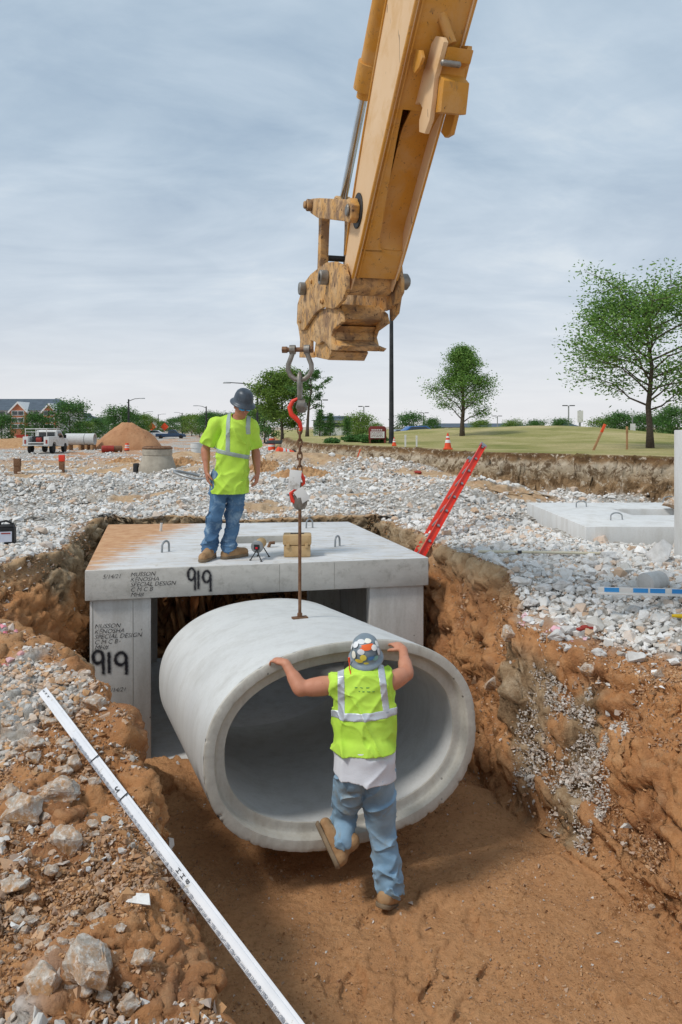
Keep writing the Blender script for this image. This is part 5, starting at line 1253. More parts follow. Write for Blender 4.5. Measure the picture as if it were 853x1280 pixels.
for s in (-1, 1):
    c = a0+wdir*(s*LW/2)+dl*(Lr/2); mb = MB()
    mb.box(c, (.012, .085, Lr), rm); mb.box(c+wdir*(s*.014)+nd*.038, (.03, .009, Lr), rm); mb.box(c+wdir*(s*.014)-nd*.038, (.03, .009, Lr), rm)
    rl = build('rail', mb, M['redorange'], lad, bevel=.002, world=True)
    mb = MB(); mb.box(c+dl*(Lr/2+.0), (.05, .1, .06), rm); build('rail_cap', mb, M['galv'], lad, bevel=.003, world=True)
k = .18
while k < Lr:
    mb = MB(); mb.tube([a0+dl*k-wdir*(LW/2+.03), a0+dl*k+wdir*(LW/2+.03)], .018, 10); build('rung', mb, M['galv'], lad, smooth=True, world=True); k += .305
# measuring rod across the left bank
ra = P(54, 864, 4.62); rb = P(375, 1290, 2.62); dr = (rb-ra).normalized(); rb = rb+dr*.5; Lm = (rb-ra).length
wr = dr.cross(Vector((0, 0, 1))).normalized(); 
vw = (-(ra+rb)/2+Vector((0, 0, H))).normalized(); wr = dr.cross(vw).normalized(); nr_ = wr.cross(dr).normalized(); rm = Matrix((wr, nr_, dr)).transposed()
if nr_.dot(vw) < 0: nr_ = -nr_
gr_ = empty('measuring_rod', ra, 'long white measuring rod with black marks lying across the left bank over the trench', 'measuring rod')
mb = MB(); c = (ra+rb)/2; mb.box(c, (.058, .022, Lm), rm); mb.box(c+nr_*.004, (.03, .024, Lm-.01), rm)
M['rodwhite'] = pm('white_fibreglass', 'd6d7da', 'e0e0e2', 'b9b4aa', scale=7, rough=.45, bump=.03)
build('rod_body', mb, M['rodwhite'], gr_, bevel=.003, world=True)
def rodpt(u, l, off=.018): return ra+dr*l+wr*u+nr_*off
mb = MB(); mg = MB()
def tick(m, l, u0, u1, h=.003):
    m.add([rodpt(u0, l-h), rodpt(u1, l-h), rodpt(u1, l+h), rodpt(u0, l+h)], [(0, 1, 2, 3)])
def lof(py):      # length along the rod seen at a picture row
    lo_, hi_ = 0, Lm
    for _ in range(40):
        m_ = (lo_+hi_)/2; q = ra+dr*m_; y = HZ-(q.z-H)/q.y*F
        if y < py: lo_ = m_
        else: hi_ = m_
    return lo_
n1, n2 = lof(951), lof(999)
tick(mb, n1, -.03, .03, .005); tick(mb, n2, -.03, .03, .005)
build('foot_mark', mb, M['black'], gr_, world=True)
sgn = 1
step = (n2-n1)/10; k = -7
while n1+k*step < Lm-.05:
    l = n1+k*step
    if l > .03:
        for j in range(5): tick(mg, l+j*step/5, .018, .03, .0016)
    k += 1
M['rodgrey'] = pm('grey_scale_print', '8c8f96', '9a9ca2', rough=.6, bump=0)
build('scale_ticks', mg, M['rodgrey'], gr_, world=True)
def rtext(body, l, size, mat, u=0.0, rot=1):
    text('scale_number', body, size, lambda a, b: rodpt(-(b) + u, l+a*1.0, .0195) if rot else rodpt(a+u, l-b, .0195), 0, 0, mat, gr_, shear=0, bold=.01)
k = -6
while n1+k*step < Lm-.08:
    if n1+k*step > .08: rtext(str((k+90) % 10), n1+k*step, .034, M['rodgrey'], .012, 0)
    k += 1
rtext('2', n2-.055, .05, M['black'], -.012, 0); 
for l, b in ((.02, '2'), (.06, 'F'), (.10, 'F')): rtext(b, l+.02, .03, M['black'], -.012, 0)
l0 = lof(1093)
for j, b in enumerate('HHB'): rtext(b, l0+j*.04, .032, M['black'], -.012, 0)
# black jug at the left edge
q = GP(8, 684, 0); gq = gz(q.x, q.y); q = P(8, 684, q.y)
jug = empty('plastic_jug', (q.x, q.y, gz(q.x, q.y)), 'black plastic jug with a white label standing on the gravel at the left edge', 'jug', rz=.25)
mb = MB(); mb.box((0, 0, .10), (.20, .15, .20)); mb.box((0, 0, .215), (.19, .14, .03), taper=.85); build('jug_body', mb, M['black'], jug, bevel=.016)
mb = MB(); mb.tube([(-.07, 0, .22), (-.06, 0, .262), (.0, 0, .272), (.05, 0, .25), (.055, 0, .22)], .013, 10); build('handle', mb, M['black'], jug, smooth=True)
mb = MB(); mb.box((.01, -.078, .095), (.13, .004, .12)); build('paper_label', mb, pm('label_paper', 'c3c8d8', 'd3d6e2', rough=.6), jug)
mb = MB(); mb.box((.01, -.0815, .135), (.10, .003, .014)); build('label_stripe', mb, M['red'], jug)
mb = MB(); mb.tube([(.065, 0, .22), (.065, 0, .25)], .02, 14); build('cap', mb, M['dark_metal'], jug, smooth=True)
# second slab lying on the gravel right
sl = empty('concrete_slab', (2.93, 8.6, -.02), 'pale precast slab with a square hatch lying on the gravel at the right', 'concrete slab')
def holed(x0, x1, y0, y1, hx0, hx1, hy0, hy1, z0, z1):
    m = MB(); xs = [x0, hx0, hx1, x1]; ys = [y0, hy0, hy1, y1]; v = [(a, b, z) for z in (z0, z1) for b in ys for a in xs]; f = []
    def I(i, j, k): return k*16+j*4+i
    for j in range(3):
        for i in range(3):
            if (i, j) != (1, 1): f += [(I(i, j, 1), I(i+1, j, 1), I(i+1, j+1, 1), I(i, j+1, 1)), (I(i, j, 0), I(i, j+1, 0), I(i+1, j+1, 0), I(i+1, j, 0))]
    for i in range(3):
        f += [(I(i, 0, 0), I(i+1, 0, 0), I(i+1, 0, 1), I(i, 0, 1)), (I(i, 3, 0), I(i, 3, 1), I(i+1, 3, 1), I(i+1, 3, 0)), (I(0, i, 0), I(0, i, 1), I(0, i+1, 1), I(0, i+1, 0)), (I(3, i, 0), I(3, i+1, 0), I(3, i+1, 1), I(3, i, 1))]
    f += [(I(1, 1, 0), I(1, 1, 1), I(2, 1, 1), I(2, 1, 0)), (I(1, 2, 0), I(2, 2, 0), I(2, 2, 1), I(1, 2, 1)), (I(1, 1, 0), I(1, 2, 0), I(1, 2, 1), I(1, 1, 1)), (I(2, 1, 0), I(2, 1, 1), I(2, 2, 1), I(2, 2, 0))]
    m.add(v, f); return m
build('slab_body', holed(2.93, 6.3, 8.62, 11.35, 3.95, 4.85, 9.75, 10.5, -.12, .22), M['conc_top'], sl, bevel=.012, world=True)
for px, py in ((727, 634), (771, 650), (838, 628)):
    q = GP(px, py, .22); build('lifting_loop', loop_on(q.x, q.y, .22, .10, .009, .09 if px != 838 else .14, .3), M['galv'], sl, smooth=True, world=True)
q = GP(838, 648, .1); boulder((q.x+.1, q.y+.1, .2), (.4, .3, .22), 77, 'reddish brown clod heaped in the hatch of the pale slab', mat='boulder', name='dirt_clod', sink=0)
q = GP(846, 700, 0)+Vector((.085, 0, 0))
wl = empty('wall_panel', (q.x, q.y, -.03), 'upright light grey concrete panel standing at the right picture edge', 'concrete panel')
mb = MB(); mb.box((q.x+.55, q.y+.14, .665), (1.08, .26, 1.43)); build('panel_body', mb, M['conc_top'], wl, bevel=.012, world=True)
mb = MB(); mb.tube([(q.x+.25, q.y+.14, 1.37), (q.x+.27, q.y+.14, 1.45), (q.x+.37, q.y+.14, 1.45), (q.x+.39, q.y+.14, 1.37)], .012, 8); build('lifting_loop', mb, M['galv'], wl, smooth=True, world=True)
boulder(GP(826, 708, .0), (.34, .3, .36), 91, 'broken wedge of concrete leaning at the foot of the upright panel', mat='stone_w', name='concrete_chunk', sink=.2, jag=.02)
q = hit(821, 745)
ck = empty('concrete_cylinder', (q.x, q.y+.1, gz(q.x, q.y+.1)), 'smooth grey concrete test cylinder lying beside the blue level', 'concrete cylinder', rz=.5)
mb = MB(); mb.tube([(-.09, 0, .085), (-.085, 0, .085), (.12, 0, .085), (.125, 0, .085)], [.08, .09, .09, .08], 24); build('cylinder_body', mb, M['conc'], ck, smooth=True)
qa = GP(748, 740, .02); qb = GP(900, 744, .02)
bv = empty('spirit_level', (qa.x, qa.y, gz(qa.x, qa.y)), 'long blue and white spirit level lying on the stones at the right', 'spirit level')
d = (qb-qa).normalized(); Lb = (qb-qa).length; za = max(gz(qa.x+d.x*k, qa.y+d.y*k) for k in (0, .4, .8, 1.1))+.03
aa = math.atan2(d.y, d.x)
mb = MB(); mb.box((qa.x+d.x*Lb/2, qa.y+d.y*Lb/2, za), (Lb, .05, .014), rotz(aa)); mb.box((qa.x+d.x*Lb/2, qa.y+d.y*Lb/2, za+.03), (Lb, .012, .046), rotz(aa)); build('level_body', mb, M['white'], bv, bevel=.002, world=True)
for k in (.06, .30, .44, .62, .8):
    q = qa+d*(Lb*k+.05); mb = MB(); mb.box((q.x, q.y, za+.032), (.12, .016, .036), rotz(aa)); build('blue_panel', mb, M['blue'], bv, world=True)
q = GP(857, 752, 0); yb = empty('tool_handle', (q.x, q.y, gz(q.x, q.y)), 'yellow tool handle on the stones under the blue level', 'tool')
mb = MB(); mb.tube([(-.1, .02, .05), (.0, 0, .05), (.15, -.03, .04)], [.012, .02, .018], 10); build('grip', mb, M['yellow'], yb, smooth=True)
qa = GP(598, 696, 0); qb = GP(775, 699, 0)
def staff(name, qa, qb, r, mat, label, cat, lift=.03):
    d = qb-qa; n = 9; z = max(gz(qa.x+d.x*k/n, qa.y+d.y*k/n) for k in range(n+1))+lift*.6
    o = empty(name, (qa.x, qa.y, z), label, cat); mb = MB(); mb.tube([(0, 0, r), (d.x/2, d.y/2, r+.002), (d.x, d.y, r)], r, 8); build('shaft', mb, mat, o, smooth=True)
    mb = MB(); mb.tube([(d.x*.28, d.y*.28, r), (d.x*.31, d.y*.31, r)], r*1.25, 8); build('collar', mb, M['dark_metal'], o, smooth=True); return o
staff('wooden_pole', qa, qb, .014, pm('pale_wood', 'c9bfa4', 'd8d0b8', rough=.7), 'thin pale pole lying flat on the stones right of the ladder', 'pole')
q = hit(745, 787)
rg = empty('work_glove', (q.x, q.y, gz(q.x, q.y)), 'crushed dark red rag lying on the gravel edge at the right', 'rag', rz=.3)
mb = MB(); 
for i in range(7): mb.box((-.15+.05*i, .012*math.sin(i*2.1), .018+.008*math.sin(i*1.3)), (.062, .045+.01*math.sin(i*3), .02), Matrix.Rotation(.25*math.sin(i*2), 3, 'X') @ rotz(.2*math.cos(i)))
build('rag_cloth', mb, M['red'], rg, bevel=.006)
q = GP(522, 600, .1); o = boulder((q.x, q.y, gz(q.x, q.y)), (.26, .2, .12), 201, 'lone red brick fragment on the white stones left of the ladder top', mat='red', name='brick_fragment', jag=.02)
# ------------------------------------------------------------------ trees
def leaves_mesh(name, cen, spread, n, size, seed, flat=.6, droop=0):
    r = np.random.default_rng(seed); k = r.integers(0, len(cen), n); c = cen[k]+r.normal(size=(n, 3))*spread*np.array([1, 1, flat])
    a = r.normal(size=(n, 3)); a[:, 2] *= .5; a /= np.linalg.norm(a, axis=1, keepdims=True)
    b = np.cross(a, r.normal(size=(n, 3))); b /= np.linalg.norm(b, axis=1, keepdims=True)
    s = size*r.uniform(.6, 1.3, n)[:, None]; V = np.stack([c-a*s, c-b*s*.42, c+a*s, c+b*s*.42], 1).reshape(-1, 3)
    F_ = np.arange(4*n).reshape(-1, 4); me = npmesh(name, V, F_)
    lv = np.clip(r.normal(.45, .22, n), 0, 1); attr(me, 'lv', np.repeat(np.stack([lv, lv, lv, np.ones(n)], -1), 4, 0)); return me
def tree_meshes(seed, h, cw, clear, leaf, nl, ls, shape='round', lean=0, dens=1.0, nb=16, spread=.16):
    """trunk+limbs and crown of a tree of height h, crown width cw, clear stem height"""
    r = random.Random(seed); mb = MB(); top = Vector((lean*h, 0, h*.93)); tr = [Vector((0, 0, -.15))]
    for i in range(1, 8): t = i/7; tr.append(Vector((lean*h*t+r.gauss(0, .012*h)*(t > .2), r.gauss(0, .012*h)*(t > .2), h*.93*t)))
    r0 = h*.021+.012; mb.tube(tr, [r0*1.35]+[r0*(1-.12*i) for i in range(1, 8)], 8)
    cen = []
    for i in range(nb):
        t = (i+.5)/nb; z0 = clear+(h*.88-clear)*t**.9
        k = min(6, int(z0/(h*.93)*7)); p0 = tr[k].lerp(tr[k+1], (z0/(h*.93)*7)-k)
        if shape == 'round': w = math.sqrt(max(0, 1-(2*t*.93-.75)**2*.85))
        elif shape == 'cone': w = .98*(1-t)**.85+.06
        else: w = .55+.5*math.sin(math.pi*min(1, t*1.05))
        L = cw/2*w*r.uniform(.75, 1.08); an = i*2.4+r.uniform(-.4, .4); up = r.uniform(.15, .5)+.5*t+(.45 if shape == 'cone' else 0)
        d = Vector((math.cos(an), math.sin(an), up)).normalized(); pts = [p0+d*(L*s)+Vector((0, 0, .12*L*s*s-(.1*L*s*s)))+Vector((r.gauss(0, .03*L), r.gauss(0, .03*L), r.gauss(0, .03*L)))*(s > 0) for s in (0, .3, .6, .85, 1)]
        mb.tube(pts, [r0*.32, r0*.23, r0*.16, r0*.10, r0*.04], 5)
        for s in range(int(5*dens)+2):
            s0 = r.uniform(.3, 1); j = min(3, int(s0*4)); q = pts[j].lerp(pts[j+1], s0*4-j) if j < 4 else pts[4]
            d2 = Vector((math.cos(an+r.uniform(-1.3, 1.3)), math.sin(an+r.uniform(-1.3, 1.3)), r.uniform(-.15, .55))).normalized(); L2 = L*r.uniform(.25, .5)
            q2 = q+d2*L2; mb.tube([q, q2], [r0*.12, r0*.04], 4, cap=False)
            for u in (.4, .75, 1): cen.append((q+d2*L2*u)[:])
        cen.append(pts[4][:])
    me = bpy.data.meshes.new('trunk'); me.from_pydata(mb.v, [], mb.f)
    for p in me.polygons: p.use_smooth = True
    cr = leaves_mesh('crown', np.array(cen), spread*cw/4, nl, ls, seed, .62); return me, cr
def place_tree(ms, loc, name, label, group=None, leaf='leaf1', sc=1, rz=0):
    o = empty(name, loc, label, 'tree', group, rz); o.scale = (sc, sc, sc)
    a = bpy.data.objects.new('trunk', ms[0]); b = bpy.data.objects.new('crown', ms[1])
    if not ms[0].materials: ms[0].materials.append(M['bark'])
    if not ms[1].materials: ms[1].materials.append(M[leaf])
    for x in (a, b): C.objects.link(x); x.parent = o
    return o
p = on(813, 20.6); place_tree(tree_meshes(4, 4.4, 4.9, 1.0, 0, 24000, .050, 'round', -.02, 1.7, 28, .20), p, 'locust_tree', 'tall open-crowned tree with feathery leaves on the grass at the far right', leaf='leaf1')
p = on(578, 31.5); place_tree(tree_meshes(8, 4.25, 3.1, .5, 0, 22000, .046, 'cone', 0, 1.6, 34, .24), p, 'lawn_tree', 'small cone-shaped tree alone on the grass mound right of the tall lamp pole', leaf='leaf1')
p = on(353, 43); place_tree(tree_meshes(12, 4.1, 2.9, .8, 0, 20000, .075, 'oval', 0, 1.7, 22, .36), p, 'lawn_tree', 'dense rounded tree behind the lifting chain left of the white building', leaf='leaf3')
p = on(384, 40); place_tree(tree_meshes(15, 4.0, 1.9, 1.4, 0, 3000, .065, 'round', .05, 1.2, 15, .22), p, 'young_tree', 'thin airy young tree just right of the lifting chain', leaf='leaf2')
TM = [tree_meshes(30+i, 6, 5.2, .6, 0, 5200, .17, 'round' if i != 1 else 'oval', 0, 1.3, 16, .5) for i in range(3)]
TMs = [tree_meshes(40+i, 6, 5.2, .6, 0, 5200, .17, 'round' if i != 1 else 'oval', 0, 1.3, 16, .5) for i in range(2)]
for m_ in TMs: m_[1].materials.append(M['leaf3'])
for m_ in TM: m_[1].materials.append(M['leaf2'])
# by the hotel: (px, base row, top row, proto, label)
for i, (px, d, top, pr, lab) in enumerate([(2, 92, 519, 0, 'rounded dark green tree at the left picture edge in front of the hotel'), (44, 96, 518, 2, 'broad bushy tree in front of the hotel between its two gables'),
        (88, 98, 505, 1, 'tall dark tree at the right end of the hotel above the service truck'), (104, 104, 527, 3, 'low grey-green tree behind the grey concrete pipes'), (120, 112, 524, 0, 'low tree directly behind the right concrete pipe')]):
    b = on(px, d); z1_ = H-(top-HZ)/F*d; s = (z1_-b.z)/5.9; mp = (TM+TMs)[pr]
    place_tree(mp, b, 'broadleaf_tree', lab, sc=s, rz=i*1.3)
k = 0
for px, top, d in [(136,520,150),(150,511,130),(163,517,140),(178,519,150),(190,524,165),(204,527,190),(216,524,200),(229,521,180),(240,519,165),(250,520,150),(262,516,140),(276,519,150),(289,518,150),(300,520,150),(318,514,130),(331,508,95),(408,530,150),(428,533,170),(452,527,120),(470,530,140)]:
    b = on(px, d); z1_ = H-(top-HZ)/F*d; s = (z1_-b.z)/5.9
    place_tree((TM+TMs)[k % 5], b, 'background_tree', 'green tree in the row along the far end of the road', 'trees in the row along the far end of the road', sc=s, rz=k*1.7); k += 1
for px, top, d, lab in [(701,524,60,'small wispy bush on the far side of the grass mound'), (846,511,70,'wide green tree behind the upright concrete panel at the right edge'), (828,520,78,'green bush left of the wide tree at the right edge'), (752,524,85,'low green tree behind the leaning orange stake'),
        (640,527,100,'tiny tree standing on the horizon right of the lawn tree'), (671,526,95,'tiny tree standing on the horizon in the middle of the mound'), (512,519,75,'tiny sapling on the horizon right of the tall lamp pole'), (541,524,110,'tiny tree on the horizon left of the cone-shaped tree'), (600,526,110,'tiny tree on the horizon right of the cone-shaped tree'), (448,520,80,'thin sapling behind the maroon sign'),
        (775,517,72,'narrow green tree left of the trunk of the tall tree'), (800,521,80,'green tree right behind the trunk of the tall tree')]:
    b = on(px, d); z1_ = H-(top-HZ)/F*d; s = max(.25, (z1_-b.z)/5.9); place_tree((TM+TMs)[k % 5], b, 'distant_tree', lab, sc=s, rz=k*1.1); k += 1
# conifers beside the white building
con = tree_meshes(60, 3.0, 1.3, .1, 0, 2600, .07, 'cone', 0, 1.2, 18, .5)
for i, (px, lab) in enumerate([(400,'left narrow evergreen in front of the white building'),(413,'right narrow evergreen in front of the white building'),(434,'dark evergreen standing at the right end of the white building')]):
    place_tree(con, on(px, 62), 'evergreen', lab, leaf='leaf2', sc=.95-.1*i)
# shrubs on the lawn
def shrub(px, d, w, h, lab, seed):
    b = on(px, d); r = np.random.default_rng(seed); n = 900; v = r.normal(size=(n, 3)); v /= np.linalg.norm(v, axis=1, keepdims=True); v *= (r.random((n, 1))**.4)
    cen = v*np.array([w/2, .5, h/2])+np.array([0, 0, h/2]); me = leaves_mesh('foliage', cen, .05, 2600, .06, seed)
    o = empty('shrub', b, lab, 'shrub'); link('foliage', me, M['leaf2'], o); mb = MB()
    for i in range(5): mb.tube([(0, 0, -.05), (math.cos(i*1.3)*w*.3, math.sin(i*1.3)*.2, h*.6)], .015, 5)
    build('stem', mb, M['bark'], o)
shrub(452, 29, 1.7, .28, 'low dark shrub on the lawn left of the maroon sign', 3); shrub(467, 27.5, 1.1, .25, 'low shrub at the foot of the maroon sign', 4); shrub(415, 27, .5, .14, 'small dark weed clump on the lawn right of the chain', 6)

# ------------------------------------------------------------------ buildings
M['brick'] = pm('orange_brick', 'a5654a', 'b87558', scale=3, rough=.9, bump=.05)
M['siding'] = pm('cream_siding', 'c9cac6', 'd5d6d2', scale=3, rough=.8, bump=.02)
M['shingle'] = pm('slate_grey_shingles', '4a5560', '57636e', scale=.8, rough=.9, bump=.05)
M['trim'] = pm('white_trim', 'dcdcda', rough=.6, bump=0)
def gable_roof(mb, x0, x1, y0, y1, z0, z1, ov=.6, hip=0):
    ym = (y0+y1)/2; v = [(x0-ov, y0-ov, z0), (x1+ov, y0-ov, z0), (x1+ov, y1+ov, z0), (x0-ov, y1+ov, z0), (x0-ov+hip, ym, z1), (x1+ov-hip, ym, z1)]
    mb.add(v, [(0, 1, 5, 4), (2, 3, 4, 5), (1, 2, 5), (3, 0, 4), (3, 2, 1, 0)])
def building(name, px0, px1, d, dep, eave, ridge, label, cat, wall, gables=(), rows=(), cols=0, hip=3, zb=None):
    x0 = (px0-CX)/F*d; x1 = (px1-CX)/F*d; zb = gz((x0+x1)/2, d) if zb is None else zb; ze = H-(eave-HZ)/F*d; zr = H-(ridge-HZ)/F*d
    o = empty(name, ((x0+x1)/2, d, zb-.3), label, cat)
    mb = MB(); mb.box(((x0+x1)/2, d+dep/2, (zb-.3+ze)/2), (x1-x0, dep, ze-zb+.3)); w = build('wall', mb, wall, o, world=True)
    mb = MB(); gable_roof(mb, x0, x1, d, d+dep, ze, zr, .6, hip); build('roof', mb, M['shingle'], o, world=True)
    for (g0, g1, pk) in gables:
        a = (g0-CX)/F*d; b = (g1-CX)/F*d; zp = H-(pk-HZ)/F*d; c = (a+b)/2
        mb = MB(); mb.prism([(a, zb-.3), (b, zb-.3), (b, ze), (c, zp), (a, ze)], lambda p_, q_, t: Vector((p_, t, q_)), d-1.2, d+dep*.4); build('gable_bay', mb, M['brick'], o, world=True)
        mb = MB()
        for (p0, p1) in (((a-.5, ze-.3), (c, zp+.35)), ((c, zp+.35), (b+.5, ze-.3))):
            mb.add([(p0[0], d-1.5, p0[1]), (p1[0], d-1.5, p1[1]), (p1[0], d+dep*.42, p1[1]), (p0[0], d+dep*.42, p0[1]), (p0[0], d-1.5, p0[1]-.45), (p1[0], d-1.5, p1[1]-.45), (p1[0], d+dep*.42, p1[1]-.2), (p0[0], d+dep*.42, p0[1]-.2)], [(0, 1, 2, 3), (7, 6, 5, 4), (0, 4, 5, 1), (1, 5, 6, 2), (2, 6, 7, 3), (3, 7, 4, 0)])
        build('bargeboard', mb, M['trim'], o, world=True)
        for zr_ in rows:
            for xx in (a+(b-a)*.3, a+(b-a)*.7):
                z = H-(zr_-HZ)/F*d; mb = MB(); mb.box((xx, d-1.22, z), (1.5, .1, 1.15)); f = build('window', mb, M['trim'], o, world=True)
                mb = MB(); mb.box((xx, d-1.28, z), (1.2, .06, .9)); build('pane', mb, M['glass'], f, world=True)
    for zr_ in rows:
        for i in range(cols):
            xx = x0+(x1-x0)*(i+.5)/cols; px = CX+xx/d*F
            if any(g0-3 < px < g1+3 for g0, g1, _ in gables): continue
            z = H-(zr_-HZ)/F*d; mb = MB(); mb.box((xx, d-.04, z), (1.5, .1, 1.15)); f = build('window', mb, M['trim'], o, world=True)
            mb = MB(); mb.box((xx, d-.10, z), (1.2, .06, .9)); build('pane', mb, M['glass'], f, world=True)
    return o
building('hotel_building', -60, 75, 170, 16, 513, 497, 'long three-storey hotel with dark roof and two orange brick gables at the far left', 'building', M['siding'], gables=((16, 35, 504), (57, 71, 506)), rows=(516.5, 525, 533), cols=16, hip=4)
building('low_building', 80, 118, 210, 14, 527, 516, 'small grey-roofed building just right of the hotel', 'building', M['siding'], hip=6, rows=(531,), cols=3)
building('white_building', 392, 441, 150, 20, 525.5, 519, 'low white building with a grey roof behind the evergreens', 'building', M['siding'], rows=(531,), cols=6, hip=8)
building('shop_building', 528, 668, 190, 20, 534, 529, 'long low pale building on the horizon behind the cone-shaped tree', 'building', M['siding'], gables=(), rows=(537,), cols=14, hip=3)
building('shop_building', 705, 722, 190, 12, 533, 527, 'tiny red-roofed building on the horizon right of the mound top', 'building', M['siding'], rows=(537,), cols=2, hip=2)
tw = P(725, 508, 160); o = empty('pylon_sign', (tw.x, 160, gz(tw.x, 160)), 'tall narrow white pylon sign left of the big tree trunk', 'sign')
mb = MB(); mb.tube([(0, 0, 0), (0, 0, 6)], .25, 8); build('post', mb, M['galv'], o); 
tw = P(791, 533, 70); o2 = empty('banner_sign', (tw.x, 70, gz(tw.x, 70)), 'white vertical banner on a post between the stake and the big tree', 'sign')
mb = MB(); mb.tube([(0, 0, 0), (0, 0, 3.2)], .05, 8); build('post', mb, M['galv'], o2); mb = MB(); mb.box((0, -.06, 1.6), (.5, .04, 1.5)); build('banner', mb, M['white'], o2)
mb = MB(); mb.box((0, -.3, 4.6), (1.2, .3, 2.6)); build('sign_panel', mb, M['white'], o)
# maroon sign on the lawn
b = on(472, 27); sg = empty('entrance_sign', b, 'maroon monument sign with a white message panel on the lawn left of the tall pole', 'sign')
M['maroon'] = pm('maroon_paint', '6d2a26', '7c332c', rough=.6, bump=.03)
mb = MB(); mb.box((0, 0, .36), (.66, .12, .42)); mb.prism([(-.33, .56), (.33, .56), (.26, .64), (-.26, .64)], lambda a_, b_, t: Vector((a_, t, b_)), -.06, .06); build('sign_board', mb, M['maroon'], sg, bevel=.01)
for x in (-.28, .28): mb = MB(); mb.box((x, 0, .1), (.07, .1, .3)); build('post', mb, M['maroon'], sg)
mb = MB(); mb.box((0, -.07, .32), (.52, .02, .24)); pn = build('message_panel', mb, M['trim'], sg)
mb = MB()
for z in (.40, .35, .30, .25):
    for x in np.arange(-.22, .2, .055): mb.box((x+.01*math.sin(x*90+z*50), -.083, z), (.034, .004, .022))
build('lettering', mb, M['maroon'], sg)
mb = MB()
for x in np.arange(-.2, .2, .07): mb.box((x, -.064, .50), (.045, .006, .045))
build('sign_heading', mb, M['trim'], sg)

# ------------------------------------------------------------------ lamp posts and poles
def lamp(h, arm, side=1, r=.085):
    o = empty('street_lamp', (0, 0, 0), 'x', 'street lamp')
    mb = MB(); mb.tube([(0, 0, -.2), (0, 0, .3), (0, 0, h)], [r*1.6, r*1.2, r*.7], 10); build('pole', mb, M['dark_metal'], o, smooth=True)
    mb = MB(); mb.tube([(0, 0, h-.25), (-side*arm*.5, 0, h+.05), (-side*arm, 0, h+.12)], [.05, .04, .035], 8); build('arm', mb, M['dark_metal'], o, smooth=True)
    mb = MB(); mb.box((-side*(arm+.25), 0, h+.11), (.65, .26, .12), taper=.8); build('lamp_head', mb, M['galv'], o, bevel=.02); return o
base = None
for px, top, d, s, lab in [(322, 480, 60, 1, 'dark street lamp with its arm to the left beside the standing man\'s hard hat'), (161, 499, 95, -1, 'dark street lamp rising from behind the sand pile'), (258, 508, 120, 1, 'street lamp on the road just left of the standing man'), (180, 515, 170, -1, 'farther street lamp right of the sand pile'), (198, 518, 200, -1, 'faint distant street lamp above the blue pickup'), (228, 516, 190, 1, 'distant street lamp in the middle of the far tree row')]:
    b = on(px, d); h = H-(top-HZ)/F*d-b.z; o = lamp(h, 1.6 if d > 70 else 2.3, s, .10 if d < 70 else .14); o.location = b; o['label'] = lab
b = on(489.5, 26.5); lp = lamp(7.6, .0, 1, .078); lp.location = b; lp['label'] = 'tall dark lamp pole on the lawn passing behind the excavator arm'
for px, top, d, lab in [(316+86, 500, 110, 'thin light pole above the white building'), (455, 508, 130, 'twin-headed parking lot light left of the maroon sign'), (530, 516, 150, 'thin parking lot light left of the cone-shaped tree'), (711, 507, 120, 'parking lot light above the horizon left of the leaning stake'), (622, 520, 160, 'faint parking lot light right of the cone-shaped tree')]:
    b = on(px, d); h = H-(top-HZ)/F*d-b.z; o = empty('parking_light', b, lab, 'light pole'); mb = MB(); mb.tube([(0, 0, 0), (0, 0, h)], .11, 6); build('pole', mb, M['galv'], o, smooth=True)
    for s in (-1, 1): mb = MB(); mb.box((s*.6, 0, h), (.8, .4, .15)); build('lamp_head', mb, M['dark_metal'], o)
# ------------------------------------------------------------------ cones, barrels, stakes
def barrel(p, lab, tilt=None, sc=1.0):
    o = empty('traffic_barrel', p, lab, 'traffic barrel'); o.scale = (sc,)*3
    if tilt: o.rotation_euler = tilt
    prof = [(.30, .06), (.285, .32), (.27, .34), (.262, .55), (.248, .57), (.24, .78), (.225, .80), (.215, .98), (.12, 1.0)]
    mb = MB(); mb.lathe(prof, n=20); build('drum', mb, M['orange'], o, smooth=True)
    mb = MB(); mb.lathe([(.38, 0), (.38, .06), (.31, .08)], n=16); build('rubber_base', mb, M['rubber'], o, smooth=True)
    for z0, z1_, r0, r1 in ((.37, .52, .273, .268), (.60, .75, .25, .245)):
        mb = MB(); mb.lathe([(r0-.02, z0), (r0, z0), (r1, z1_), (r1-.02, z1_)], n=20); build('reflective_band', mb, M['trim'], o, smooth=True)
def cone(p, lab, h=.7, band=True):
    o = empty('traffic_cone', p, lab, 'traffic cone'); mb = MB(); mb.lathe([(.16*h/.7, .04), (.03*h/.7, h), (.0, h)], n=18); build('cone_body', mb, M['orange'], o, smooth=True)
    mb = MB(); mb.box((0, 0, .02), (.36*h/.7, .36*h/.7, .04)); build('cone_base', mb, M['orange'], o, bevel=.01)
    if band:
        for a_, b_ in ((.35, .55), (.68, .8)):
            mb = MB(); r = lambda t: (.16-.13*t)*h/.7+.004; mb.lathe([(r(a_)-.01, .04+a_*(h-.04)), (r(a_), .04+a_*(h-.04)), (r(b_), .04+b_*(h-.04)), (r(b_)-.01, .04+b_*(h-.04))], n=18); build('reflective_band', mb, M['trim'], o, smooth=True)
barrel(on(159, 68), 'orange and white traffic barrel standing in front of the sand pile', sc=.75); barrel(on(340, 44), 'orange and white barrel beside the foot of the street lamp near the standing man', sc=.8)
b = on(366, 24.5); barrel(Vector((b.x, b.y, b.z+.16)), 'orange and white traffic barrel tipped over left of the rod on the rubble', (R(70), 0, R(-60)), .62)
for px, d, lab, h in [(560, 19.3, 'orange traffic cone with white bands on the edge of the lawn', .44), (493, 23, 'small orange cone behind the tall lamp pole foot', .28)]: cone(on(px, d), lab, h)
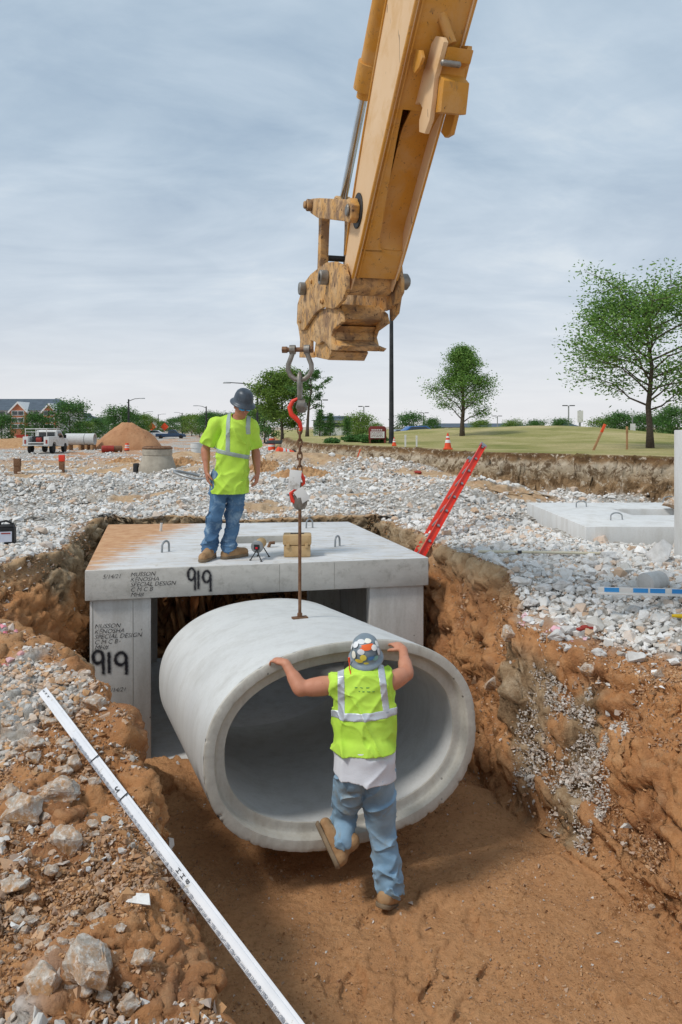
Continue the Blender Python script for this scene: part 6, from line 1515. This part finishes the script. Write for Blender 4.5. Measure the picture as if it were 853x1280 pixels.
for px, d, lab in [(135, 62, 'red drum lying at the left foot of the sand pile'), (145, 63, 'dark brown drum lying at the left foot of the sand pile')]:
    b = on(px, d); o = empty('fallen_drum', (b.x, b.y, b.z+.28), lab, 'drum', rz=.4); mb = MB(); mb.tube([(-.5, 0, 0), (.5, 0, 0)], .3, 16); build('drum_shell', mb, M['red'] if px < 140 else M['rust'], o, bevel=.02)
    mb = MB(); mb.tube([(.5, 0, 0), (.53, 0, 0)], .24, 16); build('drum_lid', mb, M['dark_metal'], o)
def stake(px, py, h, w, lab, lean=0, mt='wood', cap='redorange', ck=.35, d=None):
    b = on(px, d) if d else GP(px, py, 0)
    b = Vector((b.x, b.y, gz(b.x, b.y))); o = empty('survey_stake', b, lab, 'stake'); rmx = Matrix.Rotation(lean, 3, 'Y')
    mb = MB(); mb.box(rmx @ Vector((0, 0, h/2-.1)), (w, w*.5, h+.2), rmx); build('stake_body', mb, M[mt], o, bevel=.003)
    mb = MB(); mb.box(rmx @ Vector((0, 0, h*(1-ck/2))), (w*1.1, w*.62, h*ck+.01), rmx); build('painted_top', mb, M[cap], o, bevel=.003)
stake(22, 595, .43, .17, 'short weathered brown stake at the left on the white gravel', 0, 'rust', 'rust', .5, 21.0); stake(77.5, 590, .52, .15, 'wooden stake with a red-orange top on the gravel below the service truck', 0, 'rust', 'redorange', .35, 21.5)
stake(742, 560, .75, .06, 'leaning orange-topped survey stake on the lawn', .42, 'wood', 'orange', .3, 19); stake(784, 560, .62, .05, 'upright pale wooden stake on the lawn left of the big tree', 0, 'wood', 'wood', .3, 19.5); stake(445, 558, .42, .035, 'small leaning orange stake on the lawn left of the maroon sign', .35, 'wood', 'orange', .6, 23)
b = on(507, 22); stake(507, 0, .36, .05, 'short white stake behind the rim of the cut right of the lamp pole', 0, 'white', 'white', .3, 22); stake(521, 0, .34, .05, 'short white stake in front of the blue cars', 0, 'white', 'white', .3, 22)
# manhole cone section
b = on(197, 19.6); mc = empty('manhole_cone', b, 'squat grey concrete manhole cone standing on the gravel left of the standing man', 'manhole cone')
mb = MB(); mb.lathe([(.50, -.05), (.50, .12), (.47, .2), (.40, .42), (.385, .46), (.40, .47), (.40, .62), (.33, .63), (.33, .3)], n=36); build('cone_shell', mb, pm('old_concrete', '9b9284', 'b0a797', '6d6250', scale=6, rough=.9, bump=.3), mc, smooth=True)
mb = MB(); mb.lathe([(.40, .632), (.41, .66), (.36, .70), (.33, .66)], n=30); build('sealant_ring', mb, M['rust'], mc, smooth=True)
mb = MB(); mb.box((-.58, .0, .12), (.12, .2, .24)); build('lifting_strap', mb, M['dark_metal'], mc, bevel=.02)
# pipe ring lying by the man's hand
b = on(250, 17.6); rg2 = empty('pipe_ring', (b.x, b.y, b.z), 'thin pale rubber gasket ring lying on the sand behind the standing man\'s arm', 'pipe ring')
mb = MB(); pts = [Vector((.62*math.cos(t), .45*math.sin(t), .03+.16*max(0, -math.cos(t)))) for t in np.linspace(0, 2*math.pi, 40, endpoint=False)]; mb.torus(pts, .035, 10); build('ring_body', mb, M['galv'], rg2, smooth=True)
b = on(246, 40); bk = empty('plastic_bucket', b, 'white bucket with a blue base standing behind the standing man\'s shoulder', 'bucket'); mb = MB(); mb.lathe([(.30, .30), (.32, .62), (.34, .63), (.34, .9), (.36, .92)], n=18); build('bucket_body', mb, M['white'], bk, smooth=True)
mb = MB(); mb.lathe([(.30, 0), (.31, .3), (.28, .31)], n=18); build('blue_base', mb, M['blue'], bk, smooth=True)
M['tarp_green'] = pm('green_plastic', '2f6b52', '41806a', rough=.6, bump=.2)
for px, d, sx, sy, sz_, mt, lab in [(207, 42, 1.9, 1.0, .35, 'dark_metal', 'dark heap of folded material on the ground behind the manhole cone'), (214, 37, 1.6, .8, .22, 'tarp_green', 'crumpled green tarp on the ground behind the manhole cone')]:
    b = on(px, d); boulder(b, (sx, sy, sz_), int(px), lab, mat=mt, name='tarp_heap', sink=.1, jag=.15)
b = on(352, 38); mb = MB(); mb.box((b.x, b.y, b.z+.06), (1.6, 1.2, .06), Matrix.Rotation(.1, 3, 'X')); tagit(build('steel_plate', mb, M['dark_metal'], bevel=.01), 'dark flat steel plate on the ground right of the lamp foot', 'steel plate')
# sand pile and dirt heaps
def heap(name, px, d, w, dep, h, mat, label, seed, cat='sand pile', skew=0.0):
    b = on(px, d); n = 90; a, r0 = np.meshgrid(np.linspace(-1, 1, n), np.linspace(-1, 1, n)); q = np.hypot(a+skew*(1-r0**2), r0)
    z = h*np.clip(1-q**2.0, 0, 1)**.85+h*.16*fb2(a*3+seed, r0*3, 4, seed)*np.clip(1.1-q, 0, 1)+h*.05*np.abs(fb2(a*9, r0*9, 3, seed+3))*np.clip(1.1-q, 0, 1)-.12
    q0 = terr(b.x+a*w/2, b.y+r0*dep/2)-b.z; z = z+q0+.06*(h < 1)*(fb2(a*14+seed, r0*9, 3, seed)*np.clip(1.05-q, 0, 1)*3)
    V = np.stack([a*w/2, r0*dep/2, z], -1).reshape(-1, 3); idx = np.arange(n*n).reshape(n, n); Fc = np.stack([idx[:-1, :-1], idx[:-1, 1:], idx[1:, 1:], idx[1:, :-1]], -1).reshape(-1, 4)
    o = link(name, npmesh(name, V, Fc, True), M[mat]); o.location = b; tagit(o, label, cat); return o
M['sand'] = pm('brown_sand', 'a37451', 'b98b66', '8b5f40', scale=.7, rough=.95, bump=.4, bscale=6, bdist=.1)
M['clod'] = pm('tan_clod_dirt', 'a57a52', 'c09a70', '7f5c3d', scale=4, rough=.95, bump=.8, bscale=14, bdist=.06)
heap('sand_pile', 166, 72, 6.9, 5, 2.6, 'sand', 'big brown sand pile beyond the gravel at the left', 3, skew=.12)
heap('dirt_mound', 378, 17.5, 1.9, 1.1, .30, 'clod', 'lumpy tan dirt mound behind the rod to the right of the standing man', 5, 'dirt mound'); heap('dirt_mound', 330, 18.5, 1.2, .8, .24, 'clod', 'small brown dirt mound at the right hand of the standing man', 7, 'dirt mound')
heap('dirt_mound', 226, 20.5, 2.0, 1.3, .36, 'clod', 'brown dirt mound between the manhole cone and the standing man', 9, 'dirt mound'); heap('dirt_mound', 155, 30, 2.2, 1.2, .25, 'clod', 'flat brown dirt mound left of the manhole cone', 11, 'dirt mound')
heap('dirt_mound', 60, 80, 26, 10, 1.1, 'clod', 'long brown bank of earth behind the service truck', 13, 'dirt mound')
# two concrete pipes on the ground far left
for x0, x1, lab in ((83, 107, 'long grey concrete pipe lying right of the service truck'), (107.6, 119, 'short grey concrete pipe end to end with the longer one behind the truck')):
    a = P(x0, 0, 70).x; b_ = P(x1, 0, 70).x; z = gz(a, 70); o = empty('stored_pipe', ((a+b_)/2, 70, z), lab, 'concrete pipe'); L = (b_-a); zc = P(0, 549, 70).z-z
    mb = MB(); mb.lathe([(.50, -L/2), (.56, -L/2), (.56, L/2), (.50, L/2), (.50, -L/2)], (0, 0, zc), 30, Matrix.Rotation(R(90), 3, 'Y')); build('pipe_wall', mb, M['pipe'], o, smooth=True)
    mb = MB(); mb.box((-L*.3, 0, (zc-.56)/2), (.2, 1.1, max(.1, zc-.54))); mb.box((L*.3, 0, (zc-.56)/2), (.2, 1.1, max(.1, zc-.54))); build('timber_skid', mb, M['wood'], o)
# ------------------------------------------------------------------ vehicles
def wheel(o, x, y, r, w=.24):
    mb = MB(); mb.lathe([(r*.55, -w/2), (r*.93, -w/2), (r, -w*.35), (r, w*.35), (r*.93, w/2), (r*.55, w/2)], (0, 0, 0), 22, Matrix.Rotation(R(90), 3, 'X')); t = build('wheel', mb, M['rubber'], o, smooth=True); t.location = (x, y, r)
    mb = MB(); mb.lathe([(0, -w*.42), (r*.3, -w*.5), (r*.56, -w*.4), (r*.56, w*.4), (r*.3, w*.5), (0, w*.42)], (0, 0, 0), 16, Matrix.Rotation(R(90), 3, 'X')); build('rim', mb, M['galv'], t, smooth=True)
def car(loc, rz, paint, label, kind='car', cat='car'):
    o = empty('parked_car', loc, label, cat, rz=rz); Lc, Wc = (4.6, 1.8) if kind == 'car' else (5.5, 1.95)
    lowp_ = [(-Lc/2, .35), (-Lc/2, .85), (-Lc/2+.1, .95), (Lc/2-1.2, .98), (Lc/2-.15, .82), (Lc/2, .6), (Lc/2, .32)]
    mb = MB(); mb.prism(lowp_, lambda a, b, t: Vector((a, t, b)), -Wc/2, Wc/2); build('body', mb, paint, o, bevel=.06, seg=3)
    if kind == 'car': cab = [(-Lc/2+.5, .94), (-Lc/2+1.1, 1.42), (.3, 1.46), (1.15, .96)]
    else: cab = [(-.5, .94), (-.35, 1.62), (.75, 1.66), (1.5, .96)]
    mb = MB(); mb.prism(cab, lambda a, b, t: Vector((a, t*(1-(b-.94)*.22), b)), -Wc/2+.06, Wc/2-.06); build('cabin', mb, paint, o, bevel=.05, seg=3)
    gl = [(a*1.0, b) for a, b in cab]; cx = sum(a for a, _ in gl)/4; gl = [(cx+(a-cx)*.86, .97+(b-.94)*.84) for a, b in gl]
    mb = MB(); mb.prism(gl, lambda a, b, t: Vector((a, t*(1-(b-.94)*.22), b)), -Wc/2+.045, Wc/2-.045); build('side_window', mb, M['glass'], o)
    for s in (-1, 1):
        for x in (-Lc/2+.9, Lc/2-.9): wheel(o, x, s*(Wc/2-.08), .34)
        mb = MB(); mb.box((Lc/2-.06, s*.65, .68), (.12, .3, .14)); build('headlight', mb, M['trim'], o, bevel=.02)
        mb = MB(); mb.box((-Lc/2-.005, s*.72, .75), (.06, .24, .18)); build('tail_light', mb, M['red'], o, bevel=.02)
    return o
M['p_blue'] = pm('blue_car_paint', '2d5f9e', rough=.25, bump=0); M['p_navy'] = pm('dark_blue_car_paint', '2e4560', rough=.25, bump=0); M['p_silver'] = pm('silver_car_paint', 'a9adb0', rough=.25, metal=.5, bump=0); M['p_white'] = pm('white_car_paint', 'd8d9da', rough=.3, bump=0); M['p_black'] = pm('black_car_paint', '22262c', rough=.2, bump=0)
car(on(214, 135), .15, M['p_navy'], 'dark blue pickup truck driving on the far road left of the standing man', 'pickup', 'pickup truck')
car(on(196, 150), .1, M['p_white'], 'white car far down the road left of the blue pickup')
car(on(526, 66), .2, M['p_blue'], 'bright blue car parked behind the lawn right of the tall lamp pole'); car(on(507, 70), .2, M['p_silver'], 'silver car partly hidden behind the tall lamp pole')
for px, d, m_, lab in [(832, 84, 'p_black', 'dark car with lit-looking orange light at the far right'), (812, 88, 'p_white', 'white car right of the big tree trunk'), (794, 92, 'p_silver', 'silver car just left of the big tree trunk'), (770, 95, 'p_white', 'white car farther left in the right-hand parking lot'), (752, 100, 'p_blue', 'blue car behind the leaning orange stake')]: car(on(px, d), .1, M[m_], lab)
# white service truck with open body
b = on(58, 61); st_ = empty('service_truck', b, 'white utility service truck with ladder rack and open tool bed seen from behind', 'service truck', rz=1.62)
WP = M['white']
mb = MB(); mb.box((-.95, 0, .78), (2.7, .9, .16)); build('chassis', mb, M['dark_metal'], st_, bevel=.02)
for s in (-1, 1):
    mb = MB(); mb.prism([(-2.35, .62), (-2.35, 1.42), (.05, 1.42), (.05, .62), (-.55, .62), (-.75, .95), (-1.35, .95), (-1.55, .62)], lambda a, c_, t: Vector((a, t, c_)), s*.62, s*1.05); bx_ = build('tool_cabinet', mb, WP, st_, bevel=.02)
    for x in (-2.1, -.3): mb = MB(); mb.box((x, s*1.056, 1.12), (.42, .02, .4)); build('cabinet_door', mb, WP, st_, bevel=.01)
mb = MB(); mb.box((-1.15, 0, .92), (2.4, 1.22, .08)); mb.box((-2.45, 0, .72), (.22, 2.1, .08)); build('bed_floor', mb, WP, st_, bevel=.01)
for x in (-2.3, .0):
    mb = MB(); 
    for s in (-1, 1): mb.tube([(x, s*.85, 1.4), (x, s*.85, 2.05)], .035, 6)
    mb.tube([(x, -.9, 2.05), (x, .9, 2.05)], .035, 6); mb.tube([(x, -.85, 1.8), (x, .85, 1.8)], .025, 6); build('rack', mb, WP, st_)
mb = MB(); 
for s in (-1, 1): mb.tube([(-2.3, s*.85, 2.05), (.9, s*.85, 2.05)], .03, 6)
build('rack_rail', mb, WP, st_)
mb = MB(); mb.box((-1.7, .2, 1.2), (.5, .5, .5)); mb.tube([(-1.4, -.3, 1.0), (-1.4, -.3, 1.5)], .2, 12); mb.box((-.7, 0, 1.15), (.5, .9, .4)); build('compressor', mb, M['dark_metal'], st_, bevel=.03)
mb = MB(); mb.tube([(-2.0, -.3, 1.15), (-2.0, .05, 1.15)], .22, 14); build('hose_reel', mb, M['red'], st_)
mb = MB(); mb.prism([(.15, .55), (.15, 1.85), (.3, 1.95), (1.1, 1.95), (1.6, 1.32), (2.65, 1.2), (2.75, .9), (2.75, .5)], lambda a, c_, t: Vector((a, t*(1-.12*max(0, c_-1.25)/.7), c_)), -.95, .95); build('cab', mb, WP, st_, bevel=.05, seg=3)
mb = MB(); mb.prism([(.32, 1.3), (.32, 1.82), (1.02, 1.82), (1.42, 1.32)], lambda a, c_, t: Vector((a, t*(1-.12*max(0, c_-1.25)/.7), c_)), -.958, .958); build('side_window', mb, M['glass'], st_)
mb = MB(); mb.box((.14, 0, 1.55), (.03, 1.3, .42)); build('rear_window', mb, M['glass'], st_)
for s in (-1, 1):
    wheel(st_, -1.05, s*.88, .42, .28); wheel(st_, 2.0, s*.82, .42, .26)
    mb = MB(); mb.box((-2.37, s*.85, 1.0), (.04, .12, .32)); build('tail_light', mb, M['red'], st_)
    mb = MB(); mb.box((1.35, s*1.12, 1.4), (.1, .22, .3)); build('wing_mirror', mb, M['black'], st_, bevel=.03)
b = on(28, 82); mb = MB(); mb.box((0, 0, .9), (1.3, .12, .8)); o = empty('small_sign', b, 'small red sign among the bushes left of the service truck', 'sign'); build('sign_face', mb, M['red'], o); mb = MB(); mb.box((0, 0, .5), (.15, .1, 1.2)); build('post', mb, M['wood'], o)
# short construction signs far down the road
for px, d, lab in [(190, 160, 'small orange work sign by the far road left of the pickup'), (206, 165, 'small red-orange work sign above the pickup')]:
    b = on(px, d); o = empty('work_sign', b, lab, 'road sign'); mb = MB(); mb.box((0, 0, 2.2), (1.3, .06, 1.3), Matrix.Rotation(R(45), 3, 'Y')); build('sign_face', mb, M['orange'], o); mb = MB(); mb.tube([(0, .06, 0), (0, .06, 2.2)], .06, 6); build('post', mb, M['galv'], o)

# ------------------------------------------------------------------ camera, sky, sun
cam = bpy.data.cameras.new('camera'); co = bpy.data.objects.new('camera', cam); C.objects.link(co); co.location = (0, 0, H); co.rotation_euler = (R(90), 0, 0)
cam.sensor_fit = 'VERTICAL'; cam.sensor_height = 36; cam.lens = 36*F/1280; cam.shift_y = -(640-HZ)/1280; cam.clip_end = 6000; cam.clip_start = .05
bpy.context.scene.camera = co
SUN_EL, SUN_AZ = R(52), R(-120)           # azimuth from +Y towards +X: sun behind the camera to the left
w = bpy.data.worlds.new('World'); bpy.context.scene.world = w; w.use_nodes = True
n = N('sky', w.node_tree)
sky = n.n('ShaderNodeTexSky', sky_type='NISHITA', sun_disc=False, sun_elevation=SUN_EL, sun_rotation=SUN_AZ, air_density=1.0, dust_density=2.0, ozone_density=1.5)
d = n.n('ShaderNodeTexCoord').outputs['Generated']; sp = n.n('ShaderNodeSeparateXYZ', {'Vector': d})
zc = n.math('MAXIMUM', sp.outputs[2], 0.0); inv_ = n.math('DIVIDE', 1.0, n.math('ADD', zc, .16))
pl = n.n('ShaderNodeCombineXYZ', {0: n.math('MULTIPLY', sp.outputs[0], inv_), 1: n.math('MULTIPLY', sp.outputs[1], inv_), 2: 0.0}).outputs[0]
pr = n.n('ShaderNodeMapping', {'Vector': pl, 'Rotation': (0, 0, R(24)), 'Scale': (.8, 1.25, 1)}).outputs[0]
a = n.noise(pr, 1.0, 8, .58, .9); bb = n.noise(n.n('ShaderNodeMapping', {'Vector': pl, 'Rotation': (0, 0, R(-12)), 'Scale': (.8, 1.1, 1), 'Location': (3, 1, 0)}).outputs[0], 3.4, 7, .58, .6)
cl = n.ramp(n.math('ADD', n.math('MULTIPLY', a, .7), n.math('MULTIPLY', bb, .3)), [(.36, '97abbe'), (.46, 'a6b8c8'), (.55, 'b3c3d1'), (.66, 'c8d3db')])
hz = n.ramp(zc, [(0, .92), (.06, .72), (.16, .34), (.34, .06), (.6, 0)])
cl = n.mix(hz, cl, 'e2e1e3')
cl10 = n.mix(1.0, cl, (10, 10, 10), 'MULTIPLY')
col = n.mix(.90, sky.outputs[0], cl10)
bg = n.n('ShaderNodeBackground', {'Color': col, 'Strength': .082}); n.n('ShaderNodeOutputWorld', {'Surface': bg.outputs[0]})
sun = bpy.data.lights.new('sun', 'SUN'); sun.energy = 1.5; sun.angle = R(10); sun.color = (1, .95, .88); so = bpy.data.objects.new('sun', sun); C.objects.link(so)
dv = Vector((math.sin(SUN_AZ)*math.cos(SUN_EL), math.cos(SUN_AZ)*math.cos(SUN_EL), math.sin(SUN_EL))); so.rotation_euler = (-dv).to_track_quat('-Z', 'Y').to_euler(); so.location = dv*50
sc = bpy.context.scene; sc.view_settings.view_transform = 'Standard'; sc.view_settings.look = 'None'; sc.view_settings.gamma = 1; sc.view_settings.use_curve_mapping = False; sc.view_settings.exposure = 0.55
